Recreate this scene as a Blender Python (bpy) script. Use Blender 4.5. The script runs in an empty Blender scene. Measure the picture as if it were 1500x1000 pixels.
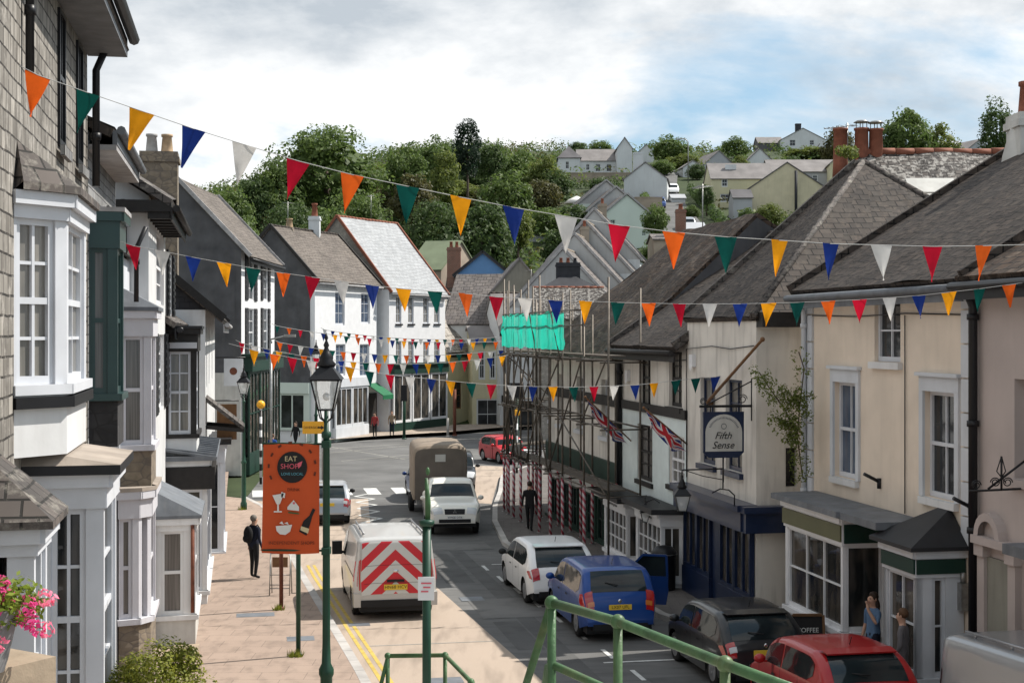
import bpy, bmesh, math, random
from mathutils import Vector, Matrix, noise
R = math.radians
sc = bpy.context.scene
COL = sc.collection
random.seed(7)
F = 2083.33
A = R(10.8); CA, SA = math.cos(A), math.sin(A)
E2 = Vector((-SA, CA)); N2 = Vector((CA, SA))          # along the street (away), across the street (rightwards)
UP = Vector((0, 0, 1))
def S(u, v, z=0.0): return Vector((-SA*u + CA*v, CA*u + SA*v, z))
def UVof(x, y): return (-SA*x + CA*y, CA*x + SA*y)
def PX(px, py, d): return Vector(((px-750)/F*d, d, (488-py)/F*d))
def DV(px, v): return v/((px-750)/F*CA + SA)
def SU(px, v):
    d = DV(px, v); return UVof((px-750)/F*d, d)[0]
def ZV(px, py, v): return (488-py)/F*DV(px, v)
def U_V(px, d): return UVof((px-750)/F*d, d)
def sstep(a, b, x):
    t = max(0, min(1, (x-a)/(b-a))); return t*t*(3-2*t)
def zr(u): return -6.83 + .05*max(0, 27-u) - .0075*min(max(0, u-27), 35)
CAM_SCALE = 1.0                    # scale about the camera at the origin, for the row of houses being built
def terr(x, y):
    u, v = UVof(x, y)
    z = zr(max(-5, u))
    if y > 108:
        h = .29*(y-108) if y < 172 else .29*64 + (.2*(y-172) if y < 330 else .2*158 + 7*(1-math.exp(-(y-330)/80)))
        side = 1 - .25*sstep(-10, -90, x) - .05*sstep(60, 200, x)
        z += h*side*sstep(108, 118, y) + 1.2*noise.noise(Vector((x*.02, y*.02, 0)))*sstep(115, 140, y)
    return z
# ------------------------------------------------------------------ object helpers
def tag(o, label=None, cat=None, group=None, kind=None):
    if label: o['label'] = label
    if cat: o['category'] = cat
    if group: o['group'] = group
    if kind: o['kind'] = kind
    return o
def thing(name, label, cat, loc=(0, 0, 0), rz=0, group=None):
    o = bpy.data.objects.new(name, None); COL.objects.link(o)
    o.location = Vector(loc)*CAM_SCALE; o.rotation_euler = (0, 0, rz); o.empty_display_size = .3
    return tag(o, label, cat, group)
ORI = {}
class MB:
    def __init__(s): s.v = []; s.f = []; s.m = []; s.sm = []
    def poly(s, pts, m=0, smooth=False):
        i = len(s.v); s.v += [tuple(p) for p in pts]; s.f.append(tuple(range(i, i+len(pts)))); s.m.append(m); s.sm.append(smooth)
    def raw(s, vs, fs, m=0, smooth=False):
        i = len(s.v); s.v += [tuple(p) for p in vs]
        for f in fs: s.f.append(tuple(i+k for k in f)); s.m.append(m); s.sm.append(smooth)
    def hexa(s, c, m=0):
        s.raw(c, [(3, 2, 1, 0), (4, 5, 6, 7), (0, 1, 5, 4), (1, 2, 6, 5), (2, 3, 7, 6), (3, 0, 4, 7)], m)
    def box(s, x0, x1, y0, y1, z0, z1, m=0):
        s.hexa([(x0, y0, z0), (x1, y0, z0), (x1, y1, z0), (x0, y1, z0), (x0, y0, z1), (x1, y0, z1), (x1, y1, z1), (x0, y1, z1)], m)
    def obox(s, O, D, N, a, n, z, m=0):            # oriented box: O xy, D along, N outward; ranges a, n, z
        def P(i, j, k):
            q = Vector((O[0], O[1])) + D*a[i] + N*n[j]; return (q.x, q.y, z[k])
        s.hexa([P(0, 0, 0), P(1, 0, 0), P(1, 1, 0), P(0, 1, 0), P(0, 0, 1), P(1, 0, 1), P(1, 1, 1), P(0, 1, 1)], m)
    def beam(s, p, q, w, h, m=0, up=UP):
        p, q = Vector(p), Vector(q); d = (q-p).normalized(); x = d.cross(up)
        if x.length < 1e-4: x = Vector((1, 0, 0))
        x.normalize(); y = x.cross(d); x *= w/2; y *= h/2
        s.hexa([p-x-y, p+x-y, p+x+y, p-x+y, q-x-y, q+x-y, q+x+y, q-x+y], m)
    def tube(s, pts, r, seg=8, m=0, caps=True):
        pts = [Vector(p) for p in pts]; n = len(pts); rr = r if isinstance(r, (list, tuple)) else [r]*n
        i0 = len(s.v); ref = None
        for i, p in enumerate(pts):
            d = (pts[min(i+1, n-1)]-pts[max(i-1, 0)]).normalized()
            x = d.cross(UP) if ref is None else ref - d*ref.dot(d)
            if x.length < 1e-3: x = d.cross(Vector((0, 1, 0)))
            x.normalize(); ref = x; y = d.cross(x)
            for k in range(seg):
                t = 2*math.pi*k/seg; s.v.append(tuple(p + (x*math.cos(t) + y*math.sin(t))*rr[i]))
        for i in range(n-1):
            for k in range(seg):
                a = i0+i*seg+k; b = i0+i*seg+(k+1) % seg
                s.f.append((a, b, b+seg, a+seg)); s.m.append(m); s.sm.append(True)
        if caps:
            s.f.append(tuple(i0+k for k in range(seg))[::-1]); s.f.append(tuple(i0+(n-1)*seg+k for k in range(seg)))
            s.m += [m, m]; s.sm += [False, False]
    def lathe(s, prof, c=(0, 0, 0), seg=16, m=0, axis='z', smooth=True):
        i0 = len(s.v); c = Vector(c)
        for r, h in prof:
            for k in range(seg):
                t = 2*math.pi*k/seg; a, b = r*math.cos(t), r*math.sin(t)
                q = (a, b, h) if axis == 'z' else ((a, h, b) if axis == 'y' else (h, a, b))
                s.v.append(tuple(c+Vector(q)))
        for i in range(len(prof)-1):
            for k in range(seg):
                a = i0+i*seg+k; b = i0+i*seg+(k+1) % seg
                s.f.append((a, b, b+seg, a+seg)); s.m.append(m); s.sm.append(smooth)
        s.f.append(tuple(i0+k for k in range(seg))[::-1]); s.f.append(tuple(i0+(len(prof)-1)*seg+k for k in range(seg)))
        s.m += [m, m]; s.sm += [False, False]
    def ball(s, c, r, m=0, seg=10, rings=6, sc=(1, 1, 1)):
        prof = [(r*math.sin(math.pi*max(.02, min(.98, i/rings))), -r*math.cos(math.pi*i/rings)) for i in range(rings+1)]
        i0 = len(s.v); s.lathe(prof, (0, 0, 0), seg, m)
        for i in range(i0, len(s.v)):
            v = s.v[i]; s.v[i] = (c[0]+v[0]*sc[0], c[1]+v[1]*sc[1], c[2]+v[2]*sc[2])
    def slab(s, a, b, c, d, th, nx=1, ny=1, jit=0, m=0, mu=None, seed=0):   # a,b lower edge, c,d upper edge (a->d up); thick downward
        a, b, c, d = map(Vector, (a, b, c, d)); n = (b-a).cross(d-a).normalized()
        if n.z < 0: n = -n
        P = lambda i, j: (a+(b-a)*(i/nx))*(1-j/ny) + (d+(c-d)*(i/nx))*(j/ny)
        vs = []
        for j in range(ny+1):
            for i in range(nx+1):
                p = P(i, j); vs.append(p + n*(jit*noise.noise(p*.7+Vector((seed, 0, 0))) if jit else 0))
        base = len(vs); W = nx+1
        fs = [(j*W+i, j*W+i+1, (j+1)*W+i+1, (j+1)*W+i) for j in range(ny) for i in range(nx)]
        s.raw(vs, fs, m)
        q = [a-n*th, b-n*th, c-n*th, d-n*th]
        mu = m if mu is None else mu
        s.poly(q[::-1], mu)
        for e in ([P(i, 0) for i in range(nx+1)], [P(nx, j) for j in range(ny+1)], [P(nx-i, ny) for i in range(nx+1)], [P(0, ny-j) for j in range(ny+1)]):
            for k in range(len(e)-1): s.poly([e[k], e[k]-n*th, e[k+1]-n*th, e[k+1]], mu)
    def build(s, name, mat, parent=None, local=False, loc=None, smooth=None):
        if CAM_SCALE != 1 and not local: s.v = [(a*CAM_SCALE, b_*CAM_SCALE, c_*CAM_SCALE) for a, b_, c_ in s.v]
        mats = mat if isinstance(mat, (list, tuple)) else [mat]
        if parent is not None: org = Vector((0, 0, 0)) if local else ORI.get(parent.name, Vector(parent.location))
        elif loc is not None: org = Vector(loc)
        elif local: org = Vector((0, 0, 0))
        else:
            xs = [v[0] for v in s.v]; ys = [v[1] for v in s.v]; zs = [v[2] for v in s.v]
            org = Vector(((min(xs)+max(xs))/2, (min(ys)+max(ys))/2, min(zs)))
        me = bpy.data.meshes.new(name)
        me.from_pydata([(v[0]-org.x, v[1]-org.y, v[2]-org.z) for v in s.v] if not local else s.v, [], s.f)
        for m_ in mats: me.materials.append(m_)
        uvl = me.uv_layers.new(name='UVMap').data
        me.polygons.foreach_set('material_index', s.m)
        me.polygons.foreach_set('use_smooth', s.sm if smooth is None else [smooth]*len(s.f))
        me.update()
        V = s.v
        for p in me.polygons:
            nn = p.normal
            if abs(nn.z) > .98: t = Vector((1, 0, 0)); b = Vector((0, 1, 0))
            else:
                if nn.z < 0: nn = -nn
                t = UP.cross(nn).normalized(); b = nn.cross(t)
                if t.x < -.01 or (abs(t.x) <= .01 and t.y < 0): t = -t
            for li in p.loop_indices:
                q = V[me.loops[li].vertex_index]
                uvl[li].uv = (q[0]*t.x+q[1]*t.y+q[2]*t.z, q[0]*b.x+q[1]*b.y+q[2]*b.z)
        o = bpy.data.objects.new(name, me); COL.objects.link(o)
        if parent is not None:
            o.parent = parent
            if not local: ORI[o.name] = org
        elif not local: o.location = org; ORI[o.name] = org
        return o
def copy_tree(o, parent=None, label=None):
    c = o.copy(); COL.objects.link(c)
    if parent: c.parent = parent
    if label: c['label'] = label
    for ch in list(o.children): copy_tree(ch, c)
    return c
# ------------------------------------------------------------------ materials
M = {}
def nodes(name):
    m = bpy.data.materials.new(name); m.use_nodes = True; nt = m.node_tree; b = nt.nodes['Principled BSDF']; M[name] = m
    return m, nt, b
def N_(nt, t, **k):
    n = nt.nodes.new('ShaderNode'+t)
    for a, v in k.items():
        if a.startswith('i_'): n.inputs[a[2:].replace('_', ' ')].default_value = v
        else: setattr(n, a, v)
    return n
def c4(c): return (c[0], c[1], c[2], 1)
def mixc(nt, fac, a, b, blend='MIX'):
    n = nt.nodes.new('ShaderNodeMix'); n.data_type = 'RGBA'; n.blend_type = blend
    if isinstance(fac, float): n.inputs[0].default_value = fac
    else: nt.links.new(fac, n.inputs[0])
    for i, c in ((6, a), (7, b)):
        if isinstance(c, (tuple, list)): n.inputs[i].default_value = c4(c)
        else: nt.links.new(c, n.inputs[i])
    return n.outputs[2]
def ramp(nt, fac, a, b):
    n = nt.nodes.new('ShaderNodeMapRange'); n.inputs[1].default_value = a; n.inputs[2].default_value = b
    nt.links.new(fac, n.inputs[0]); return n.outputs[0]
def tex(nt, t, coord, scale, vec=None, **k):
    n = N_(nt, t, **k); n.inputs['Scale'].default_value = scale
    mp = N_(nt, 'Mapping'); nt.links.new(coord, mp.inputs[0])
    if vec: mp.inputs['Scale'].default_value = vec
    nt.links.new(mp.outputs[0], n.inputs['Vector']); return n
def bump(nt, b, h, strength=.3, dist=.02):
    n = N_(nt, 'Bump'); n.inputs['Strength'].default_value = strength; n.inputs['Distance'].default_value = dist
    nt.links.new(h, n.inputs['Height']); nt.links.new(n.outputs[0], b.inputs['Normal'])
def pm(name, c, rough=.6, var=.12, scale=2.5, bmp=0., metal=0., coat=0., streak=0., stain=(.25, .22, .19), fine=0., spec=.3):
    m, nt, b = nodes(name); L = nt.links
    tc = N_(nt, 'TexCoord').outputs['Object']
    n1 = tex(nt, 'TexNoise', tc, scale); n1.inputs['Detail'].default_value = 6
    f = ramp(nt, n1.outputs['Fac'], .3, .7)
    col = mixc(nt, f, tuple(x*(1-var) for x in c), tuple(min(1, x*(1+var)) for x in c))
    if streak:
        n2 = tex(nt, 'TexNoise', tc, 1.6, (3, 3, .35)); n2.inputs['Detail'].default_value = 5
        f2 = ramp(nt, n2.outputs['Fac'], .5, .85)
        mm = N_(nt, 'Math', operation='MULTIPLY'); L.new(f2, mm.inputs[0]); mm.inputs[1].default_value = streak
        col = mixc(nt, mm.outputs[0], col, stain)
    L.new(col, b.inputs['Base Color'])
    b.inputs['Roughness'].default_value = rough; b.inputs['Metallic'].default_value = metal
    b.inputs['Coat Weight'].default_value = coat; b.inputs['Coat Roughness'].default_value = .05
    b.inputs['Specular IOR Level'].default_value = spec
    if bmp:
        n3 = tex(nt, 'TexNoise', tc, 25 if not fine else fine); n3.inputs['Detail'].default_value = 4
        bump(nt, b, n3.outputs['Fac'], bmp)
    return m
def slate(name, c1, c2, mortar, w=.32, h=.2, lichen=None, lam=.5, rough=.75, bstr=.5, lsc=3., mort=.012, big=.35, lr=(.52, .68), dirt=0.):
    m, nt, b = nodes(name); L = nt.links
    uv = N_(nt, 'TexCoord').outputs['UV']
    nz = tex(nt, 'TexNoise', uv, 1.5); nz.inputs['Detail'].default_value = 3
    wob = N_(nt, 'Vector' + 'Math', operation='SCALE'); L.new(nz.outputs['Color'], wob.inputs[0]); wob.inputs['Scale'].default_value = .05
    add = N_(nt, 'VectorMath', operation='ADD'); L.new(uv, add.inputs[0]); L.new(wob.outputs[0], add.inputs[1])
    br = N_(nt, 'TexBrick'); L.new(add.outputs[0], br.inputs['Vector']); br.offset = .5
    br.inputs['Scale'].default_value = 1; br.inputs['Brick Width'].default_value = w; br.inputs['Row Height'].default_value = h
    br.inputs['Mortar Size'].default_value = mort; br.inputs['Mortar Smooth'].default_value = .3; br.inputs['Bias'].default_value = 0
    br.inputs['Color1'].default_value = c4(c1); br.inputs['Color2'].default_value = c4(c2); br.inputs['Mortar'].default_value = c4(mortar)
    col = br.outputs['Color']
    n2 = tex(nt, 'TexNoise', uv, .6); n2.inputs['Detail'].default_value = 8
    col = mixc(nt, ramp(nt, n2.outputs['Fac'], .35, .7), col, mixc(nt, 1.0, col, (1-big, 1-big, 1-big), 'MULTIPLY'))
    if lichen:
        n3 = tex(nt, 'TexNoise', uv, lsc); n3.inputs['Detail'].default_value = 9; n3.inputs['Roughness'].default_value = .7
        f = ramp(nt, n3.outputs['Fac'], *lr); mm = N_(nt, 'Math', operation='MULTIPLY'); L.new(f, mm.inputs[0]); mm.inputs[1].default_value = lam
        col = mixc(nt, mm.outputs[0], col, lichen)
    if dirt:
        n4 = tex(nt, 'TexNoise', uv, 3.2, (2.2, .35, 1)); n4.inputs['Detail'].default_value = 6
        f4 = N_(nt, 'Math', operation='MULTIPLY'); L.new(ramp(nt, n4.outputs['Fac'], .45, .7), f4.inputs[0]); f4.inputs[1].default_value = dirt
        col = mixc(nt, f4.outputs[0], col, (.085, .075, .065))
    L.new(col, b.inputs['Base Color']); b.inputs['Roughness'].default_value = rough
    b.inputs['Specular IOR Level'].default_value = .2
    # saw-tooth height so every course overlaps the one below
    sp = N_(nt, 'SeparateXYZ'); L.new(add.outputs[0], sp.inputs[0])
    dv = N_(nt, 'Math', operation='DIVIDE'); L.new(sp.outputs[1], dv.inputs[0]); dv.inputs[1].default_value = h
    fr = N_(nt, 'Math', operation='FRACT'); L.new(dv.outputs[0], fr.inputs[0])
    s1 = N_(nt, 'Math', operation='SUBTRACT'); s1.inputs[0].default_value = 1; L.new(fr.outputs[0], s1.inputs[1])
    s2 = N_(nt, 'Math', operation='SUBTRACT'); L.new(s1.outputs[0], s2.inputs[0]); L.new(br.outputs['Fac'], s2.inputs[1])
    s3 = N_(nt, 'Math', operation='ADD'); L.new(s2.outputs[0], s3.inputs[0]); L.new(nz.outputs['Fac'], s3.inputs[1])
    bump(nt, b, s3.outputs[0], bstr, .03)
    return m
def stone(name, c1, c2, mort, scale=3.5, vec=(1, 1, 1.6)):
    m, nt, b = nodes(name); L = nt.links
    tc = N_(nt, 'TexCoord').outputs['Object']
    v1 = tex(nt, 'TexVoronoi', tc, scale, vec); v2 = tex(nt, 'TexVoronoi', tc, scale, vec, feature='DISTANCE_TO_EDGE')
    n1 = tex(nt, 'TexNoise', tc, 6); n1.inputs['Detail'].default_value = 6
    col = mixc(nt, v1.outputs['Color'], c1, c2)
    col = mixc(nt, ramp(nt, n1.outputs['Fac'], .3, .75), col, mixc(nt, 1.0, col, (.6, .6, .6), 'MULTIPLY'))
    col = mixc(nt, ramp(nt, v2.outputs['Distance'], .0, .07), mort, col)
    L.new(col, b.inputs['Base Color']); b.inputs['Roughness'].default_value = .9
    bump(nt, b, v2.outputs['Distance'], .6, .03)
    return m
def glass(name, c, rough=.06, var=.5, scale=1.2, vec=(1, 1, 1), c2=None, spec=.6):
    m, nt, b = nodes(name); L = nt.links
    tc = N_(nt, 'TexCoord').outputs['Object']
    n1 = tex(nt, 'TexNoise', tc, scale, vec); n1.inputs['Detail'].default_value = 2
    col = mixc(nt, ramp(nt, n1.outputs['Fac'], .35, .65), c, c2 or tuple(x*(1+var) for x in c))
    L.new(col, b.inputs['Base Color']); b.inputs['Roughness'].default_value = rough; b.inputs['Specular IOR Level'].default_value = spec
    n2 = tex(nt, 'TexNoise', tc, 1.5); bump(nt, b, n2.outputs['Fac'], .06, .05)
    return m
pm('white', (.62, .62, .62), .55, .08, 1.5, .05, streak=.25)
pm('white_clean', (.72, .72, .73), .4, .05)
pm('white_dirty', (.50, .49, .46), .8, .15, 1.5, .1, streak=.45)
pm('white_sash', (.57, .585, .62), .45, .07)
pm('lilac', (.53, .525, .56), .6, .08, 1.5, .05, streak=.2)
pm('greywhite', (.55, .57, .60), .6, .08, 1.5, .05, streak=.15)
pm('cream', (.70, .60, .495), .85, .08, 1.2, .12, streak=.16, stain=(.3, .25, .2))
pm('pale_yellow', (.52, .47, .33), .8, .08, 1, .1, streak=.3)
pm('mauve', (.45, .385, .36), .85, .07, 1.2, .1, streak=.15)
pm('stained', (.64, .605, .55), .85, .12, 1., .12, streak=.6, stain=(.22, .20, .18))
pm('mint', (.50, .56, .55), .7, .06)
pm('mint_white', (.64, .71, .70), .7, .06)
pm('render_grey', (.36, .36, .36), .85, .1, 1, .12, streak=.4)
pm('taupe', (.26, .25, .21), .9, .12, 1, .12, streak=.5, stain=(.14, .13, .11))
pm('teal_paint', (.028, .06, .058), .35, .1, coat=.2)
pm('black_paint', (.012, .012, .014), .4, .1)
pm('black_wood', (.02, .018, .017), .6, .2, 8, .1)
pm('navy_paint', (.01, .02, .055), .35, .1, coat=.3)
pm('green_paint', (.012, .05, .03), .45, .15, coat=.1)
pm('rail_green', (.055, .12, .05), .45, .3, 9, .25, streak=.45, stain=(.2, .12, .06))
pm('dark_green', (.01, .035, .025), .5, .1)
pm('olive_paint', (.12, .12, .06), .5, .1)
pm('lead', (.13, .14, .155), .55, .2, 3, .1, streak=.3, stain=(.3, .3, .3))
pm('lead_pale', (.33, .32, .32), .7, .25, 3, .15, streak=.35, stain=(.18, .16, .15))
pm('lead_tan', (.30, .255, .215), .75, .25, 2, .15, streak=.4)
pm('black_lead', (.02, .02, .022), .5, .2)
pm('terracotta', (.21, .075, .045), .8, .2, 6, .1)
pm('buff_pot', (.42, .30, .19), .8, .2, 6, .1)
pm('grey_pot', (.35, .34, .33), .8, .2, 6, .1)
pm('galv', (.30, .30, .29), .4, .2, 10, metal=.7)
pm('scaffold', (.10, .085, .07), .5, .3, 8, metal=.5)
pm('plank', (.10, .085, .07), .85, .25, 3, .1)
pm('wood_brown', (.16, .08, .035), .6, .25, 4, .1)
pm('rust_brown', (.14, .05, .03), .8, .3, 6)
pm('concrete', (.40, .38, .35), .9, .15, 3, .2)
pm('kerb_stone', (.38, .36, .34), .9, .2, 1.5, .2)
pm('blind', (.45, .42, .37), .8, .1)
pm('slate_smooth', (.075, .075, .08), .7, .3, 1.2, .1, streak=.3, stain=(.13, .12, .11))
pm('far_slate', (.19, .175, .17), .8, .2, .6)
pm('far_slate_dark', (.10, .095, .10), .8, .2, .6)
pm('blue_render', (.13, .27, .50), .8, .05)
pm('far_white', (.55, .57, .58), .8, .08, .4, streak=.2)
pm('far_cream', (.52, .49, .33), .85, .08, .4, streak=.25)
pm('far_mint', (.55, .62, .56), .8, .06, .4)
pm('far_grey', (.35, .36, .38), .8, .1, .4)
pm('far_stone', (.30, .25, .20), .9, .2, .8)
pm('tar', (.03, .03, .035), .7, .2)
glass('glass_dark', (.012, .013, .015), .05, c2=(.04, .044, .048), spec=.4)
glass('glass_curtain', (.12, .115, .105), .12, scale=2.0, vec=(5, 5, .3), c2=(.24, .225, .20))
glass('glass_net', (.09, .085, .08), .15, scale=3, vec=(8, 8, .2), c2=(.17, .16, .15))
glass('glass_shop', (.015, .017, .018), .04, scale=1.3, vec=(2.2, 2.2, .8), c2=(.10, .085, .07), spec=.45)
glass('glass_blue', (.03, .05, .09), .05, c2=(.10, .13, .18))
glass('car_glass', (.008, .011, .013), .03, c2=(.02, .028, .03), spec=.4)
slate('slate_hang', (.36, .335, .30), (.20, .185, .165), (.04, .037, .034), .28, .20, (.50, .47, .43), .6, lsc=4, mort=.014, dirt=.75)
slate('slate_hang_grey', (.30, .30, .295), (.21, .21, .215), (.07, .07, .075), .25, .14, (.38, .37, .35), .4, lsc=5, mort=.010, dirt=.45)
slate('slate_hang_dark', (.055, .055, .06), (.04, .04, .046), (.02, .02, .02), .3, .16, (.075, .072, .07), .4, lsc=1.5, mort=.006)
slate('roof_slate', (.088, .070, .059), (.048, .039, .035), (.010, .009, .009), .32, .23, (.165, .128, .10), .55, lsc=3.2, mort=.018, bstr=.9, dirt=.4)
slate('roof_brown', (.10, .066, .046), (.055, .038, .03), (.014, .011, .01), .34, .24, (.24, .19, .15), .75, lsc=2.2, mort=.02, bstr=.9, dirt=.5)
slate('roof_tan', (.17, .145, .125), (.13, .11, .095), (.05, .042, .04), .4, .26, (.22, .19, .165), .4, lsc=3, mort=.015)
slate('roof_white', (.37, .38, .39), (.31, .32, .33), (.25, .25, .26), .45, .32, (.34, .34, .34), .4, lsc=1.5, mort=.018, big=.15)
slate('roof_patch', (.40, .37, .33), (.28, .25, .22), (.1, .09, .08), .6, .5, (.5, .47, .43), .7, lsc=1.6, mort=.03)
slate('roof_rubble', (.10, .085, .075), (.055, .05, .048), (.02, .018, .017), .22, .16, (.27, .255, .235), 1., lsc=4.6, mort=.02, bstr=.8, lr=(.50, .56))
slate('roof_far', (.20, .175, .16), (.15, .135, .13), (.07, .06, .06), .5, .4, (.27, .25, .23), .4, lsc=1, mort=.03)
slate('roof_mossy', (.13, .11, .10), (.08, .072, .068), (.03, .028, .026), .3, .2, (.30, .28, .24), .7, lsc=5, mort=.015)
slate('brick', (.28, .11, .07), (.20, .085, .055), (.30, .26, .22), .22, .075, None, mort=.012)
stone('rubble', (.30, .24, .17), (.17, .14, .11), (.12, .10, .085))
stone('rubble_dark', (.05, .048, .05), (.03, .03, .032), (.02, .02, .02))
stone('stone_pale', (.36, .33, .29), (.26, .24, .21), (.20, .18, .16), 3)
pm('coping', (.30, .235, .17), .9, .3, 3, .35, streak=.3, fine=14)
# ------------------------------------------------------------------ building kit
def V2(p): return Vector((p[0], p[1]))
def P3(O, D, N, a, n, z):
    q = V2(O) + D*a + N*n; return (q.x, q.y, z)
def glazing(mf, mg, O, D, N, a0, a1, z0, z1, cols=1, rows=1, fw=.06, bar=.028, dep=.06, n0=0., meet=False, m=0, low=None):
    low = low or fw*1.4
    mf.obox(O, D, N, (a0, a0+fw), (n0-dep, n0), (z0, z1), m); mf.obox(O, D, N, (a1-fw, a1), (n0-dep, n0), (z0, z1), m)
    mf.obox(O, D, N, (a0+fw, a1-fw), (n0-dep, n0), (z1-fw, z1), m); mf.obox(O, D, N, (a0+fw, a1-fw), (n0-dep, n0), (z0, z0+low), m)
    if a1-a0 > 2.2*fw:
        for c in range(1, cols):
            x = a0+fw + (a1-a0-2*fw)*c/cols
            mf.obox(O, D, N, (x-bar/2, x+bar/2), (n0-dep*.8, n0-.012), (z0+low, z1-fw), m)
        for r in range(1, rows):
            z = z0+low + (z1-z0-fw-low)*r/rows; big = meet and r*2 == rows
            h = bar*(2 if big else 1)
            mf.obox(O, D, N, (a0+fw, a1-fw), (n0-dep*.75, n0-(.006 if big else .016)), (z-h/2, z+h/2), m)
    mg.poly([P3(O, D, N, a0+fw*.5, n0-dep*.65, z0+fw*.5), P3(O, D, N, a1-fw*.5, n0-dep*.65, z0+fw*.5),
             P3(O, D, N, a1-fw*.5, n0-dep*.65, z1-fw*.5), P3(O, D, N, a0+fw*.5, n0-dep*.65, z1-fw*.5)])
def window(parent, O, D, N, a0, a1, z0, z1, cols=2, rows=4, fm='white_sash', gm='glass_dark', inset=.12, fw=.06, meet=True,
           sill=None, surr=None, name='window', sillw=.08, shut=None):
    mf, mg = MB(), MB()
    glazing(mf, mg, O, D, N, a0+.004, a1-.004, z0+.004, z1-.004, cols, rows, fw, .03, .07, -inset, meet)
    w = mf.build(name, M[fm], parent); ORI[w.name] = ORI.get(parent.name, Vector(parent.location)); mg.build('pane', M[gm], w)
    if sill:
        ms = MB(); ms.obox(O, D, N, (a0-sillw, a1+sillw), (-inset+.01, .09), (z0-.12, z0-.006)); ms.build('sill', M[sill], w)
    if surr:
        ms = MB(); k = .13
        ms.obox(O, D, N, (a0-k, a0-.003), (.0, .045), (z0, z1)); ms.obox(O, D, N, (a1+.003, a1+k), (.0, .045), (z0, z1))
        ms.obox(O, D, N, (a0-k, a1+k), (.0, .045), (z1+.002, z1+.24)); ms.obox(O, D, N, (a0-k-.05, a1+k+.05), (.0, .1), (z1+.242, z1+.30))
        ms.build('surround', M[surr], w)
    if shut:
        k = (a1-a0)*.45
        for q0, q1 in ((a0-k-.03, a0-.03), (a1+.03, a1+k+.03)):
            ms = MB(); ms.obox(O, D, N, (q0, q1), (.01, .05), (z0-.02, z1+.02)); n = 9
            for i in range(n):
                za = z0 + (z1-z0)*(i+.15)/n; ms.obox(O, D, N, (q0+.05, q1-.05), (.05, .066), (za, za+(z1-z0)/n*.6))
            ms.build('shutter', M[shut], w)
    return w
def facade(mb, O, D, N, a0, a1, z0, z1, ops=(), reveal=.14, m=0):
    xs = sorted({a0, a1} | {x for o in ops for x in o[:2] if a0 < x < a1}); zs = sorted({z0, z1} | {z for o in ops for z in o[2:4] if z0 < z < z1})
    for i in range(len(xs)-1):
        for j in range(len(zs)-1):
            cx, cz = (xs[i]+xs[i+1])/2, (zs[j]+zs[j+1])/2
            if any(o[0] < cx < o[1] and o[2] < cz < o[3] for o in ops): continue
            mb.poly([P3(O, D, N, xs[i], 0, zs[j]), P3(O, D, N, xs[i+1], 0, zs[j]), P3(O, D, N, xs[i+1], 0, zs[j+1]), P3(O, D, N, xs[i], 0, zs[j+1])], m)
    for o in ops:
        x0, x1, y0, y1 = o[:4]; r = -reveal
        for p, q in (((x0, y0), (x0, y1)), ((x0, y1), (x1, y1)), ((x1, y1), (x1, y0)), ((x1, y0), (x0, y0))):
            mb.poly([P3(O, D, N, p[0], 0, p[1]), P3(O, D, N, q[0], 0, q[1]), P3(O, D, N, q[0], r, q[1]), P3(O, D, N, p[0], r, p[1])], m)
def chimney(parent, c, w, d, z0, z1, mat, pots=((0, 'terracotta'),), ang=0, poth=.5, potr=.13, cowl=False, axis=None):
    """c = xy centre; pots = (offset along the stack, material)"""
    D = Vector((math.cos(ang), math.sin(ang))); N = Vector((-math.sin(ang), math.cos(ang))); mb = MB()
    mb.obox(c, D, N, (-w/2, w/2), (-d/2, d/2), (z0, z1-.28)); mb.obox(c, D, N, (-w/2-.05, w/2+.05), (-d/2-.05, d/2+.05), (z1-.279, z1-.14))
    mb.obox(c, D, N, (-w/2-.01, w/2+.01), (-d/2-.01, d/2+.01), (z1-.139, z1))
    ch = mb.build('chimney', M[mat], parent); ORI[ch.name] = ORI.get(parent.name, Vector(parent.location))
    for off, pmat in pots:
        p = MB(); q = V2(c)+D*off
        p.lathe([(potr*1.15, z1+.001), (potr*1.1, z1+.05), (potr*.85, z1+poth*.85), (potr*1.05, z1+poth*.88), (potr*1.05, z1+poth)], (q.x, q.y, 0), 12)
        if cowl: p.lathe([(.015, z1+poth+.01), (.012, z1+poth+.12)], (q.x, q.y, 0), 6); p.lathe([(potr*1.3, z1+poth+.121), (potr*.9, z1+poth+.17)], (q.x, q.y, 0), 10)
        p.build('chimney_pot', M[pmat], ch)
    return ch
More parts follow.
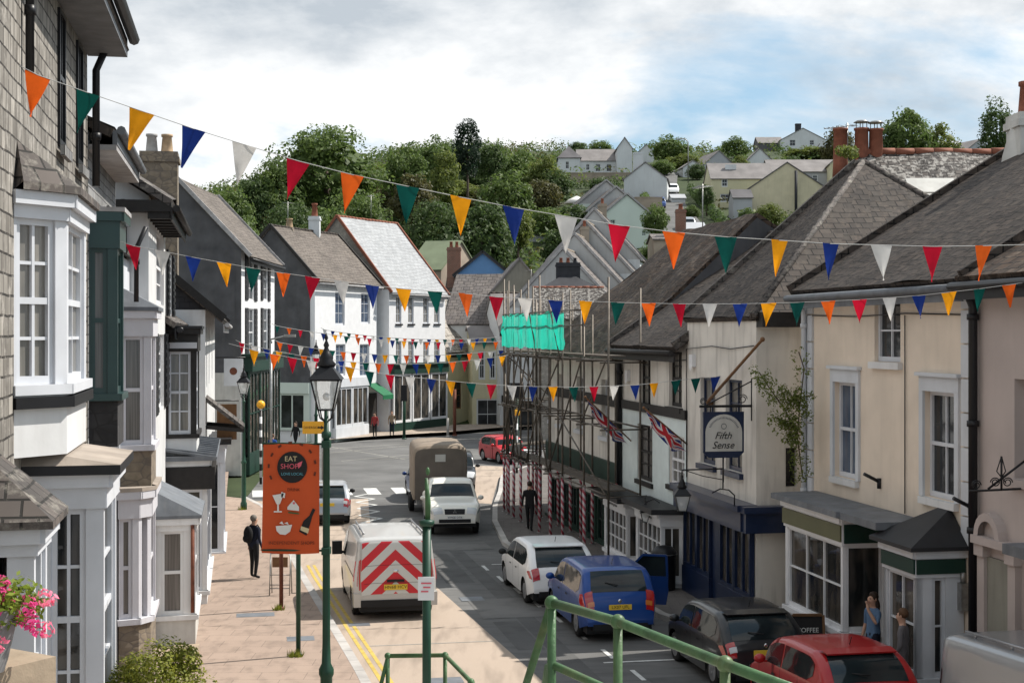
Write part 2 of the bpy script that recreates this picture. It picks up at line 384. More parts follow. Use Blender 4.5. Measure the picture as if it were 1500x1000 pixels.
def house(name, label, O, D, N, L, W, z0, ze, zr_, wall, roof, front=(), sideA=(), sideB=(), cat='house', group=None,
          ov=(.3, .1), ridge='roof_slate', gut='black_paint', hipA=0., hipB=0., roofname='roof', zb=None, wallB=None, gable_mat=None, jit=.05, th=.12,
          verge=None, loc=None, ridge_f=.5, back=True, win_defaults=None, nx=10, ny=6):
    """front corner O (xy), D along the front, N outward, ridge parallel to the front at depth W*ridge_f"""
    O = V2(O); t = thing(name, label, cat, (O.x, O.y, z0), 0, group); zb = ze if zb is None else zb
    wd = dict(win_defaults or {})
    def ops(lst): return [o[:4] for o in lst]
    mb = MB(); mg = MB(); B = -N
    rv = max([.14]+[(o[4] if len(o) > 4 else {}).get('inset', .12)+.09 for o in front])
    facade(mb, O, D, N, 0, L, z0, ze, ops(front), rv)
    OA, OB = O, O + D*L; rf = W*ridge_f
    for P, side, nd, hip in ((OA, sideA, -D, hipA), (OB, sideB, D, hipB)):
        facade(mb, P, B, nd, 0, W, z0, ze, ops(side))
        if not hip and zr_ > ze:
            tri = [P3(P, B, nd, 0, 0, ze), P3(P, B, nd, W, 0, ze), P3(P, B, nd, rf, 0, zr_)]
            if gable_mat: mg = MB(); mg.poly(tri); mg.build('gable', M[gable_mat], t)
            else: mb.poly(tri)
    facade(mb, O + B*W, D, B, 0, L, z0, ze)
    mb.build('wall', M[wall], t)
    if zr_ > ze:
        r = MB(); oe, og = ov; g = (zr_-ze)/rf; gb = (zr_-ze)/(W-rf)
        a0 = -og if not hipA else -oe; a1 = L+og if not hipB else L+oe; h0 = hipA if hipA else -og; h1 = L-hipB if hipB else L+og; up = .05
        T = lambda a, n, z: P3(O, D, N, a, n, z+up+th)
        r.slab(T(a0, oe, ze-oe*g), T(a1, oe, ze-oe*g), T(h1, -rf, zr_), T(h0, -rf, zr_), th, nx, ny, jit, seed=1)
        r.slab(T(a1, -W-oe, ze-oe*gb), T(a0, -W-oe, ze-oe*gb), T(h0, -rf, zr_), T(h1, -rf, zr_), th, nx, ny, jit, seed=2)
        if hipA: r.slab(T(-oe, -W-oe, ze-oe*gb), T(-oe, oe, ze-oe*g), T(hipA, -rf, zr_), T(hipA+.01, -rf, zr_), th, 6, 6, jit)
        if hipB: r.slab(T(L+oe, oe, ze-oe*g), T(L+oe, -W-oe, ze-oe*gb), T(L-hipB, -rf, zr_), T(L-hipB-.01, -rf, zr_), th, 6, 6, jit)
        ro = r.build(roofname, M[roof], t); ORI[ro.name] = Vector(t.location)
        if ridge:
            rm = MB(); rng = random.Random(3); n = max(2, int((h1-h0)/.45))
            for i in range(n):
                q0, q1 = h0+(h1-h0)*i/n, h0+(h1-h0)*(i+.96)/n; dz = rng.uniform(-.01, .015)
                rm.tube([P3(O, D, N, q0, -rf, zr_+up+th-.02+dz), P3(O, D, N, q1, -rf, zr_+up+th-.02+dz)], .1, 8)
            for hp, aa, ah in ((hipA, -oe, hipA), (hipB, L+oe, L-hipB)):
                if hp: rm.tube([T(aa, oe, ze-oe*g+.0), T(ah, -rf, zr_)], .075, 6); rm.tube([T(aa, -W-oe, ze-oe*gb), T(ah, -rf, zr_)], .075, 6)
            rm.build('ridge_tiles', M[ridge], ro)
        if verge:
            for aa in ([] if hipA else [a0]) + ([] if hipB else [a1]):
                vm = MB()
                vm.beam(T(aa, oe, ze-oe*g+.02), T(aa, -rf, zr_+.02), .12, .2); vm.beam(T(aa, -W-oe, ze-oe*gb+.02), T(aa, -rf, zr_+.02), .12, .2)
                vm.build('verge', M[verge], ro)
        if gut:
            gm_ = MB(); zz = ze-oe*g+.02
            gm_.obox(O, D, N, (a0, a1), (oe-.03, oe+.0), (zz-.2, zz+.02)); gm_.tube([P3(O, D, N, a0, oe+.07, zz), P3(O, D, N, a1, oe+.07, zz)], .065, 8)
            gm_.build('gutter', M[gut], t)
    for lst, P, DD, NN in ((front, O, D, N), (sideA, OA, B, -D), (sideB, OB, B, D)):
        for o in lst:
            k = dict(wd); k.update(o[4] if len(o) > 4 else {})
            kind = k.pop('kind', 'window')
            if kind == 'window': window(t, P, DD, NN, *o[:4], **k)
            elif kind == 'door':
                md = MB(); md.obox(P, DD, NN, (o[0]+.01, o[1]-.01), (-.13, -.08), (o[2]+.01, o[3]-.01)); w = o[1]-o[0]
                for zi in (.12, .55):
                    md.obox(P, DD, NN, (o[0]+.15*w, o[1]-.15*w), (-.08, -.06), (o[2]+(o[3]-o[2])*zi, o[2]+(o[3]-o[2])*(zi+.36)))
                md.build('door', M[k.get('fm', 'black_paint')], t)
    return t
def downpipe(parent, O, D, N, a, n, z0, z1, mat='black_paint', r=.05, name='downpipe'):
    mb = MB(); mb.tube([P3(O, D, N, a, n+.1, z0), P3(O, D, N, a, n+.1, z1-.35), P3(O, D, N, a, n+.25, z1)], r, 8)
    z = z0+.6
    while z < z1-.5: mb.tube([P3(O, D, N, a, n+.1, z), P3(O, D, N, a, n+.1, z+.09)], r*1.35, 8); z += 1.6
    return mb.build(name, M[mat], parent)
def bay(parent, pts, z_base, z_sill, z_head, z_top, faces, fm='white', gm='glass_dark', base='white', roof='lead', roofz=None, over=.1, name='bay_window', sillm=None, corn=None,
        rooft=.06, slope=.0, sash=None, edge=None):
    """pts: plan polyline (xy) from near wall to far wall; faces: per segment (cols, rows, pier_width, meet)"""
    pts = [V2(p) for p in pts]; mf, mg, mbase, mr, msh = MB(), MB(), MB(), MB(), MB(); cen = sum(pts, Vector((0, 0)))/len(pts)
    corn = corn or fm
    for i in range(len(pts)-1):
        P, Q = pts[i], pts[i+1]; D = (Q-P); L = D.length; D = D/L; Nn = Vector((D.y, -D.x))
        if Nn.dot(P-cen) < 0: Nn = -Nn
        c, r, pier, meet = faces[i]; pl, pr = pier if isinstance(pier, tuple) else (pier, pier)
        mf.obox(P, D, Nn, (0, pl), (-.1, 0), (z_sill, z_head)); mf.obox(P, D, Nn, (L-pr, L), (-.1, 0), (z_sill, z_head))
        if L-pl-pr > .15: glazing(msh if sash else mf, mg, P, D, Nn, pl+.001, L-pr-.001, z_sill, z_head, c, r, .055, .03, .07, -.03, meet)
        mf.obox(P, D, Nn, (-.02, L+.02), (-.1, .03), (z_head+.001, z_top-.12)); mf.obox(P, D, Nn, (-.05, L+.05), (-.1, .09), (z_top-.119, z_top))
        mf.obox(P, D, Nn, (-.03, L+.03), (-.1, .06), (z_sill-.09, z_sill-.001))
        if z_base < z_sill-.1: mbase.obox(P, D, Nn, (.0, L), (-.1, .0), (z_base, z_sill-.091))
    w = mf.build(name, M[fm], parent); ORI[w.name] = ORI.get(parent.name, Vector(parent.location)); mg.build('pane', M[gm], w)
    if mbase.v: mbase.build('base', M[base], w)
    if msh.v: msh.build('sash', M[sash], w)
    if roof:
        o2 = []
        for i, p in enumerate(pts):
            dirs = []
            for j in (i-1, i):
                if 0 <= j < len(pts)-1:
                    D = (pts[j+1]-pts[j]).normalized(); Nn = Vector((D.y, -D.x)); Nn = -Nn if Nn.dot(pts[j]-cen) < 0 else Nn; dirs.append(Nn)
            nn = sum(dirs, Vector((0, 0))); nn = nn/(nn.length**2)*len(dirs) if len(dirs) > 1 else dirs[0]
            nn = nn/ max(1, nn.length/1.5)
            o2.append(p+nn*over)
        a, b = pts[0], pts[-1]; back = (b-a); bd = back.normalized(); bn = Vector((bd.y, -bd.x)); bn = -bn if bn.dot(a-cen) < 0 else bn
        ins0 = a + bd*(slope*.6) ; ins1 = b - bd*(slope*.6)
        rz = z_top+.002; top = roofz if roofz is not None else rz+rooft
        lo = [(p.x, p.y, rz) for p in o2]; lo2 = [(p.x, p.y, rz+rooft) for p in o2]
        mr.poly(lo)
        for i in range(len(lo)-1): mr.poly([lo[i], lo[i+1], lo2[i+1], lo2[i]], 1 if edge else 0)
        if roofz is None: mr.poly(lo2)
        else:
            hi0, hi1 = (ins0.x, ins0.y, top), (ins1.x, ins1.y, top)
            n = len(lo2); mid = n//2
            for i in range(n-1):
                if i < (n-1)/2-.5: mr.poly([lo2[i], lo2[i+1], hi0])
                elif i > (n-1)/2-.5: mr.poly([lo2[i], lo2[i+1], hi1])
                else: mr.poly([lo2[i], lo2[i+1], hi1, hi0])
        if roofz is not None:
            mr.poly([(a.x, a.y, rz), lo2[0], hi0]); mr.poly([(b.x, b.y, rz), lo2[-1], hi1])
        mr.build('bay_roof', [M[roof], M[edge]] if edge else M[roof], w)
    return w
def textmesh(parent, s, size, mat, mtx, ext=.003, align='CENTER', name='lettering', shear=0., local=False, spacing=1.):
    """flat lettering; mtx maps text x,y,z(out) to parent space"""
    cu = bpy.data.curves.new('t', 'FONT'); cu.body = s; cu.size = size; cu.align_x = align; cu.align_y = 'CENTER'; cu.extrude = ext; cu.shear = shear; cu.resolution_u = 3
    cu.space_character = spacing
    ob = bpy.data.objects.new('t', cu); COL.objects.link(ob)
    dg = bpy.context.evaluated_depsgraph_get(); me = bpy.data.meshes.new_from_object(ob.evaluated_get(dg)); bpy.data.objects.remove(ob)
    org = Vector((0, 0, 0)) if local else ORI.get(parent.name, Vector(parent.location))
    me.transform(Matrix.Translation(-org) @ (mtx if local else Matrix.Scale(CAM_SCALE, 4) @ mtx)); me.materials.clear(); me.materials.append(M[mat])
    o = bpy.data.objects.new(name, me); COL.objects.link(o); o.parent = parent
    return o
def frame_mtx(o, x, y):
    x = Vector(x).normalized(); y = Vector(y).normalized(); z = x.cross(y)
    m = Matrix((x, y, z)).transposed().to_4x4(); m.translation = Vector(o); return m
# ------------------------------------------------------------------ camera, sun, sky
cam = bpy.data.cameras.new('camera'); co = bpy.data.objects.new('camera', cam); COL.objects.link(co)
co.rotation_euler = (R(90), 0, 0); cam.lens = 50; cam.sensor_width = 36; cam.shift_y = -12/1500; cam.clip_end = 5000; cam.clip_start = .1
sc.camera = co
SUN_EL, SUN_AZ = R(50), R(68)        # azimuth clockwise from +Y
sun = bpy.data.lights.new('sun', 'SUN'); sun.energy = 4.9; sun.angle = R(.5); sun.color = (1, .95, .87)
so = bpy.data.objects.new('sun', sun); COL.objects.link(so)
sd = Vector((math.sin(SUN_AZ)*math.cos(SUN_EL), math.cos(SUN_AZ)*math.cos(SUN_EL), math.sin(SUN_EL)))
so.rotation_euler = (-sd).to_track_quat('-Z', 'Y').to_euler(); so.location = (20, 0, 40)
w = bpy.data.worlds.new('World'); sc.world = w; w.use_nodes = True; nt = w.node_tree; nt.nodes.clear(); L = nt.links
out = N_(nt, 'OutputWorld'); bg = N_(nt, 'Background'); L.new(bg.outputs[0], out.inputs[0]); bg.inputs['Strength'].default_value = .1
sky = N_(nt, 'TexSky'); sky.sky_type = 'NISHITA'; sky.sun_disc = False; sky.sun_elevation = SUN_EL; sky.sun_rotation = SUN_AZ
tcw = N_(nt, 'TexCoord').outputs['Generated']
def wtex(scale, vec, loc, det=8, rough=.55, dist=0.):
    n = N_(nt, 'TexNoise'); n.inputs['Scale'].default_value = scale; n.inputs['Detail'].default_value = det; n.inputs['Roughness'].default_value = rough
    n.inputs['Distortion'].default_value = dist
    mp = N_(nt, 'Mapping'); L.new(tcw, mp.inputs[0]); mp.inputs['Scale'].default_value = vec; mp.inputs['Location'].default_value = loc
    L.new(mp.outputs[0], n.inputs['Vector']); return n.outputs['Fac']
sx = N_(nt, 'SeparateXYZ'); L.new(tcw, sx.inputs[0])
def wm(op, a, b=None):
    n = N_(nt, 'Math', operation=op)
    for i, q in enumerate((a, b)):
        if q is None: continue
        if isinstance(q, (int, float)): n.inputs[i].default_value = q
        else: L.new(q, n.inputs[i])
    return n.outputs[0]
cover = wtex(2.6, (1, 1, 2.6), (.35, .0, .42), 10, .58, .35)
c_left = wm('MULTIPLY', wm('MAXIMUM', wm('SUBTRACT', .12, sx.outputs[0]), 0), .25)        # thicker cloud on the left
def blob(x0, z0, sx_, sz_):
    a = wm('DIVIDE', wm('SUBTRACT', sx.outputs[0], x0), sx_); b_ = wm('DIVIDE', wm('SUBTRACT', sx.outputs[2], z0), sz_)
    return wm('EXPONENT', wm('MULTIPLY', wm('ADD', wm('MULTIPLY', a, a), wm('MULTIPLY', b_, b_)), -1))
heap = blob(-.07, .165, .13, .036); pall = blob(-.20, .225, .17, .05); gap = blob(-.21, .13, .07, .045); gap2 = blob(.22, .155, .16, .06)
field = wm('ADD', wm('ADD', cover, wm('MULTIPLY', heap, .16)), wm('ADD', wm('MULTIPLY', pall, .13), wm('MULTIPLY', wm('ADD', gap, gap2), -.075)))
dens = ramp(nt, wm('ADD', field, c_left), .43, .545)
body = wtex(3.4, (1, 1, 2.0), (.2, .1, .15), 10, .58, .35)
fine = wtex(13, (1, 1, 2), (.4, 0, .3), 6, .6)
shade = ramp(nt, wm('ADD', wm('ADD', body, wm('SUBTRACT', wm('MULTIPLY', heap, .12), wm('MULTIPLY', pall, .11))), wm('MULTIPLY', wm('SUBTRACT', fine, .5), .35)), .36, .60)
cc = mixc(nt, shade, (4.1, 4.55, 5.0), (7.8, 7.9, 7.95))
hor = ramp(nt, sx.outputs[2], .02, .13)
cc = mixc(nt, hor, (7.4, 7.6, 7.7), cc)
skyc = mixc(nt, .65, sky.outputs[0], (3.0, 4.8, 6.3))
L.new(mixc(nt, dens, skyc, cc), bg.inputs['Color'])
sc.view_settings.view_transform = 'Standard'; sc.view_settings.look = 'None'; sc.view_settings.exposure = .46; sc.view_settings.gamma = 1
# ------------------------------------------------------------------ terrain and road surfaces
pm('earth', (.035, .05, .018), .95, .35, .15, .2)
def ground_mat(name, c, var, streak_vec, crack=None, rough=.9):
    m, nt, b = nodes(name); L = nt.links; tc = N_(nt, 'TexCoord').outputs['UV']
    n1 = tex(nt, 'TexNoise', tc, .35); n1.inputs['Detail'].default_value = 8
    n2 = tex(nt, 'TexNoise', tc, 1.6, streak_vec); n2.inputs['Detail'].default_value = 6
    n3 = tex(nt, 'TexNoise', tc, 60); n3.inputs['Detail'].default_value = 2
    col = mixc(nt, ramp(nt, n1.outputs['Fac'], .3, .7), tuple(x*(1-var) for x in c), tuple(x*(1+var) for x in c))
    col = mixc(nt, ramp(nt, n2.outputs['Fac'], .48, .72), col, mixc(nt, 1., col, (.72, .72, .72), 'MULTIPLY'))
    col = mixc(nt, ramp(nt, n3.outputs['Fac'], .3, .7), col, mixc(nt, 1., col, (.8, .8, .8), 'MULTIPLY'))
    if crack:
        br = N_(nt, 'TexBrick'); L.new(tc, br.inputs['Vector']); br.inputs['Scale'].default_value = 1
        br.inputs['Brick Width'].default_value, br.inputs['Row Height'].default_value = crack[:2]; br.inputs['Mortar Size'].default_value = .008
        for k, q in (('Color1', (1, 1, 1, 1)), ('Color2', (.93, .93, .93, 1)), ('Mortar', (.62, .62, .62, 1))): br.inputs[k].default_value = q
        col = mixc(nt, 1., col, br.outputs['Color'], 'MULTIPLY')
    L.new(col, b.inputs['Base Color']); b.inputs['Roughness'].default_value = rough; b.inputs['Specular IOR Level'].default_value = .3
    bump(nt, b, n3.outputs['Fac'], .25, .01)
ground_mat('asphalt', (.138, .136, .133), .2, (.5, 2, 1))
ground_mat('buff', (.41, .33, .265), .05, (2, .3, 1))
ground_mat('paving', (.35, .265, .212), .07, (2, 1, 1), (.9, .6))
ground_mat('far_paving', (.40, .33, .27), .1, (1, 1, 1), (.6, .6))
ground_mat('paint_white', (.62, .62, .60), .1, (3, 3, 1))
ground_mat('paint_yellow', (.55, .40, .10), .12, (3, 3, 1))
ground_mat('paint_old', (.30, .29, .26), .2, (3, 3, 1))
ys = [-30+2*i for i in range(72)] + [114+5*i for i in range(50)] + [370+25*i for i in range(40)]
xs = [-500+40*i for i in range(9)] + [-160+6*i for i in range(54)] + [170+40*i for i in range(10)]
mb = MB(); W_ = len(xs); vs = []
for y in ys:
    for x in xs: vs.append((x, y, terr(x, y)-.2))
mb.raw(vs, [(j*W_+i, j*W_+i+1, (j+1)*W_+i+1, (j+1)*W_+i) for j in range(len(ys)-1) for i in range(W_-1)], 0, True)
tag(mb.build('terrain', M['earth'], loc=(0, 0, 0)), kind='structure')
def strip(name, mat, us, vl, vr, dz, kind='structure', nv=1):
    mb = MB(); vs = []
    for u in us:
        a, b = vl(u), vr(u)
        for k in range(nv+1): vs.append(S(u, a+(b-a)*k/nv, zr(u)+dz))
    W = nv+1
    mb.raw(vs, [(j*W+i, j*W+i+1, (j+1)*W+i+1, (j+1)*W+i) for j in range(len(us)-1) for i in range(nv)], 0)
    return tag(mb.build(name, M[mat], loc=(0, 0, 0)), kind=kind)
def lerp_table(tab):
    def f(u):
        if u <= tab[0][0]: return tab[0][1]
        for (a, x), (b, y) in zip(tab, tab[1:]):
            if u <= b:
                t = (u-a)/(b-a); return x+(y-x)*t
        return tab[-1][1]
    return f
fr = lambda a, b, n: [a+(b-a)*i/n for i in range(n+1)]
vl = lerp_table([(-10, 2.6), (20, 2.6), (28, 2.45), (41, 1.78), (52, 1.4), (58, 1.0), (62, .2)])
vr = lerp_table([(-10, 11.0), (29, 11.0), (33, 9.9), (41, 9.6), (43, 9.3), (45, 8.5), (46, 8.46), (51.6, 9.1), (56.6, 10), (62, 11.2), (69, 12.6), (76, 16)])
us = fr(-6, 62, 68)
def flat(name, mat, pts, z, kind='structure'):
    mb = MB(); mb.poly([(p[0], p[1], z) for p in pts]); o = mb.build(name, M[mat], loc=(0, 0, 0)); return tag(o, kind=kind) if kind else o
xy = lambda u, v: tuple(S(u, v)[:2])
strip('road', 'asphalt', us, vl, vr, 0)
flat('junction_road', 'asphalt', [xy(62, .2), xy(62, 11.2), xy(69, 12.6), xy(76, 16), xy(80, 24), xy(84, 45), xy(96, 45), (9, 107), (-.5, 104), (-4.7, 98.6), (-9.6, 94.5), (-12.6, 90.5), (-26, 92), (-26, 83.5), (-12.6, 83), (-12.4, 71)], zr(62)-.001)
strip('parking_strip_surface', 'buff', fr(-6, 61, 67), lambda u: vl(u)+.02, lambda u: lerp_table([(0, 6.2), (27.4, 5.83), (37.4, 5.3), (52, 4.65), (61.5, 5.4)])(u), .006)
flat('junction_surface', 'buff', [xy(60, 8.3), xy(58, 10.2), xy(68, 12.3), xy(74, 14), xy(76, 11)], zr(62)+.03)
strip('left_pavement', 'paving', fr(-6, 74, 80), lambda u: -5, lambda u: vl(u)-.2 if u < 62 else -.6, .125)
ground_mat('shaded_grey_paving', (.15, .135, .125), .12, (2, 1, 1), (.6, .6))  # grey paving, its tone darkened to stand in for scaffold and house shadow
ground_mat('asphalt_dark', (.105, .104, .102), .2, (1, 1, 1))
ground_mat('asphalt_pale', (.16, .156, .15), .15, (1, 1, 1))
strip('right_pavement', 'shaded_grey_paving', fr(-6, 74, 80), lambda u: vr(u)+.2, lambda u: 16, .125)
flat('far_pavement', 'far_paving', [(9, 110), (-.5, 106), (-4.7, 100.6), (-9.4, 96.5), (-13, 92.5), (-13, 99), (-6, 107), (8, 120)], zr(62)+.115)
def patch(name, mat, quads, dz):
    mb = MB()
    for u0, u1, v0, v1 in quads:
        n = max(1, int((u1-u0)/1.2))
        for i in range(n):
            a, b_ = u0+(u1-u0)*i/n, u0+(u1-u0)*(i+1)/n; mb.poly([S(a, v0, zr(a)+dz), S(b_, v0, zr(b_)+dz), S(b_, v1, zr(b_)+dz), S(a, v1, zr(a)+dz)])
    tag(mb.build(name, M[mat], loc=(0, 0, 0)), kind='structure')
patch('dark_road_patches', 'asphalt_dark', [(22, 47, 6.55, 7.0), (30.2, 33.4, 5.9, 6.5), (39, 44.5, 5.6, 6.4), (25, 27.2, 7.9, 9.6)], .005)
patch('pale_road_patches', 'asphalt_pale', [(33.8, 36.4, 5.75, 7.9), (45.2, 47, 5.0, 8.0)], .0095)
patch('buff_joints', 'paint_old', [(26.5, 26.56, 2.9, 5.75), (31.2, 31.26, 2.7, 5.55), (38.4, 38.46, 2.3, 5.15), (44, 44.06, 2.1, 4.9)], .0105)
def kerb(name, edge, sgn, u0, u1):
    mb = MB(); n = int((u1-u0)/.92)
    for i in range(n):
        a = u0+(u1-u0)*i/n; b = u0+(u1-u0)*(i+.985)/n; va, vb = edge(a), edge(b)
        za, zb_ = zr(a), zr(b)
        lo = [S(a, va, za-.1), S(b, vb, zb_-.1), S(b, vb+sgn*.2, zb_-.1), S(a, va+sgn*.2, za-.1)]
        hi = [S(a, va, za+.125), S(b, vb, zb_+.125), S(b, vb+sgn*.2, zb_+.129), S(a, va+sgn*.2, za+.129)]
        mb.hexa(lo+hi)
    tag(mb.build(name, M['kerb_stone'], loc=(0, 0, 0)), kind='structure')
kerb('left_kerb', vl, -1, -6, 62); kerb('right_kerb', vr, 1, -6, 74)
for o_ in (.22, .40): strip('double_yellow_line', 'paint_yellow', fr(-6, 43, 49), lambda u: vl(u)+o_, lambda u: vl(u)+o_+.085, .011)
mb = MB()
for i in range(12):                                   # dashes edging the parking bays, and the centre marks
    u = 19+i*2.0
    v0 = 7.75-.05*max(0, u-27)*(u < 42)
    mb.poly([S(u, v0, zr(u)+.012), S(u+.9, v0, zr(u+.9)+.012), S(u+.9, v0+.1, zr(u+.9)+.012), S(u, v0+.1, zr(u)+.012)])
for u in (23, 28.6, 35.2, 42): mb.poly([S(u, 7.4, zr(u)+.012), S(u, 9.5, zr(u)+.012), S(u+.1, 9.5, zr(u+.1)+.012), S(u+.1, 7.4, zr(u+.1)+.012)])
z = [(50.5+i*1.15, 4.62+.06*i+(.45 if i % 2 else -.35)) for i in range(12)]
for a, b in zip(z, z[1:]):
    d = Vector((b[0]-a[0], b[1]-a[1])).normalized(); k = Vector((-d.y, d.x))*.075
    q = lambda p, s: S(p[0]+k.x*s, p[1]+k.y*s, zr(p[0])+.013)
    mb.poly([q(a, 1), q(b, 1), q(b, -1), q(a, -1)])
for i in range(9):                                    # zebra crossing
    v = .5+i*1.25; mb.poly([S(62.6, v, zr(62)+.008), S(65.2, v, zr(62)+.008), S(65.2, v+.6, zr(62)+.008), S(62.6, v+.6, zr(62)+.008)])
tag(mb.build('white_road_markings', M['paint_white'], loc=(0, 0, 0)), kind='structure')
mb = MB()
for a, b in (((-12, 83), (-4, 93)), ((-9.5, 79), (0, 90)), ((-12, 90), (-6, 80)), ((-3, 97), (3.5, 85)), ((-7.4, 80), (1.5, 86)), ((-12, 86.5), (-2, 96))):
    mb.beam((a[0], a[1], zr(62)+.004), (b[0], b[1], zr(62)+.004), .12, .004)
tag(mb.build('worn_yellow_markings', M['paint_old'], loc=(0, 0, 0)), kind='structure')
mb = MB()
for (u, v, a, b) in ((23, .9, .45, .6), (31.5, 1.0, .6, .5), (34.5, -.1, .9, .5), (27.5, 3.6, .7, .5), (20.4, 3.2, .5, .5), (33.5, 2.5, .5, .35), (47, .3, .8, .6), (36.2, 5.6, .6, .6), (24.2, 5.4, .6, .6)):
    dz = .129 if v < 1.7 else .012
    mb.poly([S(u, v, zr(u)+dz), S(u+b, v, zr(u+b)+dz), S(u+b, v+a, zr(u+b)+dz), S(u, v+a, zr(u)+dz)])
tag(mb.build('manhole_covers', M['lead'], loc=(0, 0, 0)), kind='structure')
mb = MB(); mb.obox(S(-6, 0)[:2], E2, N2, (0, 12.2), (-7, -1.6), (-7, -2.35)); mb.obox(S(-6, 0)[:2], E2, N2, (0, 11.0), (-1.59, 3.0), (-7, -2.36))
for i in range(9): mb.obox(S(5.02, 0)[:2], E2, N2, (i*.32, i*.32+.318), (-.3, 2.9), (-7, -2.5-.19*i))
mb.obox(S(7.92, 0)[:2], E2, N2, (0, 6.4), (-.6, 2.9), (-7, -4.26))
tag(mb.build('raised_pavement', M['concrete'], loc=(0, 0, 0)), kind='structure')
CAM_SCALE = 1.15  # both house rows enlarged about the camera from here
# ------------------------------------------------------------------ right-hand houses (front faces the street: outward = -N2)
NR = -N2
def pw(px0, px1, y0, y1, v, u0, k=None):
    """opening measured on the plane v: returns (s0, s1, z0, z1, dict)"""
    a, b = SU(px1, v)-u0, SU(px0, v)-u0; c = (px0+px1)/2
    return (a, b, ZV(c, y1, v), ZV(c, y0, v), k or {})
VR1 = 10.9; U1 = 19.8
fr1 = [pw(1223, 1256, 560, 700, VR1, U1, dict(cols=2, rows=2, inset=.085, sill='white', surr='greywhite', gm='glass_blue')),
       pw(1355, 1401, 574, 731, VR1, U1, dict(cols=2, rows=2, inset=.085, sill='white', surr='greywhite', gm='glass_dark')),
       pw(1281, 1319, 440, 530, VR1, U1, dict(cols=2, rows=2, inset=.07, sill='white', meet=False))]
h = house('shop_house', 'cream rendered shop house with white quoins, three sash windows and a green fascia bay shopfront', S(U1, VR1)[:2], E2, NR, 6.5, 9, zr(20)-.2, .84, 3.55,
          'cream', 'roof_slate', fr1, ov=(.3, .15), zb=None, verge='roof_slate', gut='lead', jit=.05, nx=24, ny=16, ridge='roof_slate')
Oq = S(U1, VR1)[:2]
for a0 in (.0, 6.15):
    mq = MB(); z = -3.3; i = 0
    while z < .5:
        wq = .35; mq.obox(Oq, E2, NR, (a0+(.0 if a0 == 0 else .35-wq), a0+wq), (.0, .045), (z, z+.5)); z += .525; i += 1
    mq.build('quoins', M['greywhite'], h)
me_ = MB()
for i in range(46): me_.obox(Oq, E2, NR, (.1+i*.137, .17+i*.137), (.0, .08), (.60, .70))
me_.obox(Oq, E2, NR, (.0, 6.45), (.0, .05), (.54, .598)); me_.build('cornice', M['greywhite'], h)
downpipe(h, Oq, E2, NR, -.12, 0, -5.2, .75, 'black_paint', .07)
downpipe(h, Oq, E2, NR, 6.42, 0, -5.3, .75, 'greywhite', .05)
# the shopfront: glazed bay, recessed doorway, hipped porch
P = lambda u, v: S(u, v)[:2]
b1 = bay(h, [P(22.75, 10.88), P(22.8, 10.1), P(25.4, 10.1), P(25.5, 10.88)], -6.2, -5.1, -3.62, -3.12,
         [(1, 1, .06, False), (3, 2, .07, False), (1, 1, .06, False)], 'white_clean', 'glass_shop', 'white', 'lead', over=.22, name='shop_bay', rooft=.1)
mf = MB(); Ob = P(22.78, 10.07); mf.obox(Ob, E2, NR, (.0, 2.64), (.0, .03), (-3.56, -3.28)); mf.build('fascia', M['olive_paint'], b1)
mf = MB(); Oe = P(22.76, 10.1); mf.obox(Oe, N2, -E2, (.0, .8), (.0, .04), (-3.58, -3.26)); mf.build('fascia', M['dark_green'], b1)
md = MB(); md.obox(P(21.22, 10.9), E2, NR, (.0, 1.5), (.02, .06), (-6.0, -3.6)); dr = md.build('shop_doorway', M['glass_shop'] , h)
md = MB()
for a in (.0, .72, 1.44): md.obox(P(21.22, 10.9), E2, NR, (a, a+.07), (.065, .12), (-6.0, -3.6))
md.obox(P(21.22, 10.9), E2, NR, (.0, 1.51), (.061, .13), (-3.6, -3.2)); md.build('door_frame', M['white_clean'], dr)
mr = MB(); mr.obox(P(21.2, 10.9), E2, NR, (.0, 1.58), (.02, .95), (-3.14, -3.02)); mr.build('canopy_slab', M['lead'], dr)
b2 = bay(h, [P(20.1, 10.88), P(20.1, 10.1), P(21.2, 10.1), P(21.2, 10.88)], -6.2, -5.25, -3.72, -3.3,
         [(1, 2, (.30, .26), False), (2, 2, .08, False), (1, 1, .06, False)], 'greywhite', 'glass_shop', 'greywhite', 'black_lead', roofz=-2.72, over=.18, name='porch_bay', slope=.7)
mf = MB(); mf.obox(P(20.08, 10.07), E2, NR, (.0, 1.12), (.0, .03), (-3.66, -3.44)); mf.obox(P(20.07, 10.08), N2, -E2, (.0, .8), (.0, .03), (-3.66, -3.44)); mf.build('fascia', M['dark_green'], b2)
mb = MB(); mb.box(-.05, .05, 0, 0, 0, 0)
for (px, y) in ((1290, 705), (1424, 742)):
    mb = MB(); d = DV(px, VR1); p = PX(px, y, d); q = p + Vector((NR.x, NR.y, 0))*.03
    mb.tube([q, q+Vector((NR.x*.28, NR.y*.28, .14))], .03, 8); mb.tube([q-Vector((0, 0, .12)), q+Vector((0, 0, .06))], .035, 8); mb.build('flag_bracket', M['black_paint'], h)
mb = MB(); d = DV(1416, VR1); p = PX(1416, 872, d); mb.obox((p.x, p.y), E2, NR, (-.08, .08), (.01, .13), (p.z-.22, p.z+.2)); mb.tube([p+Vector((NR.x*.06, NR.y*.06, .2)), p+Vector((NR.x*.06, NR.y*.06, .36))], .04, 8); mb.build('meter_box', M['galv'], h)
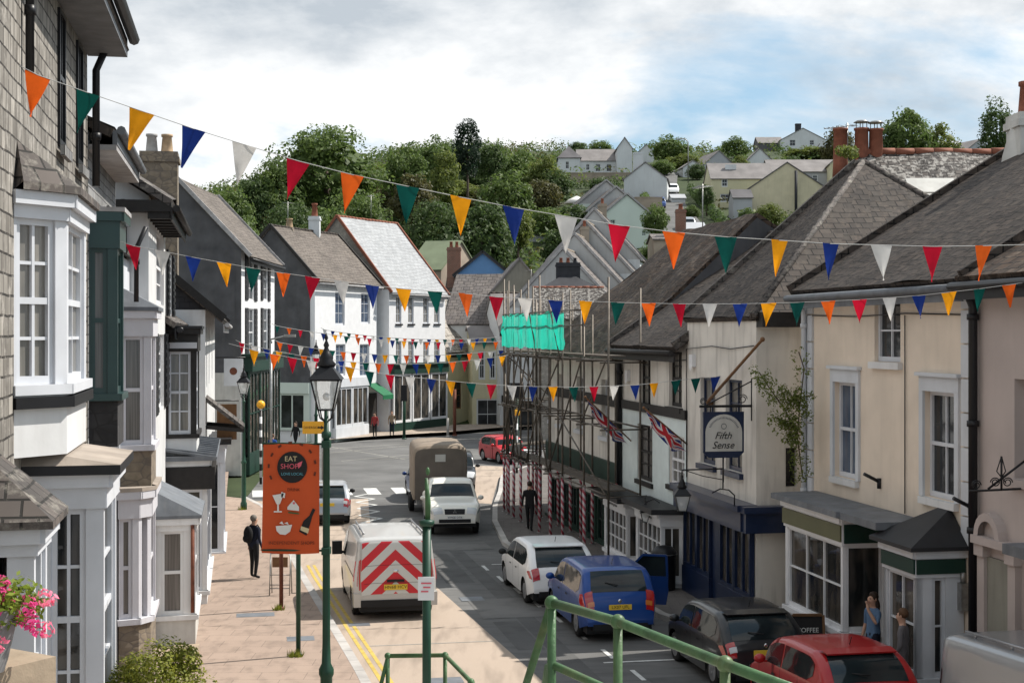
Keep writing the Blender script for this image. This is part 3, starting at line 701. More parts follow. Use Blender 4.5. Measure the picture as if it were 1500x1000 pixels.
# its big flared chimney on the right
chimney(h, (10.25, 28.3), .55, .8, 2.6, 4.35, 'white_dirty', ((0, 'terracotta'),), poth=.65, potr=.16)
mb = MB(); mb.lathe([(.62, 2.6), (.5, 3.5), (.33, 4.1), (.3, 4.3)], (10.25, 28.3, 0), 4); mb.build('chimney_skirt', M['white_dirty'], h)
# far right mauve house
fr0 = [pw(1486, 1530, 556, 704, VR1, 14, dict(cols=2, rows=4, inset=.15, sill='mauve'))]
h0 = house('town_house', 'mauve pink rendered town house with a shell-headed doorway at the right edge', P(14, VR1), E2, NR, 5.78, 9, zr(16)-.3, .86, 3.2, 'mauve', 'roof_brown', fr0, ov=(.35, .0), gut='black_paint', verge=None, ridge=None)
mb = MB(); Oh = P(18.5, VR1)
for a in (.0, .86): mb.obox(Oh, E2, NR, (a, a+.2), (.0, .10), (-6.0, -3.3)); mb.obox(Oh, E2, NR, (a-.03, a+.23), (.0, .14), (-3.3, -3.12))
mb.obox(Oh, E2, NR, (-.06, 1.12), (.0, .18), (-3.119, -3.0))
for i in range(9):
    t0, t1 = math.pi*i/9, math.pi*(i+1)/9
    for r0, r1, n1 in ((.24, .36, .15), (.0, .24, .04)):
        pts = [P3(Oh, E2, NR, .72+r*math.cos(t), n1, -2.999+r*math.sin(t)) for r, t in ((r0, t0), (r1, t0), (r1, t1), (r0, t1))]; mb.poly(pts)
        if r1 == .36: mb.poly([P3(Oh, E2, NR, .72+.36*math.cos(t), n, -2.999+.36*math.sin(t)) for t, n in ((t0, .15), (t0, 0), (t1, 0), (t1, .15))])
mb.build('door_surround', M['mauve'], h0)
mb = MB(); mb.obox(Oh, E2, NR, (.205, .855), (.01, .05), (-6.0, -3.301)); mb.build('door', M['taupe'], h0)
mb = MB(); mb.obox(P(15.6, VR1), E2, NR, (.0, 2.2), (.01, .7), (-3.0, -2.86)); mb.build('canopy_slab', M['lead'], h0)
# wrought iron sign bracket on it
d = 20.6; mb = MB(); a = PX(1500, 716, 20.0); b = PX(1420, 719, 20.2)
mb.tube([a+Vector((.3, 0, .02)), b], .018, 6); mb.tube([PX(1510, 668, 20.0), PX(1447, 716, 20.15)], .018, 6); mb.tube([PX(1467, 668, 20.1), PX(1467, 718, 20.1)], .016, 6)
def curl(c, r, turns=1.6, n=22, sx=1):
    return [c + Vector((sx*r*(1-.6*i/n)*math.cos(turns*2*math.pi*i/n), 0, r*(1-.6*i/n)*math.sin(turns*2*math.pi*i/n))) for i in range(n+1)]
for px, y, r, s in ((1430, 710, .07, 1), (1458, 706, .07, -1), (1476, 706, .07, 1)): mb.tube(curl(PX(px, y, 20.1), r, sx=s), .009, 5)
mb.tube([PX(1467, 668, 20.1), PX(1473, 690, 20.1), PX(1462, 706, 20.1)], .009, 5); mb.tube([PX(1467, 668, 20.1), PX(1460, 690, 20.1), PX(1473, 706, 20.1)], .009, 5)
tag(mb.build('sign_bracket', M['black_paint']), 'black wrought iron scroll bracket jutting from the mauve house', 'sign bracket')
# rubble-roofed house behind
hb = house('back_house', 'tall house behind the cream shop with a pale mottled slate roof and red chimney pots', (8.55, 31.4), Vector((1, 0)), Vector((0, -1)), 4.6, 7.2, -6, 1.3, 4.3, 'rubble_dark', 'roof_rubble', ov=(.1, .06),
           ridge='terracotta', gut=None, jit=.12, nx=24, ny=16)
mb = MB()
for (px, y0, y1, x1) in ((1335, 275, 302, 1392),):
    a = PX(px, y0, 34.0); pts = []
    P_ = lambda s, q: (8.55+s, 31.4+q, 1.3+q*3/3.6+.24)
    mb.slab(P_(.85, 2.15), P_(2.0, 2.15), P_(2.0, 2.6), P_(.85, 2.6), .08); mb.slab(P_(1.0, 1.5), P_(1.4, 1.5), P_(1.4, 2.1), P_(1.0, 2.1), .08)
mb.build('skylight', M['white_dirty'], hb)
chimney(hb, (8.35, 35.0), .5, 1.0, 1, 3.75, 'rubble_dark', (), 0)
mb = MB()
for px, top in ((1233, 187), (1262, 188), (1283, 189)):
    X = (px-750)/F*35; mb = MB(); z0 = 4.2; z1 = (488-top)/F*35
    mb.lathe([(.20, z0-.4), (.18, z0), (.165, z1-.06), (.19, z1-.05), (.19, z1)], (X, 35+.15*(px == 1233), 0), 14); p = mb.build('chimney_pot', M['terracotta'], hb); ORI[p.name] = Vector(hb.location)
    if px > 1240:
        mc = MB()
        for k in range(4): t = k*math.pi/2; mc.tube([(X+.13*math.cos(t), 35+.13*math.sin(t), z1), (X+.13*math.cos(t), 35+.13*math.sin(t), z1+.14)], .012, 5)
        mc.lathe([(.2, z1+.14), (.12, z1+.19), (.02, z1+.2)], (X, 35, 0), 12); mc.build('cowl', M['galv'], p)
# corner shop (hipped slate roof, navy shopfront)
V2_ = 10.1; U2 = 26.95; L2_ = 4.45
fr2 = [pw(1063, 1087, 556, 690, V2_, U2, dict(cols=2, rows=4, fm='navy_paint', gm='glass_curtain', sill='navy_paint', inset=.08)),
       pw(1026, 1048, 553, 680, V2_, U2, dict(cols=2, rows=4, fm='navy_paint', gm='glass_curtain', sill='navy_paint', inset=.08))]
sdz = lambda y: (488-y)/F*28.6
h2 = house('corner_shop', 'stained off-white corner house with a navy shopfront under a dark hipped slate roof', P(U2, V2_), E2, NR, L2_, 8.34, zr(28)-.3, .27, 3.83, 'stained', 'roof_slate', fr2,
           sideA=[(.62, .86, sdz(712), sdz(655), dict(cols=1, rows=2, fm='black_paint', sill=None))], hipA=4.1, ov=(.12, .05), gut=None, jit=.05, nx=20, ny=20, ridge='roof_mossy', verge='roof_mossy')
mb = MB(); O = P(U2, V2_)
mb.obox(O, E2, NR, (-.02, L2_), (.0, .34), (-3.95, -3.55)); mb.obox(O, E2, NR, (-.06, L2_+.02), (.0, .42), (-3.549, -3.42)); mb.obox(O, N2, -E2, (-.3, .82), (.0, .22), (-3.96, -3.56)); mb.obox(O, N2, -E2, (-.36, .82), (.0, .3), (-3.559, -3.43))
sf = mb.build('fascia', M['navy_paint'], h2); ORI[sf.name] = Vector(h2.location)
mb, mg = MB(), MB()
for a0, a1 in ((.05, 1.0), (1.02, 1.9), (2.55, 3.45), (3.47, 4.4)): glazing(mb, mg, O, E2, NR, a0, a1, -5.3, -3.96, 2, 1, .06, .05, .1, .12)
mb.obox(O, E2, NR, (.02, 1.92), (.0, .14), (-6.1, -5.301)); mb.obox(O, E2, NR, (2.52, 4.43), (.0, .14), (-6.2, -5.301))
s_ = mb.build('shopfront', M['navy_paint'], h2); ORI[s_.name] = Vector(h2.location); mg.build('pane', M['glass_shop'], s_)
mb = MB(); mb.obox(O, E2, NR, (1.93, 2.5), (.01, .06), (-6.1, -3.96)); mb.build('door', M['navy_paint'], h2)
mb = MB(); mb.obox(O, N2, -E2, (.0, .8), (.0, .35), (.12, .42)); mb.build('soffit', M['black_wood'], h2)
mb = MB(); q = P3(O, E2, NR, .1, .42, -3.45); q = Vector(q); mb.tube([q, q+Vector((0, 0, .22)), q+Vector((-.12, -.05, .33)), q+Vector((-.3, -.1, .36)), q+Vector((-.46, -.1, .28))], .014, 6); mb.build('lamp_arm', M['black_paint'], h2)
# white-and-mint house with the two union flags
U3 = 31.4; L3_ = 5.7
fr3 = [pw(937, 953, 512, 596, V2_, U3, dict(cols=2, rows=4, fm='black_wood', gm='glass_curtain', sill='black_wood', inset=.08)),
       pw(980, 999, 515, 596, V2_, U3, dict(cols=2, rows=4, fm='black_wood', gm='glass_curtain', sill='black_wood', inset=.08)),
       pw(935, 957, 622, 704, V2_, U3, dict(cols=2, rows=4, fm='black_wood', gm='glass_net', sill='black_wood', inset=.05)),
       pw(981, 1004, 638, 712, V2_, U3, dict(cols=3, rows=4, fm='white_clean', gm='glass_net', sill='black_wood', inset=.05))]
h3 = house('timbered_shop', 'white house with a black timber band, mint lower storey and two union flags', P(U3, V2_), E2, NR, L3_, 8.34, zr(34)-.3, -.25, 2.55, 'stained', 'roof_slate', fr3, ov=(.35, .05), gut='black_wood', nx=20, ny=14, verge='roof_mossy')
O = P(U3, V2_); mb = MB()
holes = [f for f in fr3[2:]]
facade(mb, V2(O)+NR*.025, E2, NR, 0, L3_, -4.3, -2.0, [f[:4] for f in holes], .02); mb.build('mint_panel', M['mint_white'], h3)
mb = MB(); mb.obox(O, E2, NR, (.0, L3_), (.0, .07), (-2.0, -1.78)); mb.build('timber_band', M['black_wood'], h3)
downpipe(h3, O, E2, NR, L3_-.05, 0, -6.5, -.3, 'black_paint', .08)
for u0, u1, z in ((31.6, 33.9, -4.05), (34.6, 37.0, -4.15)):
    b_ = bay(h3, [P(u0, 10.08), P(u0+.1, 9.55), P(u1-.1, 9.55), P(u1, 10.08)], -6.6, -5.7, z-.42, z-.12, [(2, 1, .05, False), (5, 3, .05, False), (2, 1, .05, False)], 'white_clean', 'glass_shop', 'white', 'black_lead', over=.3, name='shop_bay', rooft=.12)
    textmesh(b_, 'ANTIQUES' if u0 > 33 else 'THE GALLERY', .17, 'black_paint', frame_mtx(P3(P((u0+u1)/2, 9.53), E2, NR, 0, .035, z-.26), -E2.to_3d(), UP))
# scaffolded corner house
h4p = [P(37.15, 10.1), P(46, 10.0), P(48.4, 10.7), P(49.6, 12.6), P(50.4, 20), P(37.15, 20)]
h4 = thing('scaffolded_house', 'rendered corner house with a brown slate roof behind scaffolding', 'house', (*P(43, 12), zr(44)))
mb, mband, mgl, mwb = MB(), MB(), MB(), MB(); wz = -.5
for i in range(5):
    p, q = V2(h4p[i]), V2(h4p[i+1]); D = (q-p); Ln = D.length; D.normalize(); Nn = Vector((-D.y, D.x)); Nn = Nn if Nn.dot(p-V2(P(43, 14))) > 0 else -Nn
    ops = [(1.3, 2.1, -2.9, -1.3), (4.2, 5.0, -2.9, -1.3), (6.8, 7.5, -2.9, -1.3)] if i == 0 else ([(.8, 1.7, -2.9, -1.2)] if i == 1 else [])
    facade(mb, p, D, Nn, 0, Ln, -7.4, wz, ops)
    for o in ops: window(h4, p, D, Nn, *o, cols=2, rows=4, fm='greywhite', gm='glass_curtain', sill='greywhite')
    if i < 3:
        mband.obox(p, D, Nn, (.0, Ln), (.0, .06), (-2.02, -1.74)); mgl.obox(p, D, Nn, (.0, Ln), (.0, .10), (-4.35, -3.55)); mwb.obox(p, D, Nn, (.0, Ln), (.0, .13), (-4.62, -4.352)); mgl.obox(p, D, Nn, (.0, Ln), (.0, .12), (-6.95, -5.9))
mb.build('wall', M['stained'], h4); mband.build('timber_band', M['black_wood'], h4); mwb.build('cornice', M['white_dirty'], h4); sh = mgl.build('shop_fascia', M['dark_green'], h4); ORI[sh.name] = Vector(h4.location)
mg, mf = MB(), MB(); p, q = V2(h4p[0]), V2(h4p[1]); D = (q-p).normalized()
for k in range(4): glazing(mf, mg, p, D, NR, .4+k*2.1, 2.2+k*2.1, -5.9, -4.63, 4, 2, .07, .04, .08, .09)
f_ = mf.build('shopfront', M['dark_green'], h4); ORI[f_.name] = Vector(h4.location); mg.build('pane', M['glass_dark'], f_)
mb = MB()
A_, B_, C_, D_ = S(37.0, 9.75, wz-.12), S(46.2, 9.6, wz-.12), S(43.6, 13.9, 3.25), S(37.0, 13.9, 3.3)
mb.slab(A_, B_, C_, D_, .12, 24, 18, .14); mb.slab(B_, S(49.0, 10.5, wz-.12), C_+Vector((.1, 0, 0)), C_, .12, 8, 14, .1); mb.slab(S(49.0, 10.5, wz-.12), S(50.5, 20, wz-.1), C_+Vector((.2, .1, 0)), C_+Vector((.1, 0, 0)), .12, 8, 8, .1)
mb.slab(S(48, 20, wz), S(37, 20, wz), D_, C_, .12, 4, 4)
r_ = mb.build('roof', M['roof_brown'], h4); mb = MB(); mb.poly([A_-Vector((0, 0, .13)), D_-Vector((0, 0, .13)), S(37.0, 20, wz)]); mb.build('gable', M['slate_smooth'], h4)
mb = MB(); mb.obox(P(37.1, 9.95), E2, NR, (.0, 9.0), (-.02, .16), (wz-.3, wz-.13)); mb.build('gutter', M['white_dirty'], h4)
# bits on these houses: hanging sign, pole, lantern, creeper
sg = thing('hanging_sign', 'arch-topped grey and navy hanging shop sign reading Fifth Sense', 'sign', S(27.2, 9.5, -1.55))
cx = S(27.2, 9.5, 0); dx = N2.to_3d(); NRM = -E2.to_3d(); hw = .425; zc0 = -2.38; zc1 = -1.62
def sgp(a, z, n): return cx + dx*a + UP*z + NRM*n
mb = MB(); mb.raw([sgp(a, z, n) for n in (-.025, .025) for a, z in ((-hw+.12, zc0-.11), (hw-.12, zc0-.11), (hw, zc0), (hw, zc1+.05), (-hw, zc1+.05), (-hw, zc0))],
                  [(5, 4, 3, 2, 1, 0), (6, 7, 8, 9, 10, 11)] + [(i, (i+1) % 6, 6+(i+1) % 6, 6+i) for i in range(6)])
bd = mb.build('board', M['navy_paint'], sg); ORI[bd.name] = Vector(sg.location)
mb = MB(); pts = [(-.385, zc0+.02), (.385, zc0+.02)] + [(.385*math.cos(t), zc0+.40+.36*math.sin(t)) for t in [math.pi*i/16 for i in range(17)]]
for s in (1, -1): mb.poly([sgp(a, z, s*.030) for a, z in pts])
mb.build('face_panel', M['white_dirty'], bd)
T_ = lambda z: frame_mtx(sgp(-.02, z, .034), dx, UP)
textmesh(bd, 'Fifth', .2, 'black_paint', T_(zc0+.33), shear=.35); textmesh(bd, 'Sense', .2, 'black_paint', T_(zc0+.14), shear=.35)
mb = MB()
for k in range(20):
    t0, t1 = 2*math.pi*k/20, 2*math.pi*(k+1)/20; mb.poly([sgp(r*math.cos(t), zc0+.52+r*math.sin(t), .033) for r, t in ((.045, t0), (.06, t0), (.06, t1), (.045, t1))])
for k in range(26):
    t0 = math.pi*(.1+.8*k/26); mb.poly([sgp(r*math.cos(t), zc0+.40+r*math.sin(t)*.93, .033) for r, t in ((.29, t0), (.33, t0), (.33, t0+.05), (.29, t0+.05))])
mb.build('emblem', M['lead'], bd)
mb = MB(); zt = zc1+.16
mb.beam(sgp(-.5, zt, 0), sgp(.62, zt, 0), .04, .05); mb.tube([sgp(.6, zt+.5, 0), sgp(-.35, zt+.03, 0)], .014, 6); mb.tube([sgp(.6, zt-.3, 0), sgp(.6, zt+.55, 0)], .02, 6)
for a in (-.27, .27): mb.tube([sgp(a, zt, 0), sgp(a, zc1+.04, 0)], .012, 6)
mb.tube(curl(sgp(.4, zt+.14, 0), .1), .01, 5); mb.tube(curl(sgp(-.42, zt+.1, 0), .07), .01, 5); mb.tube([sgp(0, zc0-.11, 0), sgp(0, zc0-.6, 0)], .014, 6)
mb.build('bracket', M['black_paint'], sg)
mb = MB(); mb.tube([PX(1036, 589, 31.0), PX(1117, 497, 27.6)], [.035, .028], 8); p = PX(1036, 589, 31.0); mb.ball(PX(1117, 497, 27.6), .05)
mb.tube([p, p+Vector((.12, 0, -.05))], .05, 8)
tag(mb.build('flagpole', M['wood_brown']), 'bare brown flagpole slanting up above the hanging shop sign', 'flagpole')
def lantern(t, loc, s, mk='black_paint', gk='lamp_glass', up=True):
    """four sided street lantern, base at loc"""
    def L4(z, r): return [Vector(loc)+Vector((a*r, b*r, z)) for a, b in ((-1, -1), (1, -1), (1, 1), (-1, 1))]
    mb = MB(); lo, hi = L4(0, .11*s), L4(.46*s, .21*s)
    for k in range(4): mb.tube([lo[k], hi[k]], .014*s, 6); mb.tube([lo[k], lo[(k+1) % 4]], .014*s, 6); mb.tube([hi[k], hi[(k+1) % 4]], .018*s, 6)
    fr_ = mb.build('lantern_frame', M[mk], t); mg = MB()
    for k in range(4): mg.poly([lo[k], lo[(k+1) % 4], hi[(k+1) % 4], hi[k]])
    mg.build('lantern_glass', M[gk], t)
    mc = MB(); top = L4(.47*s, .25*s); t2 = L4(.66*s, .10*s)
    mc.poly(top)
    for k in range(4): mc.poly([top[k], top[(k+1) % 4], t2[(k+1) % 4], t2[k]])
    mc.lathe([(.13*s, .66*s), (.15*s, .70*s), (.10*s, .76*s), (.11*s, .80*s), (.06*s, .88*s), (.03*s, .95*s), (.045*s, .99*s), (.015*s, 1.06*s), (.03*s, 1.10*s), (.005, 1.18*s)], loc, 12)
    mc.build('lantern_cap', M[mk], t)
    mi = MB(); mi.ball(Vector(loc)+Vector((0, 0, .2*s)), .06*s); mi.build('lamp_bulb', M['white_clean'], t)
m, nt, b = nodes('lamp_glass'); b.inputs['Base Color'].default_value = (.8, .82, .8, 1); b.inputs['Roughness'].default_value = .15; b.inputs['Alpha'].default_value = .38
wl = thing('wall_lantern', 'black hanging lantern on an iron bracket beside the navy shopfront', 'lantern', PX(999, 750, 29.6))
lantern(wl, PX(999, 748, 29.6), .72)
mb = MB(); a = PX(999, 688, 29.6); mb.tube([a, PX(1060, 686, 29.2)], .018, 6); mb.tube([PX(1002, 688, 29.6), PX(1030, 697, 29.4), PX(1058, 702, 29.3)], .01, 6); mb.tube([PX(1059, 660, 29.25), PX(1059, 715, 29.25)], .015, 6); mb.build('bracket', M['black_paint'], wl)
# second bracket lantern by the mint house
wl = thing('wall_lantern', 'small black lantern hung from the mint house front', 'lantern', PX(945, 770, 33.6)); lantern(wl, PX(945, 764, 33.6), .5)
mb = MB(); mb.tube([PX(945, 736, 33.6), PX(958, 730, 33.4), PX(966, 736, 33.2)], .014, 6); mb.build('bracket', M['black_paint'], wl)

CAM_SCALE = 1.15
# cables, alarm boxes and aerials on the right-hand fronts
def cable(parent, v, pts):
    mb = MB(); mb.tube([S(u, v-.03, z) for u, z in pts], .011, 5); mb.build('cable', M['black_paint'], parent)
cable(h2, V2_, [(27.0, -.25), (28.4, -.33), (29.6, -.28), (31.38, -.36), (31.38, -3.3)])
cable(h3, V2_, [(31.45, -.62), (33, -.68), (35, -.63), (37.0, -.7)])
cable(h, VR1, [(26.2, .35), (24.0, .30), (22.0, .33), (19.9, .28)])
cable(h, VR1, [(22.05, .3), (22.05, -3.0)])
for par, u, v, z, mt in ((h2, 30.9, V2_, -.6, 'white_clean'), (h3, 36.4, V2_, -1.1, 'white_clean')):
    mb = MB(); mb.obox(S(u, v)[:2], E2, NR, (-.12, .12), (.0, .09), (z-.16, z+.12)); mb.poly([S(u+.12, v-.092, z-.16), S(u, v-.092, z-.26), S(u-.12, v-.092, z-.16)]); mb.build('alarm_box', M[mt], par)
def aerial(parent, p, hgt=1.3, ang=.6):
    p = Vector(p); mb = MB(); mb.tube([p, p+Vector((0, 0, hgt))], .018, 5); d = Vector((math.cos(ang), math.sin(ang), 0)); q = Vector((-d.y, d.x, 0))
    mb.tube([p+Vector((0, 0, hgt-.08))-d*.25, p+Vector((0, 0, hgt-.08))+d*.65], .012, 5)
    for k in range(7): c_ = p+Vector((0, 0, hgt-.08))+d*(-.2+.13*k); w_ = .26-.02*k; mb.tube([c_-q*w_, c_+q*w_], .006, 4)
    mb.build('aerial', M['galv'], parent)
aerial(hb, (8.3, 35.2, 3.7), 1.5, 2.4); aerial(h4, S(42, 14.0, 3.2), 1.4, 1.9)
CAM_SCALE = 1.0
CAM_SCALE = 1.15
# ------------------------------------------------------------------ left-hand houses (front faces the street: outward = N2)
def pl(px0, px1, y0, y1, v, u0, k=None):
    a, b = SU(px0, v)-u0, SU(px1, v)-u0; c = (px0+px1)/2
    return (a, b, ZV(c, y1, v), ZV(c, y0, v), k or {})
def uv(px, d): return P(*U_V(px, d))
VL1 = -1.96
wk = dict(cols=2, rows=2, fm='black_paint', gm='glass_dark', inset=-.03, sill='slate_hang_grey', fw=.05)
f1 = [(SU(84, VL1)-4, SU(93, VL1)-4, 2.05, 3.55, wk), (SU(111, VL1)-4, SU(119, VL1)-4, 2.05, 3.55, wk), (5.2, 6.4, 1.75, 3.3, dict(sill='white'))]
g1 = house('slate_hung_house', 'slate-hung house with a grey oriel window at the left edge', P(4, VL1), E2, N2, 15.2, 9, -5.4, 3.95, 7.4, 'slate_hang', 'roof_slate', f1, ov=(.52, .12), gut=None)
O = P(4, VL1)
mb = MB(); mb.obox(O, E2, N2, (-.1, 15.3), (.0, .5), (3.62, 3.69)); mb.build('soffit', M['lead'], g1)
mb = MB(); mb.obox(O, E2, N2, (-.1, 15.3), (.44, .50), (3.69, 3.86)); mb.tube([P3(O, E2, N2, -.1, .58, 3.86), P3(O, E2, N2, 15.32, .58, 3.86)], .075, 8); mb.build('gutter', M['black_lead'], g1)
downpipe(g1, O, E2, N2, 15.1, .02, 1.9, 3.75, 'black_paint', .05); downpipe(g1, O, E2, N2, SU(32, VL1)-4, -.03, 2.3, 4.1, 'black_paint', .04)
c0, c1 = uv(98, 13.0), uv(126, 14.6)
u0_, u1_ = UVof(*c0), UVof(*c1)
ob_ = bay(g1, [P(u0_[0]-.42, VL1), c0, c1, P(u1_[0]+.4, VL1)], -1.1, -.46, 1.02, 1.26, [(2, 4, (.03, .13), True), (2, 4, (.12, .16), True), (2, 4, .1, True)], 'white_sash', 'glass_curtain', 'white', 'roof_mossy', roofz=1.72, over=.13, name='oriel_window', slope=.3, rooft=.07)
sb = MB()
for q0, q1 in ((P(u0_[0]-.42, VL1), c0), (c0, c1), (c1, P(u1_[0]+.4, VL1))):
    dq = (V2(q1)-V2(q0)); lq = dq.length; dq.normalize(); nq = Vector((dq.y, -dq.x)); nq = nq if nq.dot(N2-E2*.3) > 0 or nq.dot(N2) > .3 else -nq
    sb.obox(q0, dq, nq, (-.03, lq+.03), (-.02, .07), (-.67, -.57))
sb.build('black_sill', M['black_paint'], ob_)
d0 = uv(152, 13.2); uu, vv = UVof(*d0)
gb = bay(g1, [P(uu-.02, VL1), d0, P(uu+1.35, vv), P(uu+1.4, VL1)], -5.6, -3.7, -1.62, -1.30, [(2, 4, (.24, .16), True), (1, 4, .1, True), (2, 4, .1, True)], 'white_sash', 'glass_shop', 'white', 'lead_tan', roofz=-1.06, over=.16, name='bay_window', rooft=.09, edge='black_lead')
e0 = uv(50, 11.0); uu2, vv2 = UVof(*e0)
bay(g1, [P(uu2-.02, VL1), e0, P(uu2+.75, vv2), P(uu2+1.1, VL1)], -5.2, -3.1, -1.72, -1.50, [(1, 2, (.1, .2), True), (1, 3, .09, False), (2, 3, .07, True)], 'white_sash', 'glass_net', 'white', 'roof_mossy', roofz=-.98, over=.16, name='bay_window', slope=.5)
# teal bay house
VL = -1.96; U = 19.3
g2 = house('slate_hung_cottage', 'grey slate-hung cottage with deep eaves and a dark teal bay window', P(U, VL), E2, N2, 4.15, 8, -5.6, 2.66, 4.5, 'slate_hang_grey', 'roof_slate', [(2.6, 3.2, .6, 1.9, wk)], ov=(.33, .02), gut=None)
O = P(U, VL)
mb = MB(); mb.obox(O, E2, N2, (0, 4.15), (.0, .36), (2.40, 2.47)); mb.build('soffit', M['lead_pale'], g2)
mb = MB(); mb.obox(O, E2, N2, (0, 4.15), (.31, .37), (2.471, 2.66)); mb.tube([P3(O, E2, N2, 0, .42, 2.66), P3(O, E2, N2, 4.2, .42, 2.60)], .06, 8); mb.build('gutter', M['lead'], g2)
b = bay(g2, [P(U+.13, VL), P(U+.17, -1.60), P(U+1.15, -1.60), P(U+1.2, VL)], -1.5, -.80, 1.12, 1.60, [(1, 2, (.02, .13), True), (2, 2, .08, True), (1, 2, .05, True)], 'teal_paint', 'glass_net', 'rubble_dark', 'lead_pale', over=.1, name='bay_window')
# lilac oriel house
U = 23.46; g3 = house('narrow_cottage', 'narrow lilac-white cottage with an oriel on a stone block and a white bay', P(U, -1.9), E2, N2, 2.1, 7, -5.9, 1.25, 2.2, 'greywhite', 'roof_mossy', [], ov=(.15, .0), gut=None)
downpipe(g3, P(U, -1.9), E2, N2, .0, .16, .5, 1.7, 'black_paint', .04)
bay(g3, [P(U+.17, -1.9), P(U+.22, -1.42), P(U+1.5, -1.42), P(U+1.55, -1.9)], -2.5, -1.80, -.05, .36, [(1, 2, (.03, .12), True), (2, 2, .1, True), (1, 2, .05, True)], 'lilac', 'glass_net', 'rubble', 'lead', roofz=.74, over=.12, name='oriel_window', slope=.2)
bay(g3, [P(U-.1, -1.9), P(U-.02, -1.60), P(U+.22, -1.43), P(U+1.6, -1.43), P(U+1.8, -1.9)], -5.8, -4.55, -2.95, -2.52, [(1, 2, (.02, .1), True), (1, 2, .08, True), (3, 2, .08, True), (1, 2, .1, True)], 'lilac', 'glass_net', 'rubble', 'lead_tan', over=.10, name='bay_window', roofz=-2.44)
# white house with the black shutters
U = 25.6; V4 = -1.58
f4 = [pl(229, 240, 338, 446, V4, U, dict(cols=2, rows=4, fm='white_clean', gm='glass_dark', inset=.06)), pl(246, 251, 372, 462, V4, U, dict(cols=2, rows=4, fm='white_clean', shut='black_paint', inset=.06)),
      pl(229, 240, 490, 600, V4, U, dict(cols=2, rows=4, fm='white_clean', shut='black_paint', inset=.06)), pl(247, 252, 490, 590, V4, U, dict(cols=2, rows=4, fm='white_clean', inset=.06))]
g4 = house('white_house', 'white rendered house with ragged deep slate eaves behind the lilac oriel', P(U, V4), E2, N2, 5.6, 8, -6.1, 2.4, 4.9, 'white', 'roof_mossy', f4, ov=(.42, .35), gut='black_wood', jit=.16)
mb = MB()
for i in range(8): mb = MB(); mb.obox(P(U, V4), E2, N2, (-.3+i*.7, -.2+i*.7), (.0, .38), (1.98, 2.1)); mb.build('rafter_end', M['black_wood'], g4)
mb = MB(); mb.obox(P(U, V4), N2, -E2, (-3.5, .4), (.02, .34), (2.1, 2.3)); mb.build('eaves_boards', M['black_wood'], g4)
downpipe(g4, P(U, V4), N2, -E2, -.42, -.02, -2, 2.3, 'black_paint', .06)
bay(g4, [P(27.45, V4), P(27.5, -.84), P(29.6, -.84), P(29.7, V4)], -6.0, -5.3, -3.72, -3.48, [(1, 2, (.12, .22), True), (3, 2, .1, True), (1, 2, .1, True)], 'white', 'glass_net', 'white_dirty', 'lead', roofz=-2.98, over=.12, name='bay_window', slope=.1)
mb = MB(); mb.tube([S(27.42, -.89, -5.25), S(27.42, -.89, -3.6)], .035, 8); mb.build('downpipe', M['rust_brown'], g4)
mb = MB(); mb.obox(P(26.1, -1.2), E2, N2, (.0, .75), (.0, .45), (-6, -5.72)); tag(mb.build('doorstep', M['coping'], None), 'worn stone doorstep jutting onto the left pavement', 'doorstep')
# black-framed oriel house
U = 31.25; V5 = -1.6
g5 = house('oriel_house', 'white house with a black-framed oriel window over a leaded shop canopy', P(U, V5), E2, N2, 7.2, 7, -6.3, .22, 2.6, 'white', 'roof_mossy', [(4.2, 5.0, -2.4, -.6, dict(cols=2, rows=4))], ov=(.25, .2), gut='black_paint', gable_mat='white')
b = bay(g5, [P(31.8, V5), P(31.9, -.95), P(33.9, -.95), P(34.0, V5)], -2.7, -2.2, -.40, .10, [(2, 4, (.06, .12), True), (3, 4, .1, True), (2, 4, .1, True)], 'black_wood', 'glass_curtain', 'white', 'black_lead', over=.12, name='oriel_window', sash='white_sash')
mb = MB(); mb.obox(P(31.83, V5), N2, -E2, (.02, .66), (.0, .05), (-.33, -.2)); mb.build('frieze', M['white_sash'], b)
bay(g5, [P(31.6, V5), P(31.7, -.72), P(36.6, -.72), P(36.8, V5)], -6.3, -5.6, -3.4, -2.76, [(1, 1, .1, False), (5, 2, .12, False), (1, 1, .1, False)], 'white', 'glass_dark', 'white', 'lead', over=.2, name='shop_bay', rooft=.1, sash='white_sash')
mb = MB(); mb.obox(P(31.66, V5), N2, -E2, (-.02, 1.05), (.0, .1), (-3.38, -2.9)); mb.obox(P(31.68, -.70), E2, N2, (-.1, 4.98), (.0, .1), (-3.38, -2.9)); mb.build('shop_fascia', M['black_wood'], g5)
mb = MB()
for i in range(10): mb.beam(S(31.6+i*.52, V5, -2.5), S(31.6+i*.52, -.52, -2.64), .05, .05)
mb.slab(S(31.5, -.5, -2.68), S(36.9, -.5, -2.68), S(36.9, V5, -2.5), S(31.5, V5, -2.5), .05); mb.build('canopy', M['lead'], g5)
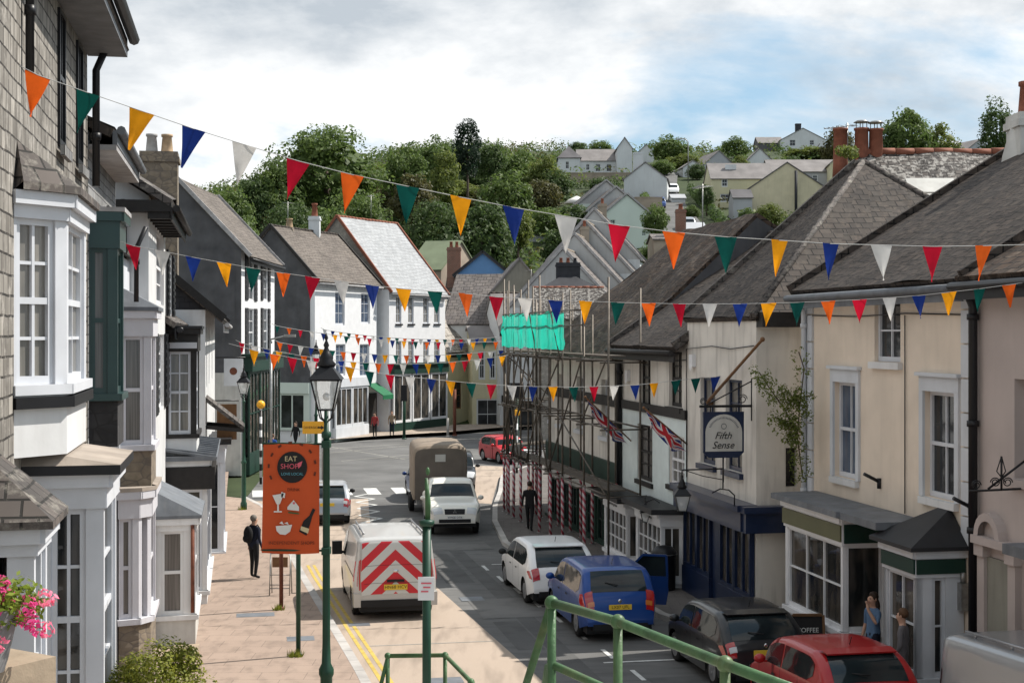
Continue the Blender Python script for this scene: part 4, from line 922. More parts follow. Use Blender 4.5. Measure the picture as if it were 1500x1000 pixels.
# house behind with slate-hung gable and porch
U = 38.5; V6 = -.92
f6 = [(a, a+.8, z0, z1, dict(cols=2, rows=4, fm='white_sash')) for a in (1.2, 4.2, 8.6) for z0, z1 in ((-1.5, .2),)]
g6 = house('long_cottage', 'low white cottage with a pale-edged slate roof and black slated gable', P(U, V6), E2, N2, 14, 8, -6.9, .62, 4.0, 'white', 'roof_tan', f6, ov=(.5, .15), gut='lead_pale', gable_mat='slate_hang_dark', verge='black_wood')
bay(g6, [P(39.2, V6), P(39.3, -.45), P(43.2, -.45), P(43.4, V6)], -6.7, -5.9, -3.5, -3.0, [(1, 2, .1, False), (4, 2, .1, False), (1, 2, .1, False)], 'white_sash', 'glass_dark', 'white', 'black_lead', over=.2, name='shop_bay')
mb = MB(); mb.slab(S(38.7, .1, -2.5), S(40.4, .1, -2.5), S(40.4, V6, -1.7), S(38.7, V6, -1.7), .09); mb.build('hood', M['roof_mossy'], g6)
for q in (38.75, 40.3): mb = MB(); mb.beam(S(q, V6, -2.5), S(q, .1, -2.6), .07, .1); mb.build('hood_bracket', M['black_wood'], g6)
chimney(g6, S(39.4, -2.15)[:2], .98, .8, 1.4, 4.85, 'rubble', ((-.2, 'grey_pot'), (.2, 'buff_pot')), A, poth=.5, potr=.15)
sgn = thing('projecting_sign', 'dark shop sign projecting from the low white cottage', 'sign', S(41, -.3, -2.7))
mb = MB(); mb.obox(S(41, -.86)[:2], N2, -E2, (.2, .75), (-.03, .03), (-3.0, -2.0)); mb.build('board', M['wood_brown'], sgn)
mb = MB(); mb.tube([S(41, V6, -1.9), S(41, -.05, -1.9)], .02, 6); mb.build('bracket', M['black_paint'], sgn)
CAM_SCALE = 1.0
sgn = thing('projecting_sign', 'pale grey square sign with a round emblem by the dark gable', 'sign', PX(341, 565, 60))
p = PX(328, 565, 60); mb = MB(); mb.box(p.x, p.x+.80, 60, 60.06, p.z, p.z+1.15); mb.build('board', M['greywhite'], sgn)
mb = MB(); mb.poly([(p.x+.4+.16*math.cos(t), 59.99, p.z+.62+.16*math.sin(t)) for t in [i*math.pi/10 for i in range(20)]]); mb.build('emblem', M['rust_brown'], sgn)
mb = MB(); mb.tube([(p.x-.5, 60.03, p.z+1.2), (p.x+.9, 60.03, p.z+1.2)], .03, 6); mb.build('bracket', M['black_paint'], sgn)
# ------------------------------------------------------------------ houses round the junction
CAM_SCALE = 1.0
def pwx(px0, px1, y0, y1, O, D, k=None):
    def hit(px):
        t = (px-750)/F; s = (O[0]-t*O[1])/(t*D.y-D.x); return s, O[1]+D.y*s
    (a, da), (b, db) = hit(px0), hit(px1); d = (da+db)/2
    return (min(a, b), max(a, b), (488-y1)/F*d, (488-y0)/F*d, k or {})
O7 = (-13.7, 72); Y_ = Vector((0, 1)); X_ = Vector((1, 0))
sk = dict(cols=2, rows=4, fm='white_clean', shut='black_paint', inset=.06)
f7 = [pwx(363, 372, 374, 440, O7, Y_, sk), pwx(385, 392, 378, 440, O7, Y_, sk), pwx(363, 372, 452, 522, O7, Y_, sk), pwx(385, 392, 452, 518, O7, Y_, sk)]
g7 = house('tall_corner_house', 'tall white house with black shutters and a huge dark slate-hung gable', O7, Y_, X_, 10, 6.6, -7.2, 4.25, 7.75, 'white_clean', 'roof_tan', f7, gable_mat='slate_smooth', ov=(.5, .15), gut='black_paint', ridge=None, verge='lead_pale')
mb = MB(); mb.obox((-13.7, 72), -X_, -Y_, (.0, 6.6), (.0, .05), (-2.0, 4.25)); mb.obox((-13.7, 72), -X_, -Y_, (.0, .25), (.051, .1), (-2.0, 3.6)); mb.build('slate_cladding', M['slate_smooth'], g7)
mb = MB(); mb.obox((-13.7, 72), -X_, -Y_, (.0, 6.6), (.0, .12), (-7.2, -2.001)); mb.build('plinth_wall', M['white_dirty'], g7)
mf, mg = MB(), MB(); mf.obox(O7, Y_, X_, (.1, 9.9), (.0, .55), (-1.95, -1.2)); mf.obox(O7, Y_, X_, (.0, 10), (.0, .7), (-1.199, -1.05)); mf.obox(O7, Y_, X_, (.1, 9.9), (.0, .4), (-7.2, -6.3))
for a in (.1, 3.3, 6.5): glazing(mf, mg, O7, Y_, X_, a, a+3.1, -6.3, -1.96, 3, 2, .14, .06, .1, .4)
sf = mf.build('shopfront', M['dark_green'], g7); ORI[sf.name] = Vector(g7.location); mg.build('pane', M['glass_shop'], sf)
t20 = R(20); D8 = Vector((math.sin(t20), math.cos(t20))); N8 = Vector((math.cos(t20), -math.sin(t20))); O8 = (-12.75, 92)
bk = dict(cols=2, rows=3, fm='white_sash', gm='glass_blue', inset=.1, fw=.09)
f8 = [pwx(a, b, y0, y1, O8, D8, bk) for a, b, y0, y1 in ((491, 505, 428, 476), (529, 542, 430, 474), (492, 506, 504, 550), (527, 541, 504, 552))]
g8 = house('brown_roofed_house', 'white house with a mottled brown roof and a blank dark grey gable end', O8, D8, N8, 9.3, 6.4, -7.2, 3.55, 6.9, 'white_clean', 'roof_tan', f8, gable_mat='slate_smooth', ov=(.35, .15), gut='lead_pale', verge='black_wood')
mb = MB(); mb.obox(O8, -N8, -D8, (.35, 6.4), (.0, .06), (-3.2, 3.55)); mb.build('slate_cladding', M['slate_smooth'], g8)
mf, mg = MB(), MB(); mf.obox(O8, -N8, -D8, (.3, 6.4), (.0, .3), (-3.9, -3.205)); mf.obox(O8, -N8, -D8, (.3, .6), (.0, .2), (-7, -3.91)); glazing(mf, mg, O8, -N8, -D8, .62, 3.4, -6.3, -3.91, 3, 1, .12, .08, .1, .16)
sf = mf.build('shopfront', M['far_mint'], g8); ORI[sf.name] = Vector(g8.location); mg.build('pane', M['glass_dark'], sf)
mf, mg = MB(), MB(); mf.obox(O8, D8, N8, (2.4, 7.4), (.0, .35), (-3.6, -3.0)); mf.obox(O8, D8, N8, (2.4, 7.4), (.0, .3), (-7.2, -6.3))
for a in (2.4, 4.9): glazing(mf, mg, O8, D8, N8, a, a+2.45, -6.3, -3.61, 3, 1, .14, .07, .1, .28)
sf = mf.build('shopfront', M['greywhite'], g8); ORI[sf.name] = Vector(g8.location); mg.build('pane', M['glass_shop'], sf)
mb = MB(); q0, q1, q2, q3 = (P3(O8, D8, N8, a, n, z) for a, n, z in ((7.6, 1.3, -4.3), (9.3, 1.3, -4.3), (9.3, .02, -3.5), (7.6, .02, -3.5))); mb.slab(q0, q1, q2, q3, .05); mb.slab(tuple(Vector(q0)-Vector((0, 0, .3))), tuple(Vector(q1)-Vector((0, 0, .3))), q1, q0, .04)
pm('awning_green', (.01, .12, .05), .7, .1); mb.build('awning', M['awning_green'], g8)
mb = MB(); mb.obox(O8, D8, N8, (7.7, 9.2), (.01, .05), (-7.1, -4.2)); mb.build('door', M['black_wood'], g8)
for q, pot in (((-.3), 'buff_pot'),): chimney(g8, V2(O8)+D8*6-N8*3.2, .75, .65, 5.8, 8.1, 'far_white', ((0, 'terracotta'),), poth=.9, potr=.2)
chimney(g8, V2(O8)+D8*2.6-N8*3.3, .5, .5, 6.0, 7.1, 'far_stone', ((0, 'buff_pot'),), poth=.6, potr=.22)
t27 = R(27.5); D9 = Vector((math.sin(t27), math.cos(t27))); N9 = Vector((math.cos(t27), -math.sin(t27))); O9 = (-8.73, 101)
w9 = dict(cols=2, rows=3, fm='white_sash', gm='glass_curtain', inset=.08, sill='black_paint', fw=.08)
f9 = [pwx(a, a+8, y0, y1, O9, D9, w9) for a in (580, 598, 620, 636) for y0, y1 in ((434, 474), (500, 538))]
g9 = house('three_storey_shop', 'three-storey white shop with a pale tiled roof edged in red ridge tiles', O9, D9, N9, 7.9, 8.8, -7.3, 3.1, 8.35, 'white_clean', 'roof_white', f9, gable_mat='stone_pale', ov=(.3, .1), gut='lead_pale', ridge='terracotta', verge='terracotta', th=.1)
mf, mg = MB(), MB(); mf.obox(O9, D9, N9, (.1, 7.8), (.0, .4), (-2.9, -2.3)); mf.obox(O9, D9, N9, (.0, 7.9), (.0, .55), (-2.299, -2.15)); mf.obox(O9, D9, N9, (.1, 7.8), (.0, .35), (-7.3, -6.4))
sf = mf.build('shop_fascia', M['dark_green'], g9); ORI[sf.name] = Vector(g9.location); mf = MB()
for a in (.15, 2.75, 5.35): glazing(mf, mg, O9, D9, N9, a, a+2.4, -6.4, -2.91, 2, 1, .13, .06, .1, .3)
pm('shop_goods', (.25, .12, .08), .7, .7, 2.2)
s2 = mf.build('shopfront', M['white_clean'], g9); ORI[s2.name] = Vector(g9.location); mg.build('pane', M['glass_shop'], s2)
t38 = R(36); D10 = Vector((math.sin(t38), math.cos(t38))); N10 = Vector((math.cos(t38), -math.sin(t38))); O10 = (-5.1, 110)
f10 = [(1.0, 2.0, -5.9, -3.8, dict(fm='wood_brown')), (3.6, 4.9, -3.6, -1.9, dict(fm='greywhite', gm='glass_blue')), (5.6, 6.6, -3.6, -1.9, dict(fm='greywhite', gm='glass_blue')), (4.2, 6.4, -7.0, -4.4, dict(cols=3, rows=2, fm='greywhite', gm='glass_dark'))]
g10 = house('cream_shop', 'cream shop with a lumpy whitewashed roof beyond the three-storey shop', O10, D10, N10, 7.4, 8, -7.3, -1.35, 3.2, 'far_cream', 'roof_patch', f10, gut='black_paint', ov=(.3, .1), jit=.2)
t60 = R(78); D11 = Vector((math.sin(t60), math.cos(t60))); N11 = Vector((math.cos(t60), -math.sin(t60))); O11 = (-.9, 108)
f11 = [(a, a+.7, z0, z1, dict(fm='black_paint', gm='glass_dark')) for a in (.5, 1.9, 3.2, 4.6) for z0, z1 in ((-2.2, -.7), (-4.6, -3.2))]
g11 = house('white_shop', 'white shop with dark windows at the far end of the street behind the scaffold', O11, D11, N11, 6.4, 7, -7.3, .2, 3.0, 'far_white', 'far_slate', f11, gut='black_paint', ov=(.3, .1))
mb = MB(); mb.obox(O11, D11, N11, (.1, 6.3), (.0, .4), (-5.2, -4.7)); mb.build('fascia', M['black_wood'], g11)
mb = MB(); mb.obox(O11, D11, N11, (.3, 6.1), (.0, .1), (-7.2, -5.21)); mb.build('shopfront', M['glass_dark'], g11)

aerial(g8, (-15.0, 95.2, 6.6), 2.2, 1.0); aerial(g9, (-10.6, 107.0, 8.4), 2.0, 2.0); aerial(g11, (1.5, 111.5, 3.0), 2.0, 2.6)
def leaf_mat(name, c1, c2):
    m, nt, b = nodes(name); L = nt.links; g = N_(nt, 'NewGeometry')
    tc = N_(nt, 'TexCoord').outputs['Object']; n1 = tex(nt, 'TexNoise', tc, 2.2); n1.inputs['Detail'].default_value = 3
    a = wmn(nt, 'ADD', wmn(nt, 'MULTIPLY', g.outputs['Random Per Island'], .6), wmn(nt, 'MULTIPLY', ramp(nt, n1.outputs['Fac'], .3, .7), .4))
    L.new(mixc(nt, a, c1, c2), b.inputs['Base Color']); b.inputs['Roughness'].default_value = .6; b.inputs['Specular IOR Level'].default_value = .3
    b.inputs['Subsurface Weight'].default_value = 0
    tr = N_(nt, 'BsdfTranslucent'); mx = N_(nt, 'MixShader'); mx.inputs[0].default_value = .38; L.new(mixc(nt, a, tuple(x*1.5 for x in c1), tuple(x*1.5 for x in c2)), tr.inputs[0])
    L.new(b.outputs[0], mx.inputs[1]); L.new(tr.outputs[0], mx.inputs[2]); L.new(mx.outputs[0], nt.nodes['Material Output'].inputs[0])
def wmn(nt, op, a, b):
    n = N_(nt, 'Math', operation=op)
    for i, q in enumerate((a, b)):
        if isinstance(q, (int, float)): n.inputs[i].default_value = q
        else: nt.links.new(q, n.inputs[i])
    return n.outputs[0]
leaf_mat('leaf_dark', (.028, .055, .017), (.085, .125, .036))
leaf_mat('leaf_mid', (.045, .08, .02), (.13, .18, .045))
leaf_mat('leaf_light', (.055, .085, .018), (.17, .195, .045))
leaf_mat('leaf_olive', (.04, .045, .014), (.11, .10, .035))
leaf_mat('leaf_conifer', (.008, .02, .012), (.025, .045, .022))
leaf_mat('leaf_shrub', (.07, .10, .014), (.30, .30, .045))
leaf_mat('leaf_red', (.06, .03, .014), (.16, .09, .03))
def leaf_quads(mb, c, r, n, s, rng, sq=(1, 1, 1), up=.35, m=0):
    for _ in range(n):
        while True:
            p = Vector((rng.uniform(-1, 1), rng.uniform(-1, 1), rng.uniform(-1, 1)))
            if .05 < p.length < 1: break
        p = p.normalized()*(p.length**.35)
        nrm = (p + Vector((rng.uniform(-.9, .9), rng.uniform(-.9, .9), rng.uniform(-.6, .9)+up))).normalized()
        x = nrm.cross(Vector((rng.uniform(-1, 1), rng.uniform(-1, 1), rng.uniform(-1, 1)))).normalized(); y = nrm.cross(x)
        q = Vector(c)+Vector((p.x*r*sq[0], p.y*r*sq[1], p.z*r*sq[2])); k = s*rng.uniform(.6, 1.25)
        mb.poly([q-x*k, q+y*k*.55, q+x*k, q-y*k*.55], m)
# ------------------------------------------------------------------ hillside houses
def far_house(kind, name, label, px0, px1, yr, ye, yb, d, wall, roof, rot=0., dep=8., wins=(), group='houses on the hillside', **k):
    x0, x1 = (px0-750)/F*d, (px1-750)/F*d; ze = (488-ye)/F*d; zr2 = (488-yr)/F*d; zb = (488-yb)/F*d
    r = R(rot); Dx = Vector((math.cos(r), math.sin(r))); Dy = Vector((-math.sin(r), math.cos(r)))
    z0 = min(zb, terr((x0+x1)/2, d)-.4, terr((x0+x1)/2, d-4)-.3)
    wk_ = dict(cols=2, rows=2, fm='far_white', gm='glass_dark', inset=.05, fw=.12)
    if kind == 'eave':
        O = Vector((x0, d)); W = [((a-px0)/F*d, (b-px0)/F*d, (488-q1)/F*d, (488-q0)/F*d, wk_) for a, b, q0, q1 in wins]
        return house(name, label, O, Dx, -Dy, x1-x0, dep, z0, ze, zr2, wall, roof, W, group=group, nx=6, ny=4, jit=.04, **k)
    O = Vector((x1, d)); W = [((px1-b)/F*d, (px1-a)/F*d, (488-q1)/F*d, (488-q0)/F*d, wk_) for a, b, q0, q1 in wins]
    return house(name, label, O, Dy, Dx, dep, x1-x0, z0, ze, zr2, wall, roof, (), sideA=W, group=group, nx=6, ny=4, jit=.04, **k)
ko = dict(gut=None, ov=(.25, .15), ridge=None)
pm('moss_roof', (.16, .19, .12), .9, .2, .5)
far_house('gable', 'blue_gabled_house', 'house with a bright blue gable and brown roof', 668, 746, 371, 403, 470, 124, 'blue_render', 'far_slate', 0, 9, verge='tar', gut=None, ov=(.3, .25), ridge=None)
h = far_house('gable', 'olive_gabled_house', 'house with a blank olive-grey gable just behind the green scaffold net', 722, 800, 380, 426, 520, 114, 'taupe', 'far_slate', 4, 9, **ko)
h = far_house('eave', 'grey_roofed_house', 'house with a pale grey roof and brick chimney left of the blue gable', 652, 742, 401, 474, 560, 113, 'far_white', 'roof_far', -10, 10, **ko)
chimney(h, ((665-750)/F*126, 126), 1.2, .8, 4, 7.6, 'brick', ((-.25, 'terracotta'), (.25, 'terracotta')), poth=.5, potr=.14)
h = far_house('eave', 'brown_hipped_house', 'house with a brown hipped roof peeping over the pale grey roof', 652, 715, 377, 402, 470, 130, 'far_stone', 'far_slate', 0, 7, hipA=3.5, **ko)
far_house('eave', 'green_roofed_house', 'house with a mossy green roof beside the pale tiled shop roof', 596, 652, 352, 396, 450, 130, 'far_stone', 'moss_roof', -24, 8, **ko)
h = far_house('eave', 'stone_house', 'stone building with a speckled slate roof behind the scaffold', 783, 888, 422, 468, 640, 90, 'stone_pale', 'roof_rubble', 0, 7, ridge='terracotta', gut=None, ov=(.2, .1))
h = far_house('eave', 'black_capped_house', 'low house with a black hipped roof and a black chimney', 800, 868, 403, 421, 470, 99, 'far_grey', 'tar', 0, 4, hipA=1.4, hipB=1.4, gut=None, ov=(.2, .1), ridge=None)
chimney(h, ((832-750)/F*101, 101), 1.7, .7, 3.5, 5.0, 'tar', ((-.5, 'terracotta'), (0, 'terracotta'), (.5, 'tar')), poth=.35, potr=.12)
pm('terr_gable', (.40, .40, .395), .85, .1, .6, .1, streak=.3); tt = R(10.5); Dt = Vector((math.sin(tt), math.cos(tt))); Nt = Vector((math.cos(tt), -math.sin(tt)))
for i, lab in enumerate(('first', 'second', 'third', 'fourth')):
    Ot = Vector((7.7, 105)) + Dt*6.2*i; zz = 1.9+1.5*i
    hh = house('terraced_house', f'{lab} stepped terraced house up from the black chimney, pale ribbed roof and white front', Ot, Dt, Nt, 6.2, 8, min(-2, zz-7), zz, zz+4.3, 'far_white', 'roof_far', [(a, a+.9, zz-q-1.4, zz-q, dict(cols=2, rows=2, fm='far_white', gm='glass_dark', inset=.05)) for a in (1, 4) for q in (.6, 3.2)],
          group='terrace stepping up the hill', gable_mat='terr_gable', gut=None, ov=(.25, .05), nx=6, ny=4, verge='lead_pale', ridge='far_stone')
    if i in (1, 3): chimney(hh, Ot+Dt*6-Nt*4, .6, .9, zz+3.8, zz+5.4, 'far_stone', ((0, 'terracotta'),), tt)
Ot = Vector(((961-750)/F*168, 168))
for i, lab in enumerate(('pale mint gabled house fronting its stepped terrace', 'middle house of the mint terrace with ribbed roof', 'top house of the mint terrace with ribbed roof')):
    zz = (488-322)/F*168+1.5*i
    house('mint_terraced_house', lab, Ot+Vector((-.8*i, 6.5*i)), Vector((-.12, .993)), Vector((.993, .12)), 6.5, 7.0, zz-6, zz, zz+2.9, 'far_mint', 'roof_far', (), sideA=[(4.9, 5.5, zz-1.2, zz+.0-.05, dict(fm='far_mint')), (1.2, 1.7, zz-1.9, zz-1.3, dict(fm='far_mint'))] if i == 0 else (),
          group='mint terrace on the hill', gable_mat=None if i == 0 else 'terr_gable', nx=6, ny=4, verge='lead_pale', **ko)
h = far_house('gable', 'white_gabled_house', 'white gabled house with a tall white chimney above the mint terrace', 914, 977, 238, 262, 296, 215, 'far_white', 'far_slate', -8, 9, **ko)
chimney(h, ((935-750)/F*217, 217.5), 1.5, 1.0, 22, 27.6, 'far_white', (), 0)
h = far_house('eave', 'long_white_terrace', 'long white house with a grey roof high on the hill', 846, 920, 216, 236, 262, 258, 'far_white', 'far_slate', 0, 8, wins=((858, 864, 240, 250), (872, 880, 240, 252), (888, 896, 240, 252), (902, 908, 240, 252)), **ko)
far_house('eave', 'hipped_white_house', 'white hipped house at the left end of the long white house', 818, 850, 212, 231, 258, 256, 'far_white', 'far_slate_dark', 0, 6, hipA=2, hipB=2, wins=((828, 834, 236, 248),), **ko)
far_house('gable', 'white_tall_gable', 'narrow white gable standing at the right end of the long white house', 904, 926, 202, 217, 262, 255, 'far_white', 'far_slate', 0, 7, **ko)
h = far_house('eave', 'yellow_house', 'pale yellow house with a grey roof and skylight on the hillside', 1042, 1132, 236, 262, 326, 206, 'far_cream', 'far_slate', 0, 8, wins=((1057, 1066, 262, 274), (1055, 1070, 284, 296)), **ko)
mb = MB(); q = PX(1070, 247, 208.5); mb.box(q.x-.8, q.x+.8, q.y-.4, q.y+.2, q.z-.2, q.z+.55); mb.build('skylight', M['far_white'], h)
h = far_house('gable', 'yellow_gabled_house', 'yellow house with a broad blank gable and dark drainpipe', 1098, 1210, 238, 276, 334, 192, 'pale_yellow', 'far_slate_dark', -7, 9, wins=((1153, 1157, 258, 266),), **ko)
mb = MB(); mb.tube([PX(1166, 250, 191.8), PX(1166, 320, 191.8)], .2, 6); mb.build('downpipe', M['tar'], h)
far_house('eave', 'low_grey_annexe', 'low grey annexe tucked against the yellow gable', 1074, 1102, 277, 290, 330, 189, 'far_grey', 'far_slate_dark', 0, 4, **ko)
far_house('eave', 'blue_grey_house', 'blue-grey house with a long slate roof behind the yellow gable', 1128, 1228, 231, 252, 300, 218, 'far_grey', 'far_slate', 0, 8, wins=((1190, 1198, 256, 266),), **ko)
far_house('gable', 'grey_gabled_house', 'grey gabled house above the yellow house', 1028, 1076, 222, 243, 270, 262, 'far_grey', 'far_slate', 12, 9, wins=((1046, 1051, 245, 253),), **ko)
far_house('gable', 'small_white_gable', 'small white gable showing over the yellow house roof', 1094, 1132, 218, 236, 250, 262, 'far_white', 'far_slate', 0, 9, **ko)
h = far_house('gable', 'hilltop_house', 'white hilltop house with a shallow gable and thin chimney', 1144, 1209, 188, 205, 226, 330, 'far_white', 'far_slate', -4, 9, wins=((1157, 1166, 203, 214), (1186, 1193, 205, 213)), **ko)
chimney(h, ((1169-750)/F*333, 333), 1.3, .9, 45, 49, 'tar', (), 0)
far_house('eave', 'hilltop_annexe', 'dark roofed wing joined to the hilltop house', 1111, 1147, 199, 210, 226, 332, 'far_slate_dark', 'far_slate', 0, 7, **ko)
far_house('eave', 'pale_bungalow', 'pale bungalow under the round trees on the skyline', 1372, 1412, 204, 216, 232, 285, 'far_white', 'far_grey', 0, 7, **ko)
far_house('gable', 'grey_bungalow', 'grey roofed bungalow beside the dark skyline tree', 1408, 1454, 206, 222, 236, 280, 'far_grey', 'far_slate', 20, 8, **ko)
h = far_house('eave', 'cream_town_house', 'narrow cream town house with tall dark blue windows at the street end', 692, 738, 480, 503, 642, 109, 'far_cream', 'far_slate', 8, 6, wins=((701, 711, 514, 556), (717, 727, 514, 556), (698, 731, 584, 630)), **ko)
far_house('eave', 'wooded_house', 'grey house half hidden in the trees with a white balcony', 768, 826, 320, 336, 362, 172, 'far_grey', 'far_slate_dark', 0, 7, wins=((786, 792, 340, 348), (800, 806, 340, 348)), **ko)
h = far_house('eave', 'brick_chimney_house', 'low house with a tall brick chimney beyond the brown roof', 958, 1016, 342, 352, 400, 128, 'far_stone', 'roof_far', 0, 6, **ko)
chimney(h, ((997-750)/F*130, 130), .9, .8, 7, 11.3, 'brick', ((0, 'terracotta'),), poth=.5, potr=.2)
far_house('gable', 'white_cottage', 'small white cottage between the white gabled house and the grey gable', 1000, 1030, 236, 246, 268, 250, 'far_white', 'far_slate', 6, 7, **ko)
far_house('eave', 'lane_shed', 'pale shed at the top of the hill lane', 984, 1004, 284, 291, 304, 212, 'far_white', 'far_grey', 0, 4, **ko)
far_house('gable', 'cream_cottage', 'cream cottage right of the blue-grey house, partly behind the chimney pots', 1216, 1248, 226, 240, 280, 214, 'far_cream', 'far_slate', -6, 7, **ko)
far_house('eave', 'tree_house_roof', 'brown roofed house showing between trees left of the parasol', 752, 796, 292, 303, 330, 190, 'far_stone', 'far_slate', 8, 7, wins=((764, 770, 307, 316),), **ko)
far_house('eave', 'grey_terrace', 'grey roofed terrace under the tan garden wall', 868, 922, 276, 286, 310, 222, 'far_mint', 'far_slate', -4, 6, wins=((880, 886, 290, 298), (898, 904, 290, 298)), **ko)
far_house('gable', 'upper_white_house', 'little white gable on the skyline right of the long white house', 936, 958, 212, 222, 240, 285, 'far_white', 'far_slate', 0, 7, **ko)
for (ax, ay, bx, by, lab) in ((18.5, 182, 20, 216, 'clipped hedge along the left side of the hill lane'), (26.6, 178, 28.4, 226, 'long clipped hedge along the right side of the hill lane'), (33, 186, 52, 184, 'garden hedge in front of the yellow houses'), (10, 236, 21, 238, 'garden hedge below the long white house')):
    rg = random.Random(int(ax*7)); hb_ = thing('hedge', lab, 'hedge', ((ax+bx)/2, (ay+by)/2, terr((ax+bx)/2, (ay+by)/2)), 0, 'hedges on the hillside'); mb = MB(); nn = int(math.hypot(bx-ax, by-ay)/.8)
    for i in range(nn): x_, y_ = ax+(bx-ax)*i/nn, ay+(by-ay)*i/nn; leaf_quads(mb, (x_, y_, terr(x_, y_)+.75), .85, 46, .2, rg, (.9, .9, 1.0))
    mb.build('foliage', M[rg.choice(('leaf_dark', 'leaf_mid'))], hb_)
far_house('eave', 'white_garage', 'low white outbuilding beside the hill lane', 1005, 1034, 325, 338, 352, 150, 'far_white', 'far_grey', 0, 5, **ko)
for (px0, px1, y0, y1, d, lab) in ((806, 936, 254, 272, 244, 'long tan garden wall below the white houses'), (930, 970, 290, 312, 190, 'short stone wall beside the hill lane')):
    mb = MB(); a, b = PX(px0, y1, d), PX(px1, y0, d); mb.box(a.x, b.x, d, d+.5, min(a.z, terr(a.x, d)-.5), b.z); mb.box(a.x-.05, b.x+.05, d-.06, d+.56, b.z+.001, b.z+.15)
    tag(mb.build('garden_wall', M['far_stone']), lab, 'wall')
pm('canvas_white', (.65, .63, .60), .8, .05)
pz = PX(845, 300, 196); um = thing('parasol', 'cream garden parasol on the wooded hillside', 'parasol', (pz.x, pz.y, pz.z-2)); mb = MB(); mb.lathe([(1.9, pz.z+.1), (1.1, pz.z+.75), (.08, pz.z+1.2)], (pz.x, pz.y, 0), 8); mb.build('canopy', M['canvas_white'], um)
mb = MB(); mb.tube([(pz.x, pz.y, pz.z-2.2), (pz.x, pz.y, pz.z+.9)], .06, 6); mb.build('pole', M['wood_brown'], um)
def lane(name, pts, wd, mat):
    mb = MB(); vs = []
    for i, (x, y) in enumerate(pts):
        a = Vector(pts[max(0, i-1)]); b = Vector(pts[min(len(pts)-1, i+1)]); d = (b-a).normalized(); k = Vector((d.y, -d.x))*wd/2
        for s in (-1, 0, 1): vs.append((x+k.x*s, y+k.y*s, terr(x, y)+.12))
    mb.raw(vs, [(i*3+j, i*3+j+1, i*3+j+4, i*3+j+3) for i in range(len(pts)-1) for j in (0, 1)]); tag(mb.build(name, M[mat], loc=(0, 0, 0)), kind='structure')
def sm(pts, n=8):
    o = []
    for i in range(len(pts)-1):
        for k in range(n): t = k/n; o.append((pts[i][0]+(pts[i+1][0]-pts[i][0])*t, pts[i][1]+(pts[i+1][1]-pts[i][1])*t))
    return o+[pts[-1]]
lane_pts = sm([(17, 130), (20, 150), (21.5, 175), (22.5, 200), (24, 230), (28, 262)])
lane('hill_lane', lane_pts, 5.2, 'asphalt')
# ------------------------------------------------------------------ trees
def crown_proto(seed, kind='round', fine=False):
    rng = random.Random(seed); mb = MB()
    if kind == 'round':
        for _ in range(58 if not fine else 120):
            t = rng.uniform(0, 2*math.pi); z = rng.uniform(-.85, 1); rr = math.sqrt(max(0, 1-z*z))*rng.uniform(.62, 1.02)
            c = Vector((rr*math.cos(t)*.80, rr*math.sin(t)*.80, 1+z*.84*rng.uniform(.8, 1)))
            leaf_quads(mb, c, rng.uniform(.16, .34)*(.8 if fine else 1), 62, .058 if not fine else .036, rng, (1, 1, .8))
        leaf_quads(mb, (0, 0, .95), .66, 420, .14, rng)
    elif kind == 'tall':
        for _ in range(56):
            z = rng.uniform(.05, 1.95); rad = .75*(1-abs(z-.85)/1.3)**.6*rng.uniform(.5, 1.0) if abs(z-.85) < 1.28 else .1
            t = rng.uniform(0, 2*math.pi); leaf_quads(mb, (rad*math.cos(t), rad*math.sin(t), z), rng.uniform(.14, .26), 55, .055, rng, (1, 1, 1.1))
        leaf_quads(mb, (0, 0, .9), .5, 260, .13, rng, (1, 1, 1.5))
    elif kind == 'conifer':
        for k in range(16):
            z = .15+k*.115; L_ = .72*(1-z/2.1)**.8*rng.uniform(.75, 1.1)
            for j in range(6):
                t = j*math.pi/3+rng.uniform(-.4, .4)
                for q in (.35, .65, .95):
                    if rng.random() < .85: leaf_quads(mb, (L_*q*math.cos(t), L_*q*math.sin(t), z-.12*q+rng.uniform(-.03, .03)), .12, 26, .05, rng, (1, 1, .55))
    return mb
PROTO = {}
def tree(label, px, ytop, wpx, d, kind='round', mat='leaf_mid', v=0, name='tree', dxy=(0, 0), squash=1., group='trees on the hillside'):
    fine = wpx > 95; key = (kind, mat, v % 3, fine)
    x = (px-750)/F*d; zb = terr(x, d)-.5; zt = (488-ytop)/F*d; rad = wpx/F*d/2*(1.16 if px < 830 else 1.05); H = zt-zb
    ch = min(H*.95, rad*2.3 if kind != 'conifer' else H); rng = random.Random(hash((px, ytop)) & 0xffff)
    t = thing(name, label, 'tree', (x, d, zb), 0, group)
    if key not in PROTO:
        o = crown_proto(17+len(PROTO)*5+v, kind, fine).build('crown', M[mat], t, local=True); PROTO[key] = o
    else: o = PROTO[key].copy(); COL.objects.link(o); o.parent = t; o.name = 'crown'
    o.location = (0, 0, H-ch); o.scale = (rad/.98, rad/.98, ch/2.0); o.rotation_euler = (0, 0, (px*37 % 628)/100)
    mb = MB(); h2_ = H-ch*.45; r0 = max(.12, .05*rad)
    mb.tube([(0, 0, 0), (.04*rad, 0, h2_*.5), (0, .05*rad, h2_)], [r0*1.3, r0, r0*.45], 8)
    for k in range(4):
        a = k*1.6+.4; b0 = h2_*(.6+.08*k); mb.tube([(0, 0, b0), (.35*rad*math.cos(a), .35*rad*math.sin(a), b0+.3*rad)], [r0*.5, r0*.2], 6)
    mb.build('trunk', M['bark'], t, local=True); return t
pm('bark', (.09, .07, .055), .95, .3, 4, .3)
